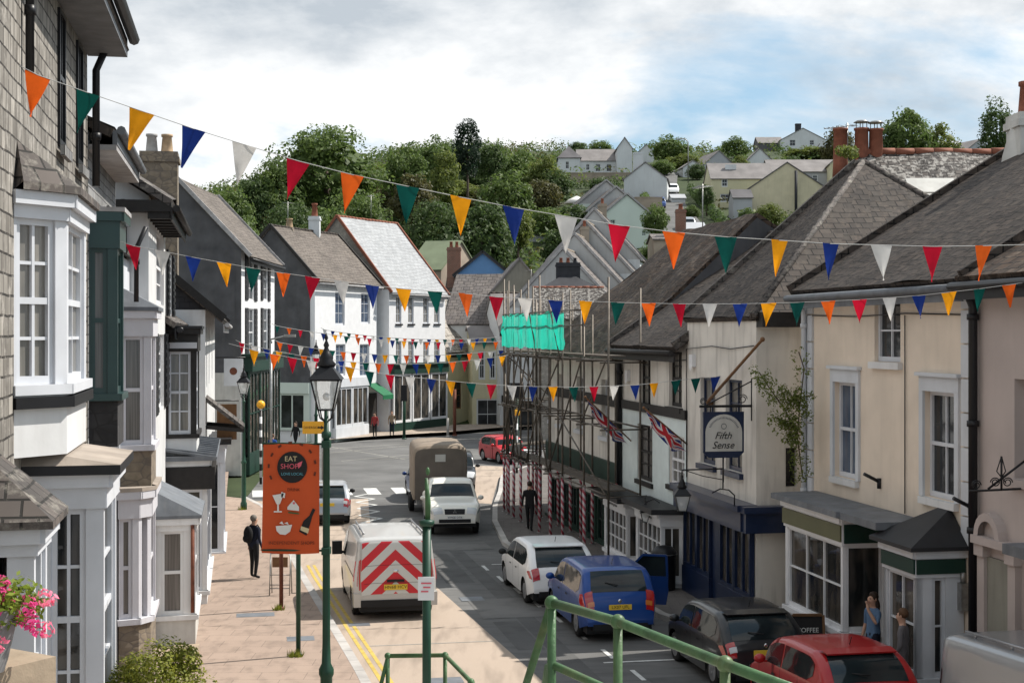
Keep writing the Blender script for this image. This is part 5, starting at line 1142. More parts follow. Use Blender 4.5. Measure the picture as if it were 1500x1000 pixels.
TREES = [
 ('broad old tree, biggest crown on the left skyline', 478, 174, 170, 175, 'round', 'leaf_mid', 0), ('rounded tree against the left end of the biggest crown', 405, 226, 96, 168, 'round', 'leaf_mid', 1),
 ('low round tree at the far left of the wood, over the dark gable', 331, 266, 74, 160, 'round', 'leaf_mid', 2), ('small dark tree between the low round tree and the broad old one', 370, 258, 62, 165, 'round', 'leaf_dark', 0),
 ('bushy tree right of the biggest crown on the skyline', 592, 206, 72, 185, 'round', 'leaf_mid', 1), ('round tree directly left of the ragged evergreen', 642, 196, 62, 200, 'round', 'leaf_mid', 2),
 ('dark ragged evergreen rising highest in the middle of the wood', 684, 178, 58, 188, 'tall', 'leaf_conifer', 0), ('round skyline tree directly right of the ragged evergreen', 718, 200, 50, 205, 'round', 'leaf_dark', 1),
 ('bright yellow-green pointed tree below the ragged evergreen', 652, 226, 62, 170, 'tall', 'leaf_light', 0), ('reddish-green bush tree left of the yellow-green pointed tree', 604, 250, 70, 160, 'round', 'leaf_olive', 0),
 ('dark tree over the brown-roofed house chimneys', 430, 288, 110, 140, 'round', 'leaf_dark', 1), ('mid-green tree above the pale tiled roof ridge', 520, 266, 100, 142, 'round', 'leaf_mid', 2),
 ('large dark tree right of the pale tiled roof', 640, 284, 110, 140, 'round', 'leaf_dark', 2), ('dark tree above the blue gable', 705, 292, 92, 142, 'round', 'leaf_dark', 0),
 ('loose tree above the yellow-green one, by the skyline dip', 760, 212, 64, 225, 'round', 'leaf_mid', 0), ('yellowish tree left of the hipped white house', 802, 226, 60, 215, 'round', 'leaf_light', 1),
 ('rounded tree at mid slope right of the ragged evergreen', 742, 248, 78, 180, 'round', 'leaf_mid', 1), ('olive tree in front of the hipped white house', 790, 262, 66, 190, 'round', 'leaf_olive', 1),
 ('light green bush tree above the olive gable', 758, 300, 52, 150, 'round', 'leaf_light', 2), ('dark rounded tree left of the wooded grey house', 738, 310, 60, 152, 'round', 'leaf_dark', 1),
 ('tall skyline tree behind the white gabled house', 982, 196, 66, 275, 'round', 'leaf_mid', 2), ('lower tree right of the white gabled house', 1000, 224, 56, 262, 'round', 'leaf_light', 0),
 ('tree between the white gabled house and the lane', 968, 232, 44, 250, 'round', 'leaf_mid', 0), ('small open-crowned tree behind the grey gable', 1078, 199, 46, 300, 'round', 'leaf_mid', 1),
 ('bushy tree right of the hilltop house', 1228, 184, 56, 250, 'round', 'leaf_olive', 2), ('round dark bush tree filling the lane bend', 1035, 268, 30, 195, 'round', 'leaf_dark', 2),
 ('tallest round green tree on the right skyline', 1332, 150, 82, 150, 'round', 'leaf_mid', 0), ('lower light tree joined to the right skyline tree', 1378, 178, 62, 158, 'round', 'leaf_light', 1),
 ('dark two-headed tree near the right chimney', 1460, 146, 70, 145, 'tall', 'leaf_dark', 0), ('dark low tree beneath the tallest right skyline tree', 1300, 190, 50, 150, 'round', 'leaf_dark', 1),
 ('skyline tree left of the long white house', 848, 206, 40, 290, 'round', 'leaf_dark', 2), ('skyline tree above the long white house roof', 880, 203, 40, 300, 'round', 'leaf_mid', 0),
 ('small dark tree at the left foot of the wooded slope', 344, 306, 70, 130, 'round', 'leaf_mid', 0), ('leafy tree beside the brown roof ridge, below the broad old tree', 480, 300, 90, 128, 'round', 'leaf_mid', 1),
 ('dark bush tree below the long tan garden wall', 880, 262, 46, 232, 'round', 'leaf_dark', 0), ('round bush tree below the mint terrace', 960, 296, 44, 160, 'round', 'leaf_mid', 2),
 ('green tree left of the mint gabled house', 832, 296, 70, 176, 'round', 'leaf_dark', 1), ('light shrubby tree at the foot of the yellow gable', 1128, 296, 44, 180, 'round', 'leaf_light', 2),
 ('green bush tree by the corner of the yellow house', 1095, 304, 30, 184, 'round', 'leaf_mid', 1), ('dark hillside tree over the olive gable ridge', 820, 330, 60, 150, 'round', 'leaf_dark', 2),
 ('mid green tree right of the terrace fronts', 962, 345, 46, 140, 'round', 'leaf_mid', 0), ('hedge-like tree under the hilltop house', 1190, 214, 90, 290, 'round', 'leaf_light', 0),
 ('dark tree between the yellow house and the grey gable', 1020, 240, 34, 245, 'round', 'leaf_dark', 0)]
for a in TREES: tree(*a)
rng_ = random.Random(21)
FILL = [(360, 292, 'lower left edge of the wood'), (452, 250, 'left heart of the wood'), (548, 238, 'just below the biggest crown'), (572, 262, 'above the red ridge tiles'), (620, 232, 'left of the yellow-green pointed tree'), (700, 238, 'below the ragged evergreen'), (672, 262, 'under the yellow-green pointed tree'), (726, 272, 'centre right of the wood'), (776, 238, 'under the skyline dip'), (590, 300, 'behind the pale tiled roof'), (666, 316, 'behind the brick chimney'), (400, 310, 'behind the dark gable ridge'), (798, 300, 'left of the cream parasol'), (812, 246, 'beside the hipped white house'), (862, 290, 'right of the cream parasol'), (940, 305, 'by the top of the mint gable'), (1012, 300, 'at the lane side wall'), (1062, 326, 'at the foot of the yellow house'), (1180, 318, 'at the right foot of the yellow gable'), (1215, 300, 'behind the hipped slate roof'), (1240, 205, 'left of the red chimney pots'), (1160, 228, 'under the hilltop house porch'), (1085, 226, 'between the two small gables'), (900, 276, 'below the long white house'), (945, 246, 'at the shoulder of the white gabled house')]
for i, (px, y, w_) in enumerate(FILL):
    d = 150+(330-y)*.75 if px < 830 else 165+(330-y)*.9
    k = ('mid green', 'dark green', 'light green', 'olive green')[i % 4]; mt = ('leaf_mid', 'leaf_dark', 'leaf_light', 'leaf_olive')[i % 4]
    tree(f'{k} bushy tree {w_}', px, y, (64 if px < 830 else 34)*rng_.uniform(.85, 1.2), d, 'round', mt, i)
# bushes, hedges and undergrowth too many to count
def undergrowth():
    rng = random.Random(5); mb = MB(); n = 0
    blocked = [(o.location.x, o.location.y) for o in bpy.data.objects if o.get('category') == 'house' and o.location.y > 100]
    while n < 2100:
        y = 118+rng.random()**1.2*270; x = rng.uniform(-.34, .40)*y if rng.random() < .7 else rng.uniform(-.30, .02)*y
        if any(abs(x-bx) < 9 and -2 < (y-by) < 9 for bx, by in blocked): continue
        if any(abs(x-p[0]) < 5.5 and abs(y-p[1]) < 4 for p in lane_pts): continue
        n += 1; r = rng.uniform(.9, 2.3); m = rng.choice((0, 0, 1, 1, 2, 3))
        if x > 12: r *= .8
        leaf_quads(mb, (x, y, terr(x, y)+r*.5), r, 34, .36, rng, (1.3, 1.1, .9), m=m)
    tag(mb.build('undergrowth', [M['leaf_dark'], M['leaf_mid'], M['leaf_light'], M['leaf_olive']], loc=(0, 0, 0)), kind='stuff')
undergrowth()
lp = thing('street_lamp', 'tall thin street lamp on the hill lane', 'street lamp', PX(1008, 262, 240)); a = PX(1008, 270, 240); b = PX(1008, 208, 240); mb = MB()
mb.tube([a, b, b+Vector((-.5, 0, .5)), b+Vector((-1.4, 0, .5))], .09, 6); mb.build('pole', M['galv'], lp); mb = MB(); mb.box(b.x-2.0, b.x-1.2, b.y-.15, b.y+.15, b.z+.38, b.z+.55); mb.build('lamp_head', M['galv'], lp)
# ------------------------------------------------------------------ vehicles (local frame: +x forward, z up, origin on the ground at the middle)
def paint(name, c, metal=0., rough=.3):
    m, nt, b = nodes(name); b.inputs['Base Color'].default_value = c4(c); b.inputs['Metallic'].default_value = metal; b.inputs['Roughness'].default_value = rough
    b.inputs['Coat Weight'].default_value = .45; b.inputs['Coat Roughness'].default_value = .06; b.inputs['Specular IOR Level'].default_value = .3
    L = nt.links; tc = N_(nt, 'TexCoord').outputs['Object']; n1 = tex(nt, 'TexNoise', tc, 3); n1.inputs['Detail'].default_value = 5
    sp = N_(nt, 'SeparateXYZ'); L.new(tc, sp.inputs[0]); low = ramp(nt, sp.outputs[2], .75, .15)
    f = N_(nt, 'Math', operation='MULTIPLY'); L.new(low, f.inputs[0]); L.new(n1.outputs['Fac'], f.inputs[1])
    f3 = N_(nt, 'Math', operation='MULTIPLY'); L.new(f.outputs[0], f3.inputs[0]); f3.inputs[1].default_value = .3
    L.new(mixc(nt, f3.outputs[0], c, (.16, .14, .12)), b.inputs['Base Color'])
paint('paint_silver', (.42, .43, .45), .6); paint('paint_van', (.50, .49, .47), .25); paint('paint_whitecar', (.78, .78, .78)); paint('paint_blue', (.004, .05, .24), .2)
paint('paint_black', (.012, .013, .015)); paint('paint_red', (.36, .012, .014)); paint('paint_scarlet', (.45, .012, .02)); paint('paint_pickup', (.76, .73, .66)); paint('paint_dkblue', (.01, .04, .16)); paint('paint_vansilver', (.33, .34, .355), .6)
pm('tyre', (.014, .014, .014), .85, .2); pm('alloy', (.32, .32, .33), .35, .1, metal=.7); pm('trim_black', (.014, .014, .015), .6, .15); pm('plate_yellow', (.72, .48, .05), .5, .03); pm('plate_white', (.75, .75, .73), .5, .03)
pm('chrome', (.6, .6, .6), .15, .02, metal=1.)
def gl(name, c, rough=.12):
    m, nt, b = nodes(name); b.inputs['Base Color'].default_value = c4(c); b.inputs['Roughness'].default_value = rough; b.inputs['Coat Weight'].default_value = 1
gl('lamp_red', (.40, .012, .012)); gl('lamp_amber', (.55, .16, .02)); gl('lamp_clear', (.55, .56, .57))
m, nt, b = nodes('chevron'); Lk = nt.links; tc = N_(nt, 'TexCoord').outputs['Object']; sp = N_(nt, 'SeparateXYZ'); Lk.new(tc, sp.inputs[0])
ab = N_(nt, 'Math', operation='ABSOLUTE'); Lk.new(sp.outputs[1], ab.inputs[0])
q = N_(nt, 'Math', operation='MULTIPLY_ADD'); Lk.new(ab.outputs[0], q.inputs[0]); q.inputs[1].default_value = .92; Lk.new(sp.outputs[2], q.inputs[2])
q2 = N_(nt, 'Math', operation='DIVIDE'); Lk.new(q.outputs[0], q2.inputs[0]); q2.inputs[1].default_value = .50
q2b = N_(nt, 'Math', operation='ADD'); Lk.new(q2.outputs[0], q2b.inputs[0]); q2b.inputs[1].default_value = .12
q3 = N_(nt, 'Math', operation='FRACT'); Lk.new(q2b.outputs[0], q3.inputs[0]); q4 = N_(nt, 'Math', operation='GREATER_THAN'); Lk.new(q3.outputs[0], q4.inputs[0]); q4.inputs[1].default_value = .5
Lk.new(mixc(nt, q4.outputs[0], (.58, .012, .022), (.60, .60, .57)), b.inputs['Base Color']); b.inputs['Roughness'].default_value = .35
def curvef(tab):
    """monotone-ish cubic through a table"""
    xs = [p[0] for p in tab]; ys_ = [p[1] for p in tab]
    def f(x):
        if x <= xs[0]: return ys_[0]
        if x >= xs[-1]: return ys_[-1]
        i = max(k for k in range(len(xs)-1) if xs[k] <= x)
        h = xs[i+1]-xs[i]; t = (x-xs[i])/h; d = (ys_[i+1]-ys_[i])/h
        def sl(j):
            if j <= 0 or j >= len(xs)-1: return (ys_[1]-ys_[0])/(xs[1]-xs[0]) if j <= 0 else (ys_[-1]-ys_[-2])/(xs[-1]-xs[-2])
            a = (ys_[j]-ys_[j-1])/(xs[j]-xs[j-1]); b_ = (ys_[j+1]-ys_[j])/(xs[j+1]-xs[j])
            return 0 if a*b_ <= 0 else 2*a*b_/(a+b_)
        m0, m1 = sl(i)*h, sl(i+1)*h
        return (2*t**3-3*t*t+1)*ys_[i]+(t**3-2*t*t+t)*m0+(-2*t**3+3*t*t)*ys_[i+1]+(t**3-t*t)*m1
    return f
class Car:
    def __init__(s, Ln, W, top, belt, roofz, tumble=.17, wb=None, rw=.31, ry=None, nose=.35, tail=.22, zlow=.22, wheelx=None):
        s.L, s.W, s.zt, s.belt, s.roofz, s.tum, s.rw = Ln, W, curvef(top), belt, roofz, tumble, rw
        s.nose, s.tail, s.zlow, s.tab = nose, tail, zlow, top
        s.wx = wheelx or (-Ln*.5+.78, Ln*.5-.82); s.Ra = rw+.055
    def zb(s, x):
        e = min(x+s.L/2, s.L/2-x); z = s.zlow + .16*max(0, 1-e/.5)
        for w_ in s.wx:
            d = s.Ra**2-(x-w_)**2
            if d > 0: z = max(z, s.rw+math.sqrt(d))
        return min(z, s.zt(x)-.1)
    def hw(s, x, z):
        w_ = s.W/2; a = x+s.L/2; b_ = s.L/2-x
        f = 1
        if a < s.tail*2: f -= .13*(1-a/(s.tail*2))**2.2
        if b_ < s.nose*2: f -= .22*(1-b_/(s.nose*2))**2.2
        if z > s.belt: f -= s.tum*(z-s.belt)/(s.roofz-s.belt)*(1-.15*(z-s.belt)/(s.roofz-s.belt))
        else: f -= .045*((s.belt-z)/s.belt)**2 - .012*math.sin(math.pi*min(1, max(0, z/s.belt)))
        return w_*f
    RING = [(0, 0), (.3, 0), (.58, .004), (.8, .014), (.92, .032), (.975, .062)]
    def ring(s, x):
        zt, zb = s.zt(x), s.zb(x); k = min(1, (zt-zb)/.35); pts = []
        for f, dz in s.RING:
            z = zt-dz*k; pts.append((x, f*s.hw(x, zt-.062*k), z))
        z0 = zt-.10*k
        for j in range(13):
            z = z0+(zb-z0)*j/12; pts.append((x, s.hw(x, z), z))
        return pts
    def columns(s):
        X = set(); e = s.L/2
        for i in range(45): X.add(-e+s.L*i/44)
        for x, _ in s.tab:
            X.add(x)
        for a, b_ in zip(s.tab, s.tab[1:]):
            if abs((b_[1]-a[1])/(b_[0]-a[0])) > 1.2:
                for k in range(1, 7): X.add(a[0]+(b_[0]-a[0])*k/7)
        for w_ in s.wx:
            for k in range(21): X.add(w_+s.Ra*math.cos(math.pi*k/20)*.9999)
        return sorted(x for x in X if -e <= x <= e)
    def body(s):
        mb = MB(); X = s.columns(); rows = []
        for x in X:
            r = s.ring(x); full = [(p[0], -p[1], p[2]) for p in r[::-1]] + r[1:]; rows.append(full)
        n = len(rows[0]); vs = [p for r in rows for p in r]
        mb.raw(vs, [(i*n+j, i*n+j+1, (i+1)*n+j+1, (i+1)*n+j) for i in range(len(X)-1) for j in range(n-1)], 0, True)
        mb.poly(rows[0][::-1]); mb.poly(rows[-1])
        return mb
    def toppt(s, x, f, off=.006):
        e = .01; sl = (s.zt(x+e)-s.zt(x-e))/(2*e); l = math.hypot(sl, 1); w_ = s.hw(x, s.zt(x)-.06)
        dz = 0
        fa = abs(f)
        for (f0, d0), (f1, d1) in zip(s.RING, s.RING[1:]):
            if f0 <= fa <= f1: dz = d0+(d1-d0)*(fa-f0)/(f1-f0)
        if fa > .975: dz = .062
        return (x-sl/l*off, f*w_, s.zt(x)-dz+off/l+(.0 if fa < .6 else .0))
    def top(s, mb, x0, x1, f0, f1, nx=10, ny=8, off=.007, m=0, taper=0.):
        vs = []
        for i in range(nx+1):
            x = x0+(x1-x0)*i/nx; t_ = 1-taper*i/nx
            for j in range(ny+1): vs.append(s.toppt(x, (f0+(f1-f0)*j/ny)*t_, off))
        mb.raw(vs, [(i*(ny+1)+j, i*(ny+1)+j+1, (i+1)*(ny+1)+j+1, (i+1)*(ny+1)+j) for i in range(nx) for j in range(ny)], m, True)
    def side(s, mb, poly, sgn, off=.007, m=0, n=6):
        """poly: list of (x, zlow, zhigh) columns"""
        vs = []
        for x, z0, z1 in poly:
            for j in range(n+1):
                z = z0+(z1-z0)*j/n; vs.append((x, sgn*(s.hw(x, z)+off), z))
        mb.raw(vs, [(i*(n+1)+j, i*(n+1)+j+1, (i+1)*(n+1)+j+1, (i+1)*(n+1)+j) for i in range(len(poly)-1) for j in range(n)], m, True)
    def xat(s, z, rear=True):
        lo, hi = (-s.L/2, 0) if rear else (s.L/2, 0)
        for _ in range(40):
            mid = (lo+hi)/2
            if s.zt(mid) < z: lo = mid
            else: hi = mid
        return (lo+hi)/2
def wheels(t, c, spokes=8, rimmat='alloy'):
    for x in c.wx:
        for sg_ in (-1, 1):
            y = sg_*(c.W/2-.13); r = c.rw; mb = MB()
            mb.lathe([(r*.62, -.10), (r*.93, -.10), (r, -.06), (r, .06), (r*.93, .10), (r*.62, .10)], (x, y, r), 24, axis='y'); wl_ = mb.build('wheel', M['tyre'], t, local=True)
            mr = MB(); yo = y+sg_*.085
            mr.lathe([(r*.60, -.02), (r*.64, .02)] if sg_ > 0 else [(r*.64, -.02), (r*.60, .02)], (x, yo, r), 24, axis='y')
            for k in range(spokes):
                a = 2*math.pi*k/spokes; mr.beam((x+.05*math.cos(a), yo+sg_*.022, r+.05*math.sin(a)), (x+r*.6*math.cos(a), yo+sg_*.012, r+r*.6*math.sin(a)), .035, .02, up=Vector((0, 1, 0)))
            mr.build('rim', M[rimmat], wl_, local=True)
def mirrors(t, c, x, z, mat):
    for sg_ in (-1, 1):
        mb = MB(); y = c.hw(x, z); mb.ball((x, sg_*(y+.13), z+.04), .11, seg=10, rings=6, sc=(.65, 1, .75)); mb.beam((x, sg_*(y-.02), z-.01), (x, sg_*(y+.08), z), .05, .04)
        mb.build('wing_mirror', M[mat], t, local=True)
def plate(t, c, z, mat, s, rear=True, ln=.52, h=.115, off=.02, x=None):
    if x is None: x = c.xat(z, rear) + (-off if rear else off)
    k = -1 if rear else 1; mb = MB(); mb.box(x-.008, x+.008, -ln/2, ln/2, z-h/2, z+h/2); pl_ = mb.build('number_plate', M[mat], t, local=True)
    if s: textmesh(pl_, s, h*.82, 'trim_black', frame_mtx((x+k*.011, 0, z), (0, k, 0), UP), ext=.001, local=True, spacing=1.05)
def seam(c, t, xs_, z0, mat='trim_black'):
    mb = MB()
    for x in xs_:
        for sg_ in (-1, 1): c.side(mb, [(x-.006, z0, c.belt-.01), (x+.006, z0, c.belt-.01)], sg_, .003)
    for sg_ in (-1, 1):
        for x in (xs_[0]+.2, (xs_[1] if len(xs_) > 2 else xs_[0])+.2): c.side(mb, [(x, c.belt-.16, c.belt-.125), (x+.17, c.belt-.16, c.belt-.125)], sg_, .016)
    mb.build('door_seams', M[mat], t, local=True)
def hatch(label, cat, x, y, head, pm_, kind='hatch', group='cars on the street', ptxt='', front=False, **k):
    """ordinary car; z from the road"""
    sp = dict(hatch=dict(L=4.0, W=1.72, H=1.47), small=dict(L=3.85, W=1.68, H=1.45), mpv=dict(L=4.1, W=1.74, H=1.60), crossover=dict(L=4.37, W=1.79, H=1.50), suv=dict(L=4.5, W=1.80, H=1.62))[kind]
    Ln, W, H = sp['L'], sp['W'], sp['H']; e = Ln/2; bl = {'mpv': .98, 'suv': 1.02}.get(kind, .92); rk = dict(hatch=.55, small=.52, mpv=.34, crossover=.62, suv=.5)[kind]
    top = [(-e, .46), (-e+.025, .60), (-e+.06, .82), (-e+.11, bl+.02), (-e+.11+rk*.5, bl+.02+(H-bl)*.55), (-e+.11+rk, H-.075), (-e+.32+rk, H-.02), (-.15, H), (.35, H-.035), (.62, H-.13), (e-1.08, bl+.07), (e-.95, bl+.015), (e-.35, bl-.14), (e-.12, .66), (e-.03, .52), (e, .42)]
    c = Car(Ln, W, top, bl, H); u, v = UVof(x, y); t = thing('parked_car' if not k.get('moving') else 'car', label, cat, (x, y, zr(u)+.01), head, group)
    slope = (zr(u+1)-zr(u-1))/2; t.rotation_euler = (0, -slope*math.cos(head-(math.pi/2+A)), head)
    c.body().build('body', M[pm_], t, local=True)
    mb = MB(); mb.box(-e+.12, e-.15, -W/2+.12, W/2-.12, .17, .5); mb.build('underbody', M['trim_black'], t, local=True)
    xr0, xr1 = -e+.125, -e+.10+rk
    mb = MB(); c.top(mb, xr0+.02, xr1-.01, -.80, .80, taper=.03); mb.build('rear_window', M['car_glass'], t, local=True)
    mb = MB(); c.top(mb, .66, e-1.10, -.86, .86, taper=-.02); mb.build('windscreen', M['car_glass'], t, local=True)
    xa, xb, xc = -e+.30+rk*.55, -.02, e-1.25
    for sg_ in (-1, 1):
        mb = MB(); f = lambda x_: min(c.zt(x_)-.115, H-.125)
        c.side(mb, [(xa, bl+.12, f(xa)-.02)]+[(xa+(xb-.03-xa)*i/6, bl+.025, f(xa+(xb-.03-xa)*i/6)) for i in range(1, 7)], sg_); mb.build('side_window', M['car_glass'], t, local=True)
        mb = MB(); c.side(mb, [(xb+.03+(xc-xb)*i/7, bl+.02, max(bl+.03, f(xb+.03+(xc-xb)*i/7))) for i in range(8)], sg_); mb.build('side_window', M['car_glass'], t, local=True)
        # lamps
        mb = MB(); zt0, zt1 = (.70, .98) if kind != 'mpv' else (.70, 1.12)
        xs_ = [c.xat(z) for z in (zt0, zt1)]; c.top(mb, xs_[0], xs_[1], sg_*.76, sg_*.985, 8, 4, .014)
        c.side(mb, [(xs_[0]+.005, zt0, zt0+.02), (xs_[1]+.02, zt0+.03, zt1-.07), (xs_[1]+.16, zt0+.16, zt1-.09)], sg_, .012); mb.build('tail_light', M['lamp_red'], t, local=True)
        if k.get('amber', True):
            mb = MB(); z0 = zt0+.1; xs2 = [c.xat(z) for z in (z0, z0+.1)]; c.top(mb, xs2[0], xs2[1], sg_*.74, sg_*.93, 4, 3, .019); mb.build('indicator', M['lamp_amber' if k.get('amber') == 1 else 'lamp_clear'], t, local=True)
        mb = MB(); xf = [e-.10, e-.42]; c.top(mb, xf[0], xf[1], sg_*.58, sg_*.985, 8, 4, .012); c.side(mb, [(xf[0], .60, .68), (xf[1]-.05, .66, c.zt(xf[1])-.09)], sg_, .012); mb.build('headlight', M['lamp_clear'], t, local=True)
    mb = MB(); zb_ = .40; mb.box(-e-.012, -e+.1, -W*.36, W*.36, .26, .40); mb.build('rear_bumper', M['trim_black'], t, local=True)
    mb = MB(); xg = [c.xat(z, False) for z in (.44, .62)]; c.top(mb, xg[0], xg[1], -.5, .5, 4, 6, .012); mb.box(e-.1, e+.012, -W*.34, W*.34, .24, .40); mb.build('grille', M['trim_black'], t, local=True)
    if kind in ('hatch', 'small', 'crossover'):
        mb = MB(); z_ = H-.05; mb.raw([(xr1-.13, -W*.36, z_-.005), (xr1-.13, W*.36, z_-.005), (xr1+.13, W*.37, z_+.035), (xr1+.13, -W*.37, z_+.035), (xr1-.12, -W*.35, z_-.03), (xr1-.12, W*.35, z_-.03), (xr1+.1, W*.36, z_-.01), (xr1+.1, -W*.36, z_-.01)],
               [(0, 1, 2, 3), (7, 6, 5, 4), (0, 4, 5, 1)]); mb.build('spoiler', M[k.get('spoiler', pm_)], t, local=True)
    mb = MB(); xw = xr0+.06; mb.tube([(xw-.04, .02, c.zt(xw)+.05), (xw+.04, .30, c.zt(xw+.04)+.03)], .011, 5); mb.build('wiper', M['trim_black'], t, local=True)
    mb = MB(); mb.tube([(-e+.45+rk, 0, H), (-e+.36+rk, 0, H+.14)], .008, 5); mb.build('aerial', M['trim_black'], t, local=True)
    seam(c, t, (-.75, .02, 1.0), .33); wheels(t, c, k.get('spokes', 8)); mirrors(t, c, e-1.28, bl+.03, k.get('mirror', pm_))
    plate(t, c, .76, 'plate_yellow', ptxt, True); plate(t, c, .47, 'plate_white', ptxt if front else '', False, off=.03)
    mb = MB(); xm = c.xat(.89); mb.ball((xm-.012, 0, .89), .045, sc=(.3, 1, 1)); mb.build('badge', M['chrome'], t, local=True)
    return t, c
HS = math.pi/2+A          # heading of the street, away from us
def at(u, v): p = S(u, v); return p.x, p.y
# parked along the right kerb
t, c = hatch('bright red hatchback, nearest parked car beside the shop porch', 'car', *at(20.9+1.95, 9.85), HS, 'paint_red', 'small', amber=1)
t, c = hatch('black hatchback with a roof spoiler parked behind the red hatchback', 'car', *at(25.4+2.0, 9.75), HS, 'paint_black', 'hatch')
t, c = hatch('blue estate car with its kerbside front door open', 'car', *at(30.6+2.05, 8.3), HS, 'paint_blue', 'mpv', ptxt='LX07 UFL', amber=1)
md = MB(); H = 1.6
hx, hy = .85, -.85
def DP(s, z, n=0.):   # door panel swung out about its front edge
    a = R(62); return (hx-s*math.cos(a)+n*math.sin(a), hy-s*math.sin(a)-n*math.cos(a), z)
for n0, n1 in ((0, .07),):
    md.raw([DP(s, z, n) for n in (n0, n1) for s, z in ((0, .32), (1.05, .32), (1.1, .6), (1.1, 1.0), (0, 1.0))], [(0, 1, 2, 3, 4), (9, 8, 7, 6, 5)]+[(i, (i+1) % 5, 5+(i+1) % 5, 5+i) for i in range(5)])
    for p, q in (((0, 1.0), (.48, 1.5)), ((.48, 1.5), (1.06, 1.5)), ((1.06, 1.5), (1.08, 1.0))): md.beam(DP(*p, .035), DP(*q, .035), .06, .05)
do = md.build('open_door', M['paint_dkblue'], t, local=True); mg = MB(); mg.poly([DP(*p, .035) for p in ((.03, 1.0), (.49, 1.48), (1.04, 1.48), (1.06, 1.0))]); mg.build('window', M['car_glass'], do, local=True)
t, c = hatch('white crossover parked in front of the blue estate car', 'car', *at(34.9+2.2, 8.0), HS, 'paint_whitecar', 'crossover', amber=False, mirror='trim_black')
t, c = hatch('silver hatchback pulled up at the left kerb behind the orange banner', 'car', *at(52.3+1.9, 3.2), HS-.05, 'paint_silver', 'hatch', mirror='trim_black')
t, c = hatch('bright red hatchback coming round the far bend, headlights towards us', 'car', *at(77.3, 14.3), HS+math.pi+.22, 'paint_scarlet', 'small', moving=1, front=True, ptxt='WR03 BDE')
t, c = hatch('dark blue car mostly hidden on the left side of the stock trailer', 'car', *at(61.0, 8.0), HS+.02, 'paint_dkblue', 'hatch', moving=1)
t, c = hatch('dark grey people carrier squeezing past the right side of the stock trailer', 'car', *at(65.0, 9.75), HS+math.pi-.12, 'paint_black', 'mpv', moving=1)
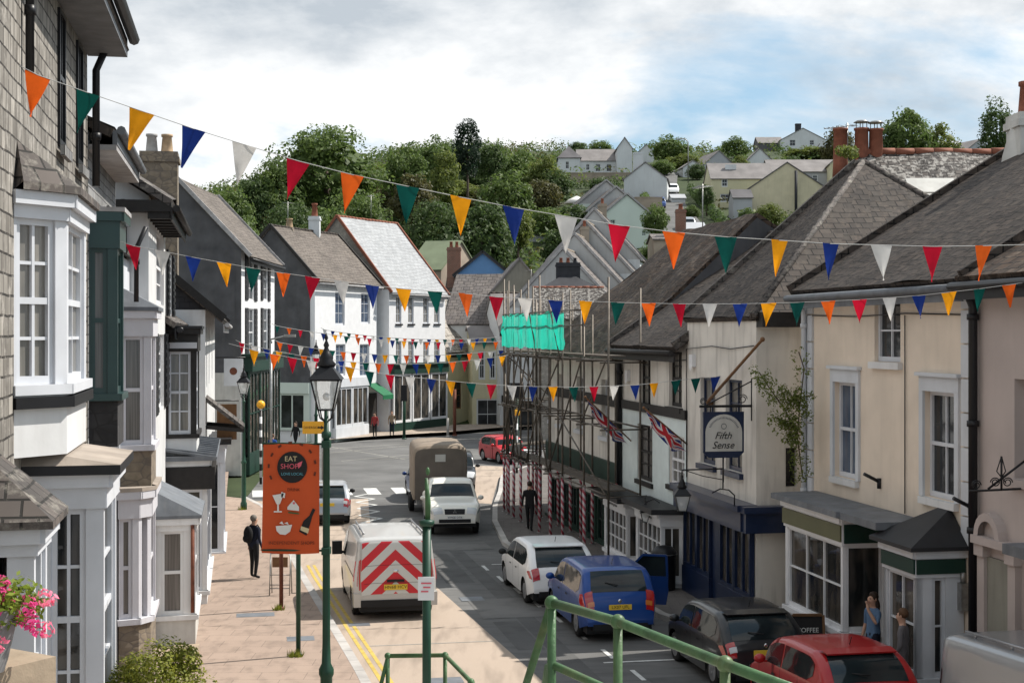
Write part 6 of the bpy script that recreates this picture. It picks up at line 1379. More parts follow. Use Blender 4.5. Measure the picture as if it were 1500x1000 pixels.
# silver panel vans
def van(label, x, y, head, pmat, chev=True, ptxt='HN68 HCV', Ln=4.97, W=1.99, H=1.98):
    e = Ln/2; bl = 1.08
    top = [(-e, .52), (-e+.012, .9), (-e+.03, 1.3), (-e+.05, 1.65), (-e+.075, H-.12), (-e+.12, H-.05), (-e+.32, H-.012), (0, H), (.6, H-.02), (.95, H-.14), (e-1.0, 1.26), (e-.85, 1.17), (e-.25, .98), (e-.08, .78), (e, .5)]
    c = Car(Ln, W, top, bl, H, tumble=.13, rw=.33, tail=.10, zlow=.26, wheelx=(-e+.95, e-.95)); u, v = UVof(x, y)
    t = thing('panel_van', label, 'van', (x, y, zr(u)+.01), head, 'panel vans'); slope = (zr(u+1)-zr(u-1))/2; t.rotation_euler = (0, -slope*math.cos(head-HS), head)
    c.body().build('body', M[pmat], t, local=True); mb = MB(); mb.box(-e+.1, e-.15, -W/2+.15, W/2-.15, .2, .6); mb.build('underbody', M['trim_black'], t, local=True)
    if chev:
        mb = MB(); c.top(mb, c.xat(.64), c.xat(1.88), -.93, .93, 30, 26, .009); mb.build('rear_doors', M['chevron'], t, local=True)
        mb = MB(); x0, x1 = c.xat(.92), c.xat(.98); c.top(mb, x0, x1, -.24, .24, 3, 4, .03); mb.build('door_handle', M['trim_black'], t, local=True)
        mb = MB()
        for z0 in (.90, 1.32): c.top(mb, c.xat(z0), c.xat(z0+.008), -.85, .85, 2, 6, .012)
        mb.build('door_seams', M['trim_black'], t, local=True)
        mb = MB(); mb.ball((c.xat(1.18)-.01, 0, 1.18), .06, sc=(.25, 1.3, .6)); mb.build('badge', M['chrome'], t, local=True)
    else:
        mb = MB(); c.top(mb, c.xat(1.25), c.xat(1.72), -.78, -.06, 8, 4); c.top(mb, c.xat(1.25), c.xat(1.72), .06, .78, 8, 4); mb.build('rear_window', M['car_glass'], t, local=True)
    for sg_ in (-1, 1):
        mb = MB(); c.top(mb, c.xat(.80), c.xat(1.52), sg_*.945, sg_*.99, 10, 3, .013); c.side(mb, [(c.xat(.9)+.01, .82, 1.45), (-e+.16, .95, 1.42)], sg_, .011); mb.build('tail_light', M['lamp_red'], t, local=True)
        mb = MB(); c.side(mb, [(.42+.1*i, bl+.06, min(c.zt(.42+.1*i)-.13, H-.2)) for i in range(11)], sg_); mb.build('side_window', M['car_glass'], t, local=True)
        mb = MB(); c.top(mb, e-.10, e-.45, sg_*.6, sg_*.98, 6, 4, .012); mb.build('headlight', M['lamp_clear'], t, local=True)
        mb = MB(); x_ = 1.28; y_ = c.hw(x_, 1.2); mb.box(x_-.06, x_+.06, sg_*y_+(.04 if sg_ > 0 else -.30), sg_*y_+(.30 if sg_ > 0 else -.04), 1.08, 1.42); mb.beam((x_, sg_*(y_-.03), 1.13), (x_, sg_*(y_+.06), 1.13), .06, .06); mb.build('wing_mirror', M['trim_black'], t, local=True)
    mb = MB(); c.top(mb, 1.0, e-1.03, -.86, .86); mb.build('windscreen', M['car_glass'], t, local=True)
    mb = MB(); mb.box(-e-.03, -e+.12, -W*.42, W*.42, .34, .50); mb.build('rear_bumper', M['trim_black'], t, local=True)
    for sg_ in (-1, 1): mb = MB(); mb.box(-e-.02, -e+.3, sg_*W*.46-.09, sg_*W*.46+.09, .34, .66); mb.build('bumper_end', M[pmat], t, local=True)
    mb = MB()
    for sg_ in (-1, 1):
        mb.tube([(-e+.5, sg_*.72, H+.04), (.5, sg_*.72, H+.05)], .022, 6)
        for x_ in (-1.7, -.7, .3): mb.tube([(x_, sg_*.72, H-.03), (x_, sg_*.72, H+.05)], .02, 6)
    mb.build('roof_bars', M['alloy'], t, local=True)
    plate(t, c, .80, 'plate_yellow', ptxt, True, ln=.56, h=.13, off=.03); wheels(t, c, 6)
    mb = MB()
    for sg_ in (-1, 1):
        for x_ in (.35, 1.5): c.side(mb, [(x_-.007, .4, 1.8 if x_ < 1 else 1.05), (x_+.007, .4, 1.8 if x_ < 1 else 1.05)], sg_, .003)
        c.side(mb, [(-e+.25, 1.02, 1.05), (.3, 1.02, 1.05)], sg_, .004); c.side(mb, [(.42, .98, 1.02), (.6, .98, 1.02)], sg_, .02)
    mb.build('panel_seams', M['trim_black'], t, local=True)
    return t
van('silver van with red and white chevrons across its rear doors', *at(34.0+2.5, 3.65), HS, 'paint_van')
van('plain silver van cut off at the lower right corner of the view', *at(17.4, 11.3)[:2], HS+math.pi, 'paint_vansilver', False, '')
# pickup towing a stock trailer, coming towards us
u0, v0 = 51.0, 7.45; x, y = at(u0, v0); hd = HS+math.pi-.08
t = thing('pickup_truck', 'cream pickup truck facing us and towing a stock trailer', 'pickup', (x, y, zr(u0)+.01), hd)
Ln, W, H = 5.0, 1.82, 1.78; e = Ln/2; bl = 1.08
top = [(-e, .70), (-e+.03, .95), (-e+.06, 1.09), (-e+.2, 1.11), (-.85, 1.12), (-.80, 1.15), (-.62, 1.66), (-.45, H-.02), (.1, H), (.4, H-.05), (.55, H-.13), (1.05, 1.24), (1.15, 1.19), (e-.35, 1.06), (e-.10, .92), (e-.03, .74), (e, .55)]
c = Car(Ln, W, top, bl, H, tumble=.2, rw=.37, zlow=.36, wheelx=(-e+1.05, e-.88), nose=.3); c.body().build('body', M['paint_pickup'], t, local=True)
mb = MB(); mb.box(-e+.1, e-.2, -W/2+.15, W/2-.15, .3, .7); mb.build('underbody', M['trim_black'], t, local=True)
mb = MB(); c.top(mb, .58, 1.06, -.87, .87, taper=-.02); mb.build('windscreen', M['car_glass'], t, local=True)
for sg_ in (-1, 1):
    mb = MB(); c.side(mb, [(-.5+.14*i, bl+.06, max(bl+.08, min(c.zt(-.5+.14*i)-.13, H-.16))) for i in range(11)], sg_); mb.build('side_window', M['car_glass'], t, local=True)
    mb = MB(); c.top(mb, c.xat(.78, False), c.xat(.98, False), sg_*.55, sg_*.97, 6, 4, .014); c.side(mb, [(e-.08, .76, .86), (e-.35, .84, .97)], sg_, .012); mb.build('headlight', M['lamp_clear'], t, local=True)
    mb = MB(); mb.lathe([(.07, -.01), (.07, .02)], (e-.06, sg_*.66, .56), 12, axis='x'); mb.build('fog_lamp', M['lamp_clear'], t, local=True)
mb = MB(); c.top(mb, c.xat(.76, False), c.xat(.93, False), -.46, .46, 5, 6, .016); mb.box(e-.1, e+.02, -.55, .55, .48, .60); mb.build('grille', M['trim_black'], t, local=True)
mb = MB()
for a in (90, 210, 330):
    a = R(a); q = Vector((e+.0, .0, .86)); dr_ = Vector((0, math.cos(a), math.sin(a))); pr = Vector((0, -math.sin(a), math.cos(a)))
    mb.poly([q+Vector((.02, 0, 0)), q+dr_*.04+pr*.024+Vector((.02, 0, 0)), q+dr_*.08+Vector((.02, 0, 0)), q+dr_*.04-pr*.024+Vector((.02, 0, 0))])
mb.build('badge', M['chrome'], t, local=True)
wheels(t, c, 6); mirrors(t, c, .98, bl+.05, 'paint_pickup'); plate(t, c, .66, 'plate_white', 'WM58 OTR', False, off=.02)
u0, v0 = 56.6, 7.75; x, y = at(u0, v0)
t = thing('stock_trailer', 'brown fronted stock trailer with a rounded top behind the pickup', 'trailer', (x, y, zr(u0)+.01), HS+math.pi-.08)
mb = MB(); W = 2.1; prof = [(-W/2, .62), (-W/2, 2.35), (-W/2+.04, 2.54), (-W/2+.14, 2.64), (-W/2+.36, 2.70), (0, 2.73), (W/2-.36, 2.70), (W/2-.14, 2.64), (W/2-.04, 2.54), (W/2, 2.35), (W/2, .62)]
xs3 = (-2.0, -1.97, 1.85, 1.97, 2.03); sc3 = (.97, 1, 1, .985, .94); vs = [(x_, p[0]*s_, .62+(p[1]-.62)*s_) for x_, s_ in zip(xs3, sc3) for p in prof]; n = len(prof)
mb.raw(vs, [(i*n+j, i*n+j+1, (i+1)*n+j+1, (i+1)*n+j) for i in range(4) for j in range(n-1)], 0, True)
pm('trailer_tan', (.24, .19, .145), .75, .12, 2, .1, streak=.35, stain=(.12, .10, .08)); pm('trailer_dark', (.14, .118, .10), .75, .12, 2)
mb.build('box_body', M['trailer_tan'], t, local=True)
mb = MB(); mb.poly([(-2.001, p[0]*.97, .62+(p[1]-.62)*.97) for p in prof]); mb.build('tailboard', M['trailer_dark'], t, local=True); mb = MB(); mb.poly([(2.031, p[0]*.94, .62+(p[1]-.62)*.94) for p in prof]); mb.build('front_wall', M['trailer_dark'], t, local=True); mb = MB(); mb.poly([(2.05, p[0]*.80, .9+(p[1]-.62)*.70) for p in prof]); mb.build('front_panel', M['trailer_dark'], t, local=True)
mb = MB(); mb.box(2.052, 2.07, -.2, .2, 2.08, 2.36); mb.build('notice', M['white_dirty'], t, local=True)
mb = MB(); mb.box(-1.9, 1.9, -.9, .9, .42, .619); mb.beam((1.9, .7, .5), (3.3, 0, .5), .09, .09); mb.beam((1.9, -.7, .5), (3.3, 0, .5), .09, .09); mb.build('chassis', M['galv'], t, local=True)
for x_ in (-.45, .45):
    for sg_ in (-1, 1):
        mb = MB(); mb.lathe([(.18, -.1), (.31, -.1), (.33, -.05), (.33, .05), (.31, .1), (.18, .1)], (x_, sg_*1.05, .33), 18, axis='y'); mb.build('wheel', M['tyre'], t, local=True)
# a few cars up on the hill lane
lane_cars = [(22.0, 178, 'paint_silver', 'small silver car parked lowest on the hill lane'), (21.2, 205, 'paint_dkblue', 'small blue car parked halfway up the hill lane'), (25.3, 224, 'paint_whitecar', 'small white car parked higher up the hill lane'), (22.2, 238, 'paint_red', 'small red car parked at the top bend of the hill lane')]
for x, y, pmat, lab in lane_cars:
    e = 2.0; top = [(-e, .46), (-e+.06, .85), (-e+.11, .94), (-e+.6, 1.38), (-.2, 1.46), (.5, 1.35), (e-1, .97), (e-.3, .8), (e, .45)]
    c = Car(4, 1.7, top, .92, 1.46); t = thing('parked_car', lab, 'car', (x, y, terr(x, y)+.14), math.pi/2+math.pi, 'cars on the hill lane'); t.rotation_euler = (0, math.atan(.2), math.pi/2+math.pi)
    c.body().build('body', M[pmat], t, local=True); mb = MB(); c.top(mb, .55, e-1.03, -.85, .85, 5, 4)
    for sg_ in (-1, 1): c.side(mb, [(-1.2, 1.0, 1.25), (-.9, .95, 1.33), (.4, .95, 1.3), (.8, .95, 1.05)], sg_)
    mb.build('windows', M['car_glass'], t, local=True); wheels(t, c, 5)
CAM_SCALE = 1.0
# ------------------------------------------------------------------ street furniture
pm('banner_red', (.56, .085, .022), .75, .06, 3); pm('banner_black', (.02, .018, .018), .8, .1); pm('print_white', (.72, .70, .66), .7, .05); pm('print_dark', (.12, .03, .015), .8, .1)
pm('print_pink', (.65, .12, .16), .7, .05); pm('print_blue', (.12, .35, .42), .7, .05); pm('print_cream', (.6, .5, .3), .7, .1); pm('print_green', (.05, .12, .05), .7, .1)
pm('sign_amber', (.72, .36, .03), .55, .05); pm('beacon', (.85, .42, .03), .3, .03)
def post_lamp(label, px, d, ybase, ylant, s, mat='green_paint', thick=.05, bar=True):
    x = (px-750)/F*d; u, v = UVof(x, d); z0 = zr(u)+.12; z1 = (488-ylant)/F*d
    t = thing('street_lamp', label, 'street lamp', (x, d, z0), 0, 'green lamp posts'); mb = MB(); zk = z0+(z1-z0)*.42
    mb.lathe([(thick*2.4, z0), (thick*2.4, z0+.25), (thick*1.7, z0+.32), (thick*1.6, zk-.12), (thick*2.0, zk-.08), (thick*2.0, zk-.02), (thick*1.25, zk+.05), (thick*1.05, zk+.3), (thick*.9, z1-.34), (thick*1.3, z1-.32), (thick*1.3, z1-.27), (thick*.7, z1-.25), (thick*.55, z1)], (x, d, 0), 14)
    mb.build('post', M[mat], t); mb = MB()
    for a in range(4):
        c_, s_ = math.cos(a*math.pi/2+.78), math.sin(a*math.pi/2+.78); mb.tube([(x, d, z1-.2*s), (x+.12*s*c_, d+.12*s*s_, z1-.12*s), (x+.155*s*c_, d+.155*s*s_, z1+.0)], .012*s, 5)
    mb.build('cradle', M['black_paint'], t); lantern(t, (x, d, z1), s); return t
lamp1 = post_lamp('tall green lamp post with a black lantern carrying the orange banner', 478, 17, 1200, 600, .78, thick=.045)
post_lamp('smaller green lamp post at the far end of the left pavement', 357, 56, 740, 577, 1.0, thick=.055)
post_lamp('distant lamp post before the blank dark grey gable', 463, 84, 660, 532, 1.2, thick=.06)
# banner
bd_ = 17.0; bt = thing('banner', 'orange-red vertical street banner with a round black logo, cocktail, cake, bowl and bottle', 'banner', PX(427, 810, bd_))
def BP(px, y, off=0): return PX(px, y, bd_-off)
mb = MB(); nx, ny = 12, 20; vs = []
for j in range(ny+1):
    for i in range(nx+1):
        a, b_ = i/nx, j/ny; p = BP(386+82*a-2.5*(1-b_)*(1-a) , 809-161*b_ + 2*math.sin(a*3)); p.y += .012*math.sin(a*5+b_*2)-.01; vs.append(p)
mb.raw(vs, [(j*(nx+1)+i, j*(nx+1)+i+1, (j+1)*(nx+1)+i+1, (j+1)*(nx+1)+i) for j in range(ny) for i in range(nx)], 0, True)
cl = mb.build('cloth', M['banner_red'], bt)
def disc(cx_, cy_, rx, ry, off, n=28): return [BP(cx_+rx*math.cos(2*math.pi*k/n), cy_+ry*math.sin(2*math.pi*k/n), off) for k in range(n)]
def prints(name, mat, polys, off=.03):
    mb = MB()
    for p in polys: mb.poly([BP(a, b_, off) for a, b_ in p])
    mb.build(name, M[mat], cl)
mb = MB(); mb.poly(disc(428, 684, 22, 23, .03)); mb.build('logo_disc', M['banner_black'], cl)
fm = lambda px, y, off=.035: frame_mtx(BP(px, y, off), (1, 0, 0), UP)
textmesh(cl, 'EAT', .085, 'print_cream', fm(426, 672), ext=.0005); textmesh(cl, 'SHOP', .085, 'print_pink', fm(424, 683), ext=.0005); textmesh(cl, 'LOVE LOCAL', .045, 'print_blue', fm(428, 694), ext=.0005)
prints('logo_heart', 'print_pink', [[(436, 678), (443, 675), (441, 682), (437, 686)]], .036)
mb = MB()
for k in range(9):
    a = R(200-k*27.5); mb.poly([BP(428+r*math.cos(a+q), 684-r*math.sin(a+q)*1.05, .03) for r, q in ((33, 0), (36, 0), (36, .16), (33, .16))])
mb.build('arc_lettering', M['print_dark'], cl)
textmesh(cl, 'DRINK', .05, 'print_dark', fm(430, 717, .03), ext=.0005); textmesh(cl, 'INDEPENDENT SHOPS', .055, 'print_dark', fm(427, 795, .03), ext=.0005)
prints('cocktail_glass', 'print_white', [[(399, 725), (416, 722), (410, 738), (405, 738)], [(406, 738), (408.5, 738), (408.5, 748), (406, 748)], [(401, 748), (413, 748), (413, 750), (401, 750)], [(412, 720), (418, 722), (417, 729), (412, 728)]])
prints('cake_slice', 'print_white', [[(421, 742), (430, 732), (438, 742), (438, 748), (421, 746)]]); prints('cake_filling', 'print_green', [[(422, 749), (438, 751), (438, 753), (422, 751)]]); prints('cherry', 'print_pink', [[(429, 735), (432, 735), (432, 738), (429, 738)]], .033)
prints('bowl', 'print_white', [[(404, 770), (428, 768), (425, 778), (418, 783), (410, 782), (405, 777)], [(409, 766), (413, 763), (416, 768)], [(416, 766), (421, 764), (423, 768)]])
prints('bottle', 'banner_black', [[(438, 778), (449, 784), (455, 765), (457, 757), (462, 746), (458, 744), (453, 755), (445, 762)]]); prints('bottle_label', 'print_cream', [[(441, 770), (453, 774), (451, 781), (440, 776)]], .034)
for y in (650, 806):
    mb = MB(); mb.tube([BP(478, y), BP(384, y-1)], .014, 6); mb.box(BP(472, y).x, BP(484, y).x, bd_-.08, bd_+.08, BP(0, y+5).z, BP(0, y-5).z); mb.build('arm', M['green_paint'], bt)
# plain posts on the left pavement
def post(name, label, px, d, ytop, r, mat, cat='post', group=None, base=None, ybase=None):
    x = (px-750)/F*d; u, v = UVof(x, d); z0 = zr(u)+.1 if base is None else base; z1 = (488-ytop)/F*d
    t = thing(name, label, cat, (x, d, z0), 0, group); mb = MB(); mb.tube([(x, d, z0), (x, d, z1)], r, 10); mb.lathe([(r*1.6, z0), (r*1.6, z0+.06), (r, z0+.1)], (x, d, 0), 10); mb.build('pole', M[mat], t); return t, x, z0, z1
for px, d, yt, lab, mt in ((437, 29.7, 700, 'thin green sign post just behind the orange banner', 'green_paint'), (412, 34.9, 690, 'thin brown sign post near the folding frame sign', 'rust_brown')):
    t, x, z0, z1 = post('sign_post', lab, px, d, yt, .05, mt); mb = MB(); mb.box(x-.3, x+.3, d-.07, d-.055, z1-.45, z1-.02); mb.build('sign_plate', M['galv'], t)
d = 37; x = (411-750)/F*d; z0 = zr(UVof(x, d)[0])+.125; t = thing('frame_sign', 'brown board in a light metal frame standing on the left pavement', 'sign', (x, d, z0)); mb = MB()
hw = .26
for a in (-hw, hw): mb.tube([(x+a, d-.18, z0), (x+a, d, z0+1.06)], .014, 6); mb.tube([(x+a, d+.22, z0), (x+a, d, z0+1.06)], .014, 6)
for zz, yy in ((.18, -.15), (.27, -.14), (.52, -.09), (1.06, 0)): mb.tube([(x-hw, d+yy, z0+zz), (x+hw, d+yy, z0+zz)], .012, 6)
mb.build('frame', M['galv'], t); mb = MB(); mb.box(x-.2, x+.2, d-.10, d-.08, z0+.72, z0+.98); mb.build('board', M['wood_brown'], t)
# belisha beacons, poles and signals by the junction
m, nt, b = nodes('beacon_pole'); tc = N_(nt, 'TexCoord').outputs['Object']; sp = N_(nt, 'SeparateXYZ'); nt.links.new(tc, sp.inputs[0])
q = wmn(nt, 'GREATER_THAN', wmn(nt, 'FRACT', wmn(nt, 'MULTIPLY', sp.outputs[2], 1.6), 0), .5); nt.links.new(mixc(nt, q, (.02, .02, .02), (.7, .7, .7)), b.inputs['Base Color'])
for px, d, y, lab in ((382, 66, 593, 'amber globe crossing beacon on a striped pole by the left pavement'), (757, 71, 604, 'amber globe crossing beacon seen through the scaffold')):
    x = (px-750)/F*d; z1 = (488-y)/F*d; z0 = zr(70)+.1; t = thing('crossing_beacon', lab, 'beacon', (x, d, z0), 0, 'crossing beacons'); mb = MB(); mb.tube([(x, d, z0), (x, d, z1-.1)], .06, 10); mb.build('pole', M['beacon_pole'], t)
    mb = MB(); mb.ball((x, d, z1+.02), .2, seg=14, rings=10); mb.build('globe', M['beacon'], t)
t, x, z0, z1 = post('lamp_column', 'plain grey lamp column beside the dark green shopfront', 397, 64, 500, .06, 'galv', 'lamp column'); mb = MB(); mb.tube([(x, 64, z1-.1), (x, 64, z1+.1), (x+.7, 64, z1+.25)], .04, 6); mb.box(x+.6, x+1.1, 63.85, 64.15, z1+.2, z1+.32); mb.build('lamp_head', M['galv'], t)
t, x, z0, z1 = post('signal_post', 'dark green post with a black head before the three-storey shop', 592, 94, 566, .1, 'green_paint'); mb = MB(); mb.box(x-.2, x+.2, 93.75, 93.9, z1-.95, z1+.1); mb.build('signal_head', M['black_paint'], t)
post('pavement_post', 'brown wooden post outside the cream shop', 666, 97, 570, .11, 'rust_brown'); post('bollard', 'pale bollard on the far pavement beside the brown post', 656, 96, 612, .09, 'concrete')
t, x, z0, z1 = post('signal_post', 'traffic post with a black head near the second beacon', 757, 74, 566, .09, 'green_paint'); mb = MB(); mb.box(x-.35, x+.35, 73.7, 73.86, z1-.6, z1+.2); mb.build('signal_head', M['black_paint'], t)
d = 62.; t = thing('direction_sign', 'amber temporary direction sign with a black arrow behind the lamp post', 'sign', (PX(459, 640, d).x, d, zr(62)+.1)); mb = MB()
a, b_ = PX(443, 635, d), PX(477, 617, d); mb.box(a.x, b_.x, d, d+.03, a.z, b_.z); bo = mb.build('board', M['sign_amber'], t); mb = MB(); mb.tube([(a.x+.15, d+.05, zr(62)+.1), (a.x+.15, d+.05, b_.z)], .03, 6); mb.tube([(b_.x-.15, d+.05, zr(62)+.1), (b_.x-.15, d+.05, b_.z)], .03, 6); mb.build('leg', M['galv'], t)
textmesh(bo, 'DIVERSION', .15, 'banner_black', frame_mtx(((a.x*.58+b_.x*.42), d-.004, (a.z+b_.z)/2), (1, 0, 0), UP)); mb = MB(); zc_ = (a.z+b_.z)/2; xr_ = b_.x-.2
mb.poly([(xr_+.14, d-.004, zc_), (xr_, d-.004, zc_+.1), (xr_, d-.004, zc_-.1)]); mb.box(xr_-.15, xr_, d-.006, d-.002, zc_-.03, zc_+.03); mb.build('arrow', M['banner_black'], bo)
# green sign pole, handrails
t = thing('sign_pole', 'green steel pole with a small white notice, standing behind the low railing', 'sign pole', (PX(625, 900, 13.7).x, 13.7, -4.26)); x = PX(625, 0, 13.7).x; z = lambda y: (488-y)/F*13.7
mb = MB(); mb.tube([(x, 13.7, -4.26), (x, 13.7, z(766))], .042, 12); mb.lathe([(.06, z(770)), (.075, z(766)), (.075, z(762)), (.03, z(760))], (x, 13.7, 0), 12); mb.build('pole', M['green_paint'], t)
mb = MB(); mb.tube([(x+.01, 13.7, z(763)), (x+.012, 13.7, z(735)), (x-.004, 13.7, z(700))], [.026, .028, .016], 10); mb.ball((x+.01, 13.7, z(690)), .02, sc=(1, 1, 2)); mb.build('upper_rod', M['rail_green'], t)
mb = MB(); mb.box(x-.08, x+.075, 13.64, 13.652, z(877), z(843)); nb = mb.build('notice', M['white_clean'], t); mb = MB()
for k, (w0, w1) in enumerate(((-.05, .05), (-.03, .04), (-.05, .02))): mb.box(x+w0, x+w1, 13.634, 13.638, z(853+k*6), z(851+k*6))
mb.build('print', M['print_pink'], nb)
def railing(label, tops, drop, r, extra=()):
    t = thing('handrail', label, 'handrail', (tops[0].x, tops[0].y, tops[0].z-drop), 0, 'green tubular handrails')
    mb = MB(); mb.tube(tops, r, 14); mb.build('top_rail', M['rail_green'], t)
    for i, p in enumerate(tops[:-1] if len(tops) > 3 else tops):
        mb = MB(); mb.tube([p-Vector((0, 0, drop)), p], r*.95, 12); mb.ball(p, r*1.55, seg=14, rings=10); mb.build('post', M['rail_green'], t)
    for pts in extra: mb = MB(); mb.tube(pts, r*.9, 12); mb.build('lower_rail', M['rail_green'], t)
    return t
A0, B0, C0, D0 = PX(808, 882, 6.93), PX(905, 910, 6.47), PX(1062, 972, 5.64), PX(1185, 1018, 5.1)
lower = [PX(797, 1015, 7.1), PX(803, 976, 7.0), PX(812, 974, 6.93), PX(905, 1016, 6.47), PX(1062, 1085, 5.64)]
railing('near green tubular handrail running off the bottom of the view', [A0, B0, C0, D0], 1.05, .0225, [lower, [A0+Vector((0, .02, -.01)), PX(768, 1010, 7.6), PX(745, 1090, 7.8)]])
A1, B1, C1, D1 = PX(568, 960, 14.3), PX(652, 959, 14.3), PX(690, 998, 13.4), PX(730, 1040, 12.6)
railing('low green tubular railing in front of the chevron van', [A1, B1, C1, D1], 1.0, .022, [[A1+Vector((0, 0, -.01)), PX(556, 1010, 14.3), PX(550, 1060, 14.3)]])
# wall, trough and flowers at the lower left
cz = -1.36; mb = MB(); O_ = Vector((-2.0, 5.95)); mb.obox(O_, Vector((-.85, .53)), Vector((-.53, -.85)), (0, 3.2), (0, .9), (-2.4, cz-.14))
w_ = MB(); w_.obox(O_+Vector((.04, .02)), Vector((-.85, .53)), Vector((-.53, -.85)), (-.02, 3.2), (-.04, .95), (cz-.139, cz))
t = thing('stone_wall', 'low stone wall with a sandy coping at the lower left', 'wall', (-2.0, 5.9, -2.4)); mb.build('masonry', M['rubble'], t); w_.build('coping', M['coping'], t)
pt = thing('planter', 'ribbed grey planter at the lower left', 'planter', (-2.17, 5.72, cz)); mb = MB(); pc = (-2.17, 5.72); prof = []
i0 = len(mb.v); seg = 40
for r_, z_ in ((.12, cz), (.135, cz+.05), (.165, cz+.19), (.178, cz+.235), (.178, cz+.255), (.160, cz+.255), (.152, cz+.20)):
    for k in range(seg):
        a = 2*math.pi*k/seg; rr = r_*(1+(.025 if (k % 4 < 2 and z_ < cz+.23) else 0)); mb.v.append((pc[0]+rr*math.cos(a), pc[1]+rr*math.sin(a), z_))
for i in range(6):
    for k in range(seg): mb.f.append((i0+i*seg+k, i0+i*seg+(k+1) % seg, i0+(i+1)*seg+(k+1) % seg, i0+(i+1)*seg+k)); mb.m.append(0); mb.sm.append(False)
mb.f.append(tuple(i0+k for k in range(seg))); mb.m.append(0); mb.sm.append(False)
pm('pot_grey', (.17, .17, .175), .55, .2, 8, .1, streak=.3); mb.build('pot', M['pot_grey'], pt); mb = MB(); mb.lathe([(.155, cz+.2), (.15, cz+.225)], (*pc, 0), 20); mb.build('soil', M['earth'], pt)
leaf_mat('petal', (.50, .015, .12), (.75, .10, .33)); leaf_mat('petal_pink', (.75, .12, .22), (.85, .3, .42)); leaf_mat('fuchsia_leaf', (.06, .11, .015), (.22, .27, .03))
fp = thing('fuchsia', 'magenta flowering fuchsia growing in the grey planter', 'plant', (pc[0], pc[1], cz+.2)); rng = random.Random(9); mb = MB()
for _ in range(60): a = rng.uniform(0, 6.28); rr = rng.uniform(0, .22); leaf_quads(mb, (pc[0]+rr*math.cos(a)+.02, pc[1]+rr*math.sin(a), cz+.25+rng.uniform(0, .08)), .07, 34, .016, rng)
mb.build('foliage', M['fuchsia_leaf'], fp); mb = MB()
for _ in range(27):
    a = rng.uniform(-1.2, 1.8); rr = rng.uniform(.02, .30); c_ = (pc[0]+rr*math.cos(a)+.04, pc[1]+rr*math.sin(a)*.8, cz+.30+rng.uniform(-.09, .08)-rr*.3); mb.tube([(pc[0], pc[1], cz+.24), c_], .002, 4, 2); leaf_quads(mb, c_, .034, 26, .014, rng, m=0 if rng.random() < .85 else 1)
mb.build('blossom', [M['petal'], M['petal_pink'], M['fuchsia_leaf']], fp)
bs = thing('shrub', 'rounded yellow-green shrub in front of the left bay windows', 'shrub', (-4.05, 16.4, zr(16)+.1)); rng = random.Random(4); mb = MB()
for _ in range(135):
    a = rng.uniform(0, 6.28); z_ = rng.uniform(-.6, 1); r_ = math.sqrt(max(0, 1-z_*z_)); leaf_quads(mb, (-4.05+.55*r_*math.cos(a), 16.4+.55*r_*math.sin(a), -4.5+z_*.86), .17, 90, .026, rng, up=.5)
leaf_quads(mb, (-4.05, 16.4, -4.65), .52, 900, .05, rng, (1, 1, 1.4)); mb.build('foliage', M['leaf_shrub'], bs); mb = MB()
for k in range(5): mb.tube([(-4.05, 16.4, zr(16)+.1), (-4.05+.3*math.cos(k*1.3), 16.4+.3*math.sin(k*1.3), -4.7)], .025, 6)
mb.build('stem', M['bark'], bs)
for px, d_, lab in ((437, 29.65, 'grass tuft at the foot of the green sign post'), (412, 34.85, 'grass tuft at the foot of the brown sign post'), (357, 55.9, 'grass tuft at the foot of the far pavement lamp post')):
    x_ = (px-750)/F*d_; z_ = zr(UVof(x_, d_)[0])+.125; tf = thing('grass_tuft', lab, 'plant', (x_-.05, d_-.1, z_)); mb = MB(); rng = random.Random(px)
    for _ in range(70):
        a = rng.uniform(0, 6.28); r_ = rng.uniform(0, .16); b0 = Vector((x_-.06+r_*math.cos(a), d_-.06+r_*math.sin(a)*.6, z_)); t_ = b0+Vector((rng.uniform(-.07, .07), rng.uniform(-.05, .05), rng.uniform(.06, .2))); mb.poly([b0-Vector((.012, 0, 0)), b0+Vector((.012, 0, 0)), t_])
    mb.build('foliage', M['leaf_shrub'], tf)
cp = thing('climbing_plant', 'straggly climbing plant on the wall between the cream shop and the corner shop', 'plant', PX(1172, 690, 31.2)); rng = random.Random(12); mb = MB(); ms = MB()
for path in ([(1176, 700), (1168, 640), (1172, 590), (1178, 540), (1170, 515)], [(1168, 640), (1150, 600), (1125, 565), (1112, 545)], [(1168, 650), (1155, 625), (1135, 610)], [(1172, 600), (1160, 580), (1150, 570)]):
    pts = [PX(a, y, 31.2) for a, y in path]; ms.tube(pts, .015, 5)
    for p, q in zip(pts, pts[1:]):
        for k in range(14):
            c_ = p.lerp(q, k/14)+Vector((rng.uniform(-.20, .20), rng.uniform(-.25, .1), rng.uniform(-.2, .12))); dense = path[0][0] != 1176 or c_.z < -1.2
            leaf_quads(mb, c_, .11 if dense else .06, 22 if dense else 7, .035, rng)
mb.build('foliage', [M['leaf_light']], cp); ms.build('stem', M['bark'], cp)
wd = thing('chimney_plant', 'tuft of yellow-green weeds on the back house chimney', 'plant', PX(1240, 225, 36.5)); mb = MB(); rng = random.Random(2)
for _ in range(14): leaf_quads(mb, PX(1240+rng.uniform(-14, 12), 221+rng.uniform(-6, 6), 36.5+rng.uniform(-.3, .3)), .12, 30, .05, rng)
mb.build('foliage', M['leaf_light'], wd)
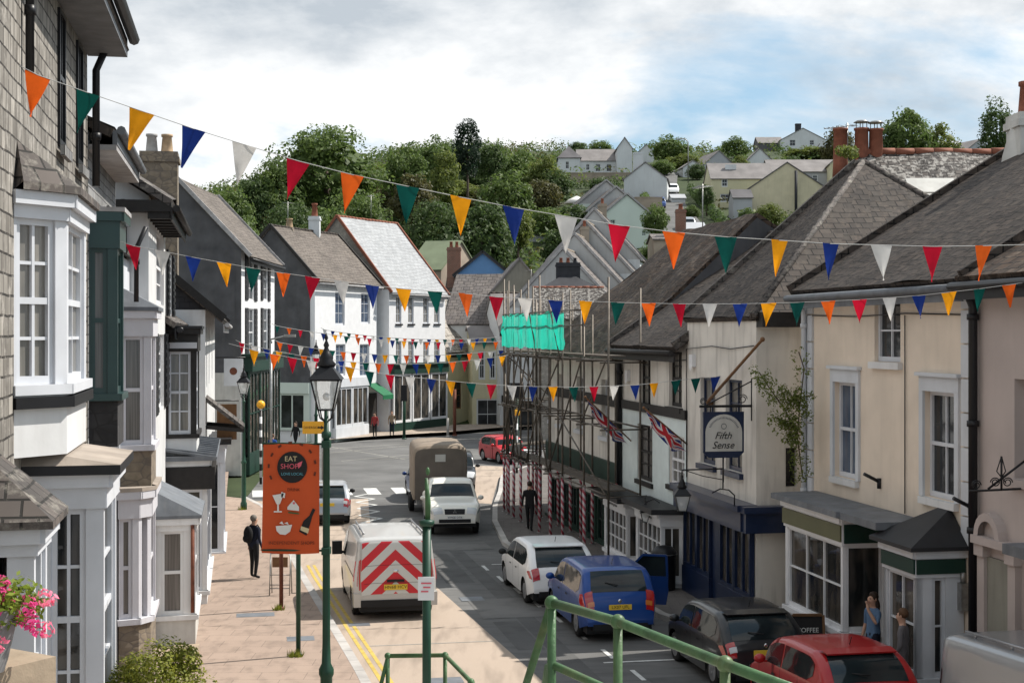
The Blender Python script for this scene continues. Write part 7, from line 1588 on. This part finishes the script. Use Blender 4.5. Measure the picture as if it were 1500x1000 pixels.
# planter bin and chalkboard on the right pavement
x, y = at(36.2, 11.0); z0 = zr(36)+.12; t = thing('litter_bin', 'black litter bin against the navy shopfront', 'bin', (x, y, z0)); mb = MB(); mb.lathe([(.26, z0), (.30, z0+.05), (.32, z0+.9), (.35, z0+.92), (.35, z0+1.0), (.22, z0+1.14), (.05, z0+1.18)], (x, y, 0), 16); mb.build('drum', M['black_paint'], t)
mb = MB(); mb.lathe([(.355, z0+.95), (.355, z0+.97)], (x, y, 0), 16); mb.build('band', M['galv'], t)
p0 = PX(1182, 930, 28.6); z0 = zr(27)+.12; t = thing('chalkboard', 'black pavement chalkboard in a wooden frame by the shop bay', 'sign', (p0.x, p0.y, z0))
mb = MB(); zt_ = (488-901)/F*28.6; mb.raw([(p0.x+a, p0.y+b_, z_) for a in (-.3, .3) for b_, z_ in ((-.18, z0), (-.14, z0), (.0, zt_), (-.03, zt_))], [(0, 4, 7, 3), (1, 2, 6, 5), (0, 3, 2, 1), (4, 5, 6, 7), (3, 7, 6, 2)]); bo = mb.build('board', M['banner_black'], t)
mb = MB(); mb.beam((p0.x-.32, p0.y-.19, z0), (p0.x-.32, p0.y-.035, zt_+.02), .05, .05); mb.beam((p0.x+.32, p0.y-.19, z0), (p0.x+.32, p0.y-.035, zt_+.02), .05, .05); mb.beam((p0.x-.29, p0.y-.035, zt_+.02), (p0.x+.29, p0.y-.035, zt_+.02), .05, .05); mb.beam((p0.x-.32, p0.y+.3, z0), (p0.x-.32, p0.y, zt_), .04, .04); mb.beam((p0.x+.32, p0.y+.3, z0), (p0.x+.32, p0.y, zt_), .04, .04); mb.build('frame', M['wood_brown'], t)
textmesh(bo, 'COFFEE', .13, 'print_white', frame_mtx((p0.x, p0.y-.055-.02, zt_-.28), (1, 0, 0), (0, .13, 1)))
# ------------------------------------------------------------------ scaffolding
sf = thing('scaffolding', 'tall tube scaffolding with a turquoise debris net and taped bases round the corner house', 'scaffolding', S(47, 9.8, zr(47)))
m, nt, b = nodes('tape'); tc = N_(nt, 'TexCoord').outputs['Object']; sp = N_(nt, 'SeparateXYZ'); nt.links.new(tc, sp.inputs[0])
q = wmn(nt, 'GREATER_THAN', wmn(nt, 'FRACT', wmn(nt, 'ADD', wmn(nt, 'MULTIPLY', sp.outputs[2], 4.2), wmn(nt, 'MULTIPLY', sp.outputs[0], 6)), 0), .5); nt.links.new(mixc(nt, q, (.33, .035, .06), (.50, .44, .45)), b.inputs['Base Color']); b.inputs['Roughness'].default_value = .5
outer = [(a*1.045, b_*1.045) for a, b_ in [(37.6, 9.85), (40.2, 9.8), (42.8, 9.75), (44.4, 9.72), (46, 9.7), (47.6, 9.65), (48.8, 9.62), (50, 9.6), (51, 9.6), (52, 9.62), (53.4, 10.0), (54.6, 10.5), (56.2, 12.4)]]
inner = [(a*1.05, b_*1.045) for a, b_ in [(37.6, 10.8), (40.2, 10.8), (42.8, 10.75), (44.2, 10.72), (45.6, 10.7), (47.2, 10.65), (48.4, 10.6), (49.6, 10.55), (50.4, 10.55), (51.2, 10.6), (52.4, 11.0), (53.6, 11.4), (55, 13)]]
tops = [1.6, .2, 1.3, 1.1, 2.0, 1.9, 1.6, 1.8, 2.0, 2.1, 1.7, 1.8, 1.5]
for i, ((u, v), (ui, vi)) in enumerate(zip(outer, inner)):
    for (a, b_), zt_, r_ in (((u, v), tops[i], .032), ((ui, vi), tops[i]-.3-.2*(i % 3), .032)):
        mb = MB(); z0 = zr(a)+.13; mb.tube([S(a, b_, z0), S(a+.02*(i % 2), b_, zt_)], r_, 8); st = mb.build('standard', M['scaffold'], sf)
        if a > 41.5:
            mb = MB(); mb.tube([S(a, b_, z0+.02), S(a, b_, -4.6)], .05, 8); mb.build('tape_wrap', M['tape'], st)
            mb = MB(); mb.lathe([(.10, z0-.0), (.10, z0+.015)], tuple(S(a, b_, 0)), 8); mb.build('base_plate', M['galv'], st)
for z_ in (-4.62, -2.7, -.78, .25, .72):
    for line in (outer, inner):
        if z_ > 0 and line is inner: continue
        k0 = 1 if z_ > 0 else 0
        mb = MB()
        for (a, b_), (c_, d_) in zip(line[k0:], line[k0+1:]): mb.tube([S(a, b_-.05, z_), S(c_, d_-.05, z_)], .027, 6)
        mb.build('ledger', M['scaffold'], sf)
    for (a, b_), (c_, d_) in zip(outer, inner):
        if z_ < .2: mb = MB(); mb.tube([S(a, b_-.25, z_-.06), S(c_, d_+.2, z_-.06)], .027, 6); mb.build('transom', M['scaffold'], sf)
for i, j, z0, z1 in ((8, 10, -4.6, -.8), (9, 11, -.8, -4.6), (6, 9, -.8, -4.6), (3, 7, -2.7, -.8), (10, 12, -.8, -2.7), (0, 2, -4.6, -2.7), (2, 4, -.8, -2.7), (3, 5, -4.6, -.8), (5, 7, -.8, -4.6), (1, 3, -.8, -4.6), (4, 6, -.8, -2.9), (0, 1, -.8, -2.7), (3, 4, -4.6, -2.7), (4, 5, -2.7, -4.6), (5, 6, -2.7, -.8), (6, 7, -4.6, -2.7), (2, 3, -.8, 1.2), (4, 5, -.8, 1.4), (7, 8, -.8, -2.7), (6, 8, -2.8, -4.6)):
    mb = MB(); mb.tube([S(outer[i][0], outer[i][1]-.09, z0), S(outer[j][0], outer[j][1]-.09, z1)], .027, 6); mb.build('brace', M['scaffold'], sf)
for z_, k1 in ((-4.52, 12), (-.68, 12)):
    for i in range(k1):
        for k in range(2):
            mb = MB(); f0 = .06+k/4; g = lambda P0, P1, f: (P0[0]+(P1[0]-P0[0])*f, P0[1]+(P1[1]-P0[1])*f)
            a, b_ = g(outer[i], inner[i], f0), g(outer[i+1], inner[i+1], f0); c_, d_ = g(outer[i+1], inner[i+1], f0+.235), g(outer[i], inner[i], f0+.235)
            pts = [S(*a), S(*b_), S(*c_), S(*d_)]; mb.hexa([(p.x, p.y, z_) for p in pts]+[(p.x, p.y, z_+.045) for p in pts]); mb.build('board', M['plank'], sf)
m, nt, b = nodes('net'); b.inputs['Base Color'].default_value = (.0, .44, .31, 1); b.inputs['Roughness'].default_value = .7; Lk = nt.links
tr = N_(nt, 'BsdfTranslucent'); tr.inputs[0].default_value = (.02, .75, .55, 1); mx = N_(nt, 'MixShader'); mx.inputs[0].default_value = .45; Lk.new(b.outputs[0], mx.inputs[1]); Lk.new(tr.outputs[0], mx.inputs[2])
tp = N_(nt, 'BsdfTransparent'); m2_ = N_(nt, 'MixShader'); tcn = N_(nt, 'TexCoord').outputs['Object']; nn = tex(nt, 'TexNoise', tcn, 1.4, (1, 1, .5)); nn.inputs['Detail'].default_value = 5
Lk.new(wmn(nt, 'MULTIPLY', ramp(nt, nn.outputs['Fac'], .35, .7), .38), m2_.inputs[0]); Lk.new(mx.outputs[0], m2_.inputs[1]); Lk.new(tp.outputs[0], m2_.inputs[2]); Lk.new(m2_.outputs[0], nt.nodes['Material Output'].inputs[0])
mb = MB(); vs = []; line = [(44.2, 10.2)]+outer[3:10]+[(55.3, 10.35)]; n = 0
for (a, b_), (c_, d_) in zip(line, line[1:]):
    for k in range(5): vs.append((a+(c_-a)*k/5, b_+(d_-b_)*k/5))
vs.append(line[-1]); V_ = []
for i, (a, b_) in enumerate(vs):
    for j in range(7): z_ = -.52+1.22*j/6; V_.append(S(a, b_-.09+.10*noise.noise(Vector((i*.4, j*.5, 3))), z_+.09*noise.noise(Vector((i*.35, j*.6, 1)))-(.05*abs(math.sin(i*.62)) if j == 6 else 0)))
mb.raw(V_, [(i*7+j, (i+1)*7+j, (i+1)*7+j+1, i*7+j+1) for i in range(len(vs)-1) for j in range(6)], 0, True); mb.build('netting', M['net'], sf)
# ------------------------------------------------------------------ union flags
pm('flag_blue', (.015, .03, .17), .8, .05); pm('flag_white', (.62, .60, .60), .8, .05); pm('flag_red', (.42, .02, .03), .8, .05)
def jack(a, b_):          # a in [0,2], b in [0,1]
    x, y = a-1, (b_-.5)*1.0
    if abs(y) < .1 or abs(x) < .1: return 2
    if abs(y) < .167 or abs(x) < .167: return 1
    dd = abs(abs(x)*.5-abs(y))*.894
    side = (abs(x)*.5-abs(y)) * (1 if x*y > 0 else -1)
    if dd < .1: return 2 if 0 < side*.894 < .067 else 1
    return 0
for tip, foot, lab in ((PX(857, 581, 41.5), PX(926, 647, 43), 'union flag hanging from the left pole on the timbered house'), (PX(943, 597, 37.2), PX(1012, 655, 37.7), 'union flag hanging from the right pole on the timbered house')):
    t = thing('union_flag', lab, 'flag', tuple(foot), 0, 'union flags'); mb = MB(); mb.tube([foot, tip], .022, 8); mb.ball(tip, .04); mb.build('pole', M['wood_brown'], t)
    mb = MB(); nx, ny = 56, 30; vs = []
    for j in range(ny+1):
        for i in range(nx+1):
            a, b_ = i/nx, j/ny; p = tip.lerp(foot, .04+.74*a); h_ = .62*b_*(1-.25*math.sin(a*9)*b_)
            vs.append(p+Vector((.10*math.sin(a*11+b_*3)*b_+.12*b_, .14*math.sin(a*8)*b_, -h_*.85+.06*math.sin(a*14)*b_)))
    i0 = 0
    mb.v = [tuple(v) for v in vs]
    for j in range(ny):
        for i in range(nx): mb.f.append((j*(nx+1)+i, j*(nx+1)+i+1, (j+1)*(nx+1)+i+1, (j+1)*(nx+1)+i)); mb.m.append(jack(2*(i+.5)/nx, (j+.5)/ny)); mb.sm.append(True)
    mb.build('cloth', [M['flag_blue'], M['flag_white'], M['flag_red']], t)
# ------------------------------------------------------------------ people
pm('skin', (.46, .27, .19), .6, .06); pm('hair_grey', (.16, .14, .12), .8, .2, 20); pm('hair_dark', (.03, .018, .012), .7, .2, 20); pm('hair_brown', (.09, .045, .022), .7, .2, 20)
for n_, c_ in (('cloth_navy', (.012, .015, .03)), ('cloth_black', (.012, .012, .013)), ('cloth_denim', (.10, .17, .28)), ('cloth_grey', (.13, .12, .125)), ('cloth_blue', (.02, .07, .28)), ('cloth_white', (.6, .6, .58)), ('cloth_red', (.3, .04, .04)), ('cloth_tan', (.3, .22, .15))): pm(n_, c_, .9, .15, 6, .1)
def person(label, x, y, z, head, h, top, legs, hair, pose='stand', long_hair=False, sleeve=True, detail=True):
    s = h/1.75; t = thing('person', label, 'person', (x, y, z), head)
    J, rad, seg = [], [], []; cls = []
    def j(p, r): J.append(Vector(p)*s); rad.append(r*s); return len(J)-1
    def e(a, b_, c): seg.append((a, b_)); cls.append(c)
    st = .12 if pose != 'walk' else .10; fw = .22 if pose == 'walk' else .03
    pel = j((0, 0, .96), .135); wa = j((.0, 0, 1.12), .128); ch = j((.0, 0, 1.32), .150); nk = j((-.005, 0, 1.475), .062); hd = j((.02, 0, 1.58), .078); hc = j((.022, 0, 1.655), .092); hd2 = j((.012, 0, 1.71), .07)
    ns = j((.122, 0, 1.625), .014); e(pel, wa, 't'); e(wa, ch, 't'); e(ch, nk, 't'); e(nk, hd, 's'); e(hd, hc, 's'); e(hc, hd2, 's'); e(hc, ns, 's')
    for sg_ in (-1, 1):
        f = fw*sg_; hp = j((.0, sg_*.095, .90), .095); kn = j((f*.5+.02, sg_*st*.9, .49), .062); an = j((f-.02, sg_*st*.9, .09), .042); to = j((f+.14, sg_*st, .035), .036)
        e(pel, hp, 'l'); e(hp, kn, 'l'); e(kn, an, 'l'); e(an, to, 'o')
        sh = j((-.0, sg_*.185, 1.40), .062)
        if pose == 'chin' and sg_ == 1: el, wr, pa = (.12, .25, 1.20), (.20, .10, 1.46), (.185, .06, 1.54)
        elif pose == 'bag': el, wr, pa = (-.03, sg_*.25, 1.13), (.10, sg_*.24, .92), (.13, sg_*.23, .86)
        else: el, wr, pa = (-.03-f*.3, sg_*.24, 1.13), (.05-f*.4, sg_*.25, .88), (.07-f*.4, sg_*.25, .81)
        el = j(el, .044); wr = j(wr, .028); pa = j(pa, .033); e(ch, sh, 't'); e(sh, el, 't' if sleeve != 'none' else 'a'); e(el, wr, 't' if sleeve is True else 's'); e(wr, pa, 's')
        if detail:
            d_ = (J[pa]-J[wr]).normalized(); sd_ = d_.cross(Vector((1, 0, 0))).normalized() if abs(d_.x) < .9 else Vector((0, 1, 0)); fwd = d_.cross(sd_).normalized()
            for k, ln in enumerate((.068, .078, .074, .058)):
                b0 = J[pa]/s+fwd*(k-1.5)*.019+d_*.02; q = j(b0+d_*ln*.5+sd_*.004, .0095); q2 = j(b0+d_*ln*.95-sd_*.012*sg_, .008); e(pa, q, 's'); e(q, q2, 's')
            q = j(J[wr]/s+d_*.045+fwd*.04, .011); q2 = j(J[wr]/s+d_*.075+fwd*.055, .009); e(pa, q, 's'); e(q, q2, 's')
    me = bpy.data.meshes.new('body'); me.from_pydata([tuple(p) for p in J], seg, []); o = bpy.data.objects.new('body', me); COL.objects.link(o)
    md = o.modifiers.new('skin', 'SKIN'); md.use_smooth_shade = True
    for i, v in enumerate(me.skin_vertices[0].data): v.radius = (rad[i]*(1.0), rad[i]*(.78 if i in (pel, wa, ch) else 1)); v.use_root = (i == pel)
    o.modifiers.new('sub', 'SUBSURF').levels = 2
    for v_, (rx, ry) in ((pel, (1.22, .80)), (wa, (1.12, .78)), (ch, (1.22, .74))): me.skin_vertices[0].data[v_].radius = (rad[v_]*ry, rad[v_]*rx)
    dg = bpy.context.evaluated_depsgraph_get(); m2 = bpy.data.meshes.new_from_object(o.evaluated_get(dg)); bpy.data.objects.remove(o)
    m2.materials.clear(); mats = {'t': M[top], 'l': M[legs], 's': M['skin'], 'a': M[top], 'o': M['cloth_black']}; order = ['t', 'l', 's', 'o', 'a']
    for k in order: m2.materials.append(mats[k])
    for p in m2.polygons:
        c_ = p.center; best = (9, 0)
        for (a, b_), k in zip(seg, cls):
            A_, B_ = J[a], J[b_]; ab = B_-A_; t_ = max(0, min(1, (c_-A_).dot(ab)/max(1e-9, ab.length_squared))); dd = (c_-A_-ab*t_).length-(rad[a]+(rad[b_]-rad[a])*t_)
            if dd < best[0]: best = (dd, k)
        p.material_index = order.index(best[1]); p.use_smooth = True
    o = bpy.data.objects.new('body', m2); COL.objects.link(o); o.parent = t
    mb = MB(); hz = 1.67*s
    mb.ball((-.012*s, 0, hz+.018*s), .103*s, seg=16, rings=10, sc=(1.0, .92, .98)); vs = mb.v
    mb.v = [(v[0] if v[0] < .05*s or v[2] > hz+.055*s else .05*s, v[1], v[2] if v[2] > hz-.09*s else hz-.09*s) for v in vs]
    if long_hair: mb.ball((-.055*s, 0, 1.50*s), .115*s, seg=14, rings=8, sc=(.62, 1.0, 1.5))
    mb.build('hair', M[hair], t, local=True)
    mb = MB()
    for sg_ in (-1, 1): mb.ball((.098*s, sg_*.032*s, 1.66*s), .011*s, seg=8, rings=5)
    mb.build('eye', M['cloth_black'], t, local=True); mb = MB(); mb.ball((.1*s, 0, 1.585*s), .022*s, seg=8, rings=5, sc=(.35, 1, .3)); mb.build('mouth', M['cloth_red'], t, local=True)
    mb = MB()
    for sg_ in (-1, 1): mb.ball((.005*s, sg_*.093*s, 1.64*s), .026*s, seg=8, rings=6, sc=(.7, .35, 1.1))
    mb.build('ear', M['skin'], t, local=True)
    return t
def on(px, d, yoff=.125): x = (px-750)/F*d; return x, d, zr(UVof(x, d)[0])+yoff
person('man in dark clothes standing with a rucksack on the sunny left pavement', *on(372, 39.5), R(52), 1.74, 'cloth_navy', 'cloth_black', 'hair_grey', 'stand')
x, y, z = on(372, 39.5); bk_ = thing('rucksack', 'black rucksack on the back of the man on the left pavement', 'rucksack', (x, y, z), R(52)); mb = MB()
mb.ball((-.21, 0, 1.24), .17, seg=14, rings=10, sc=(.62, .92, 1.45)); mb.ball((-.31, 0, 1.14), .10, seg=12, rings=8, sc=(.5, 1, 1)); mb.build('bag', M['cloth_black'], bk_, local=True)
mb = MB()
for sg_ in (-1, 1): mb.tube([(-.1, sg_*.1, 1.44), (.02, sg_*.12, 1.50), (.125, sg_*.125, 1.36), (.10, sg_*.14, 1.2), (-.1, sg_*.15, 1.08)], .018, 6)
mb.build('strap', M['cloth_black'], bk_, local=True)
person('long-haired woman in a denim-blue top with her hand to her mouth outside the cream shop', *on(1279, 26.9), R(205), 1.70, 'cloth_denim', 'cloth_navy', 'hair_dark', 'chin', True, 'short')
person('brown-haired woman in a grey cardigan facing the shop porch', *on(1322, 24.9), R(150), 1.68, 'cloth_grey', 'cloth_grey', 'hair_brown', 'bag')
person('person in black walking under the scaffolding', *on(776, 49.5), R(80), 1.70, 'cloth_black', 'cloth_black', 'hair_dark', 'walk', detail=False)
person('dark-haired woman in black at the dark grey gable corner', *on(433, 85), R(240), 1.68, 'cloth_black', 'cloth_black', 'hair_dark', 'walk', True, detail=False)
person('man in a bright blue top beside the dark green shopfront', *on(399, 74), R(100), 1.72, 'cloth_blue', 'cloth_navy', 'hair_brown', 'stand', detail=False)
person('person in red standing at the green awning doorway', *on(549, 95), R(250), 1.68, 'cloth_red', 'cloth_black', 'hair_dark', 'stand', detail=False)
person('person in a tan coat before the three-storey shop window', *on(574, 97), R(280), 1.66, 'cloth_tan', 'cloth_navy', 'hair_brown', 'stand', detail=False)
# ------------------------------------------------------------------ bunting
def cloth_mat(name, c):
    m, nt, b = nodes(name); L = nt.links; tc = N_(nt, 'TexCoord').outputs['Object']; n1 = tex(nt, 'TexNoise', tc, 9)
    col = mixc(nt, ramp(nt, n1.outputs['Fac'], .3, .7), tuple(x*.9 for x in c), tuple(min(1, x*1.1) for x in c)); L.new(col, b.inputs['Base Color']); b.inputs['Roughness'].default_value = .8; b.inputs['Specular IOR Level'].default_value = .2
    tr = N_(nt, 'BsdfTranslucent'); L.new(col, tr.inputs[0]); mx = N_(nt, 'MixShader'); mx.inputs[0].default_value = .42; L.new(b.outputs[0], mx.inputs[1]); L.new(tr.outputs[0], mx.inputs[2]); L.new(mx.outputs[0], nt.nodes['Material Output'].inputs[0])
for n_, c_ in (('o', (.82, .13, .015)), ('g', (.004, .075, .062)), ('y', (.90, .36, .01)), ('b', (.012, .035, .21)), ('w', (.70, .68, .65)), ('r', (.50, .008, .03))): cloth_mat('bunting_'+n_, c_)
pm('cord', (.42, .42, .41), .8, .1)
def bunting(label, flags, d_of, w, h, tail=(), rngseed=1, skew=0.):
    """flags: (px of the flag centre, y of its top edge, colour letter)"""
    rng = random.Random(rngseed); line = [PX(px, y-2, d_of(px)) for px, y in tail[:1]] + [PX(px, y, d_of(px)) for px, y, c in flags] + [PX(px, y, d_of(px)) for px, y in tail[1:]]
    t = thing('bunting', label, 'bunting', tuple(line[len(line)//2]), 0, 'strings of bunting across the street')
    mb = MB(); mb.tube(line, max(.0035, d_of(750)*.00019), 5); mb.build('cord', M['cord'], t)
    off = 1 if tail else 0
    for i, (px, y, c) in enumerate(flags):
        k = i+off; a = line[max(0, k-1)]; b_ = line[min(len(line)-1, k+1)]; tg = (b_-a).normalized(); p = line[k]; ph = rng.uniform(0, 6); sw = rng.uniform(-.10, .10); ww = w*rng.uniform(.95, 1.05)
        nrm = Vector((rng.uniform(-.25, .25), -1, 0)); mb = MB(); vs = []; n = 8
        yw = rng.uniform(-.38, .38); tgh = (tg*math.cos(yw)+Vector((0, 1, 0))*math.sin(yw)).normalized()
        for r_ in range(n+1):
            f = r_/n
            for q in range(5):
                g = (q/4-.5)*ww*(1-f); vs.append(p+tgh*(g)+Vector(((sw+(skew*max(0, 1-px/900)))*f*h, nrm.y*(.09*h*math.sin(ph+f*3+q*.9)*f)+.22*f*h*math.sin(ph*2.3), -f*h+.003)))
        mb.raw(vs, [(r_*5+q, r_*5+q+1, (r_+1)*5+q+1, (r_+1)*5+q) for r_ in range(n) for q in range(4)], 0, True); mb.build('flag', M['bunting_'+c], t)
F1 = list(zip((55, 129, 208, 284, 358, 437, 516, 597, 675, 752, 829, 907, 987, 1063, 1142, 1217, 1291, 1366, 1441, 1516, 1592), (110, 136, 163, 189, 212, 236, 256, 273, 289, 304, 317, 330, 340, 347, 352, 357, 359, 361, 360, 358, 354), 'ogybwroyybwrogybwroyb'))
F1[7] = (597, 273, 'g')
bunting('nearest and largest string of bunting, sweeping down from the slate-hung house', F1, lambda px: 11.6+.0013*px, .208, .335, ((28, 98), (1700, 348), (1790, 340)), 1, -.34)
F2 = list(zip((195, 238, 283, 328, 371, 415, 458, 500, 545, 591, 637, 682, 727, 769, 814, 858, 905, 950, 995, 1040, 1084, 1126, 1168, 1213, 1259, 1303, 1346, 1390, 1435, 1478, 1522), (360, 368, 377, 385, 393, 400, 406, 412, 418, 423, 427, 430, 435, 437, 440, 441, 443, 444, 445, 445, 445, 444, 443, 441, 439, 436, 433, 428, 423, 417, 411), 'rwbygorwbygorwbygorwbygorwbygor'))
bunting('second string of bunting, spanning to the cream shop eaves', F2, lambda px: 21.3+.0006*px, .235, .36, ((176, 356), (1580, 402)), 2)
F3 = list(zip((372, 402, 428, 456, 484, 512, 541, 571, 601, 632, 660, 690, 720, 750, 781, 810, 840, 870, 900, 930, 958, 990, 1019, 1048), (513, 519, 524, 529, 534, 538, 544, 549, 552, 555, 558, 561, 563, 565, 566, 566, 567, 566, 565, 564, 561, 557, 554, 552), 'yorwbygrwbygrwbygrwbyggb'))
bunting('third string of bunting, crossing in front of the union flags', F3, lambda px: 34+.001*px, .24, .38, ((335, 505), (1066, 549)), 3)
def far_string(label, p0, p1, sag, d, n, seed):
    rng = random.Random(seed); fl = []
    for i in range(n):
        f = (i+.5)/n; fl.append((p0[0]+(p1[0]-p0[0])*f, p0[1]+(p1[1]-p0[1])*f+sag*4*f*(1-f), 'rwbygo'[(i+seed) % 6]))
    bunting(label, fl, lambda px: d, .24, .38, (p0, p1), seed)
far_string('fourth string of bunting, ending at the tall white house shutters', (398, 476), (735, 500), 10, 66, 20, 4)
far_string('fifth string of bunting, level with the three-storey shop upper windows', (402, 500), (742, 512), 14, 58, 22, 5)
far_string('sixth string of bunting, lowest before the three-storey shop', (345, 500), (745, 520), 22, 48, 22, 6)
far_string('farthest string of bunting, by the white shop at the street end', (470, 482), (728, 494), 8, 82, 22, 7)
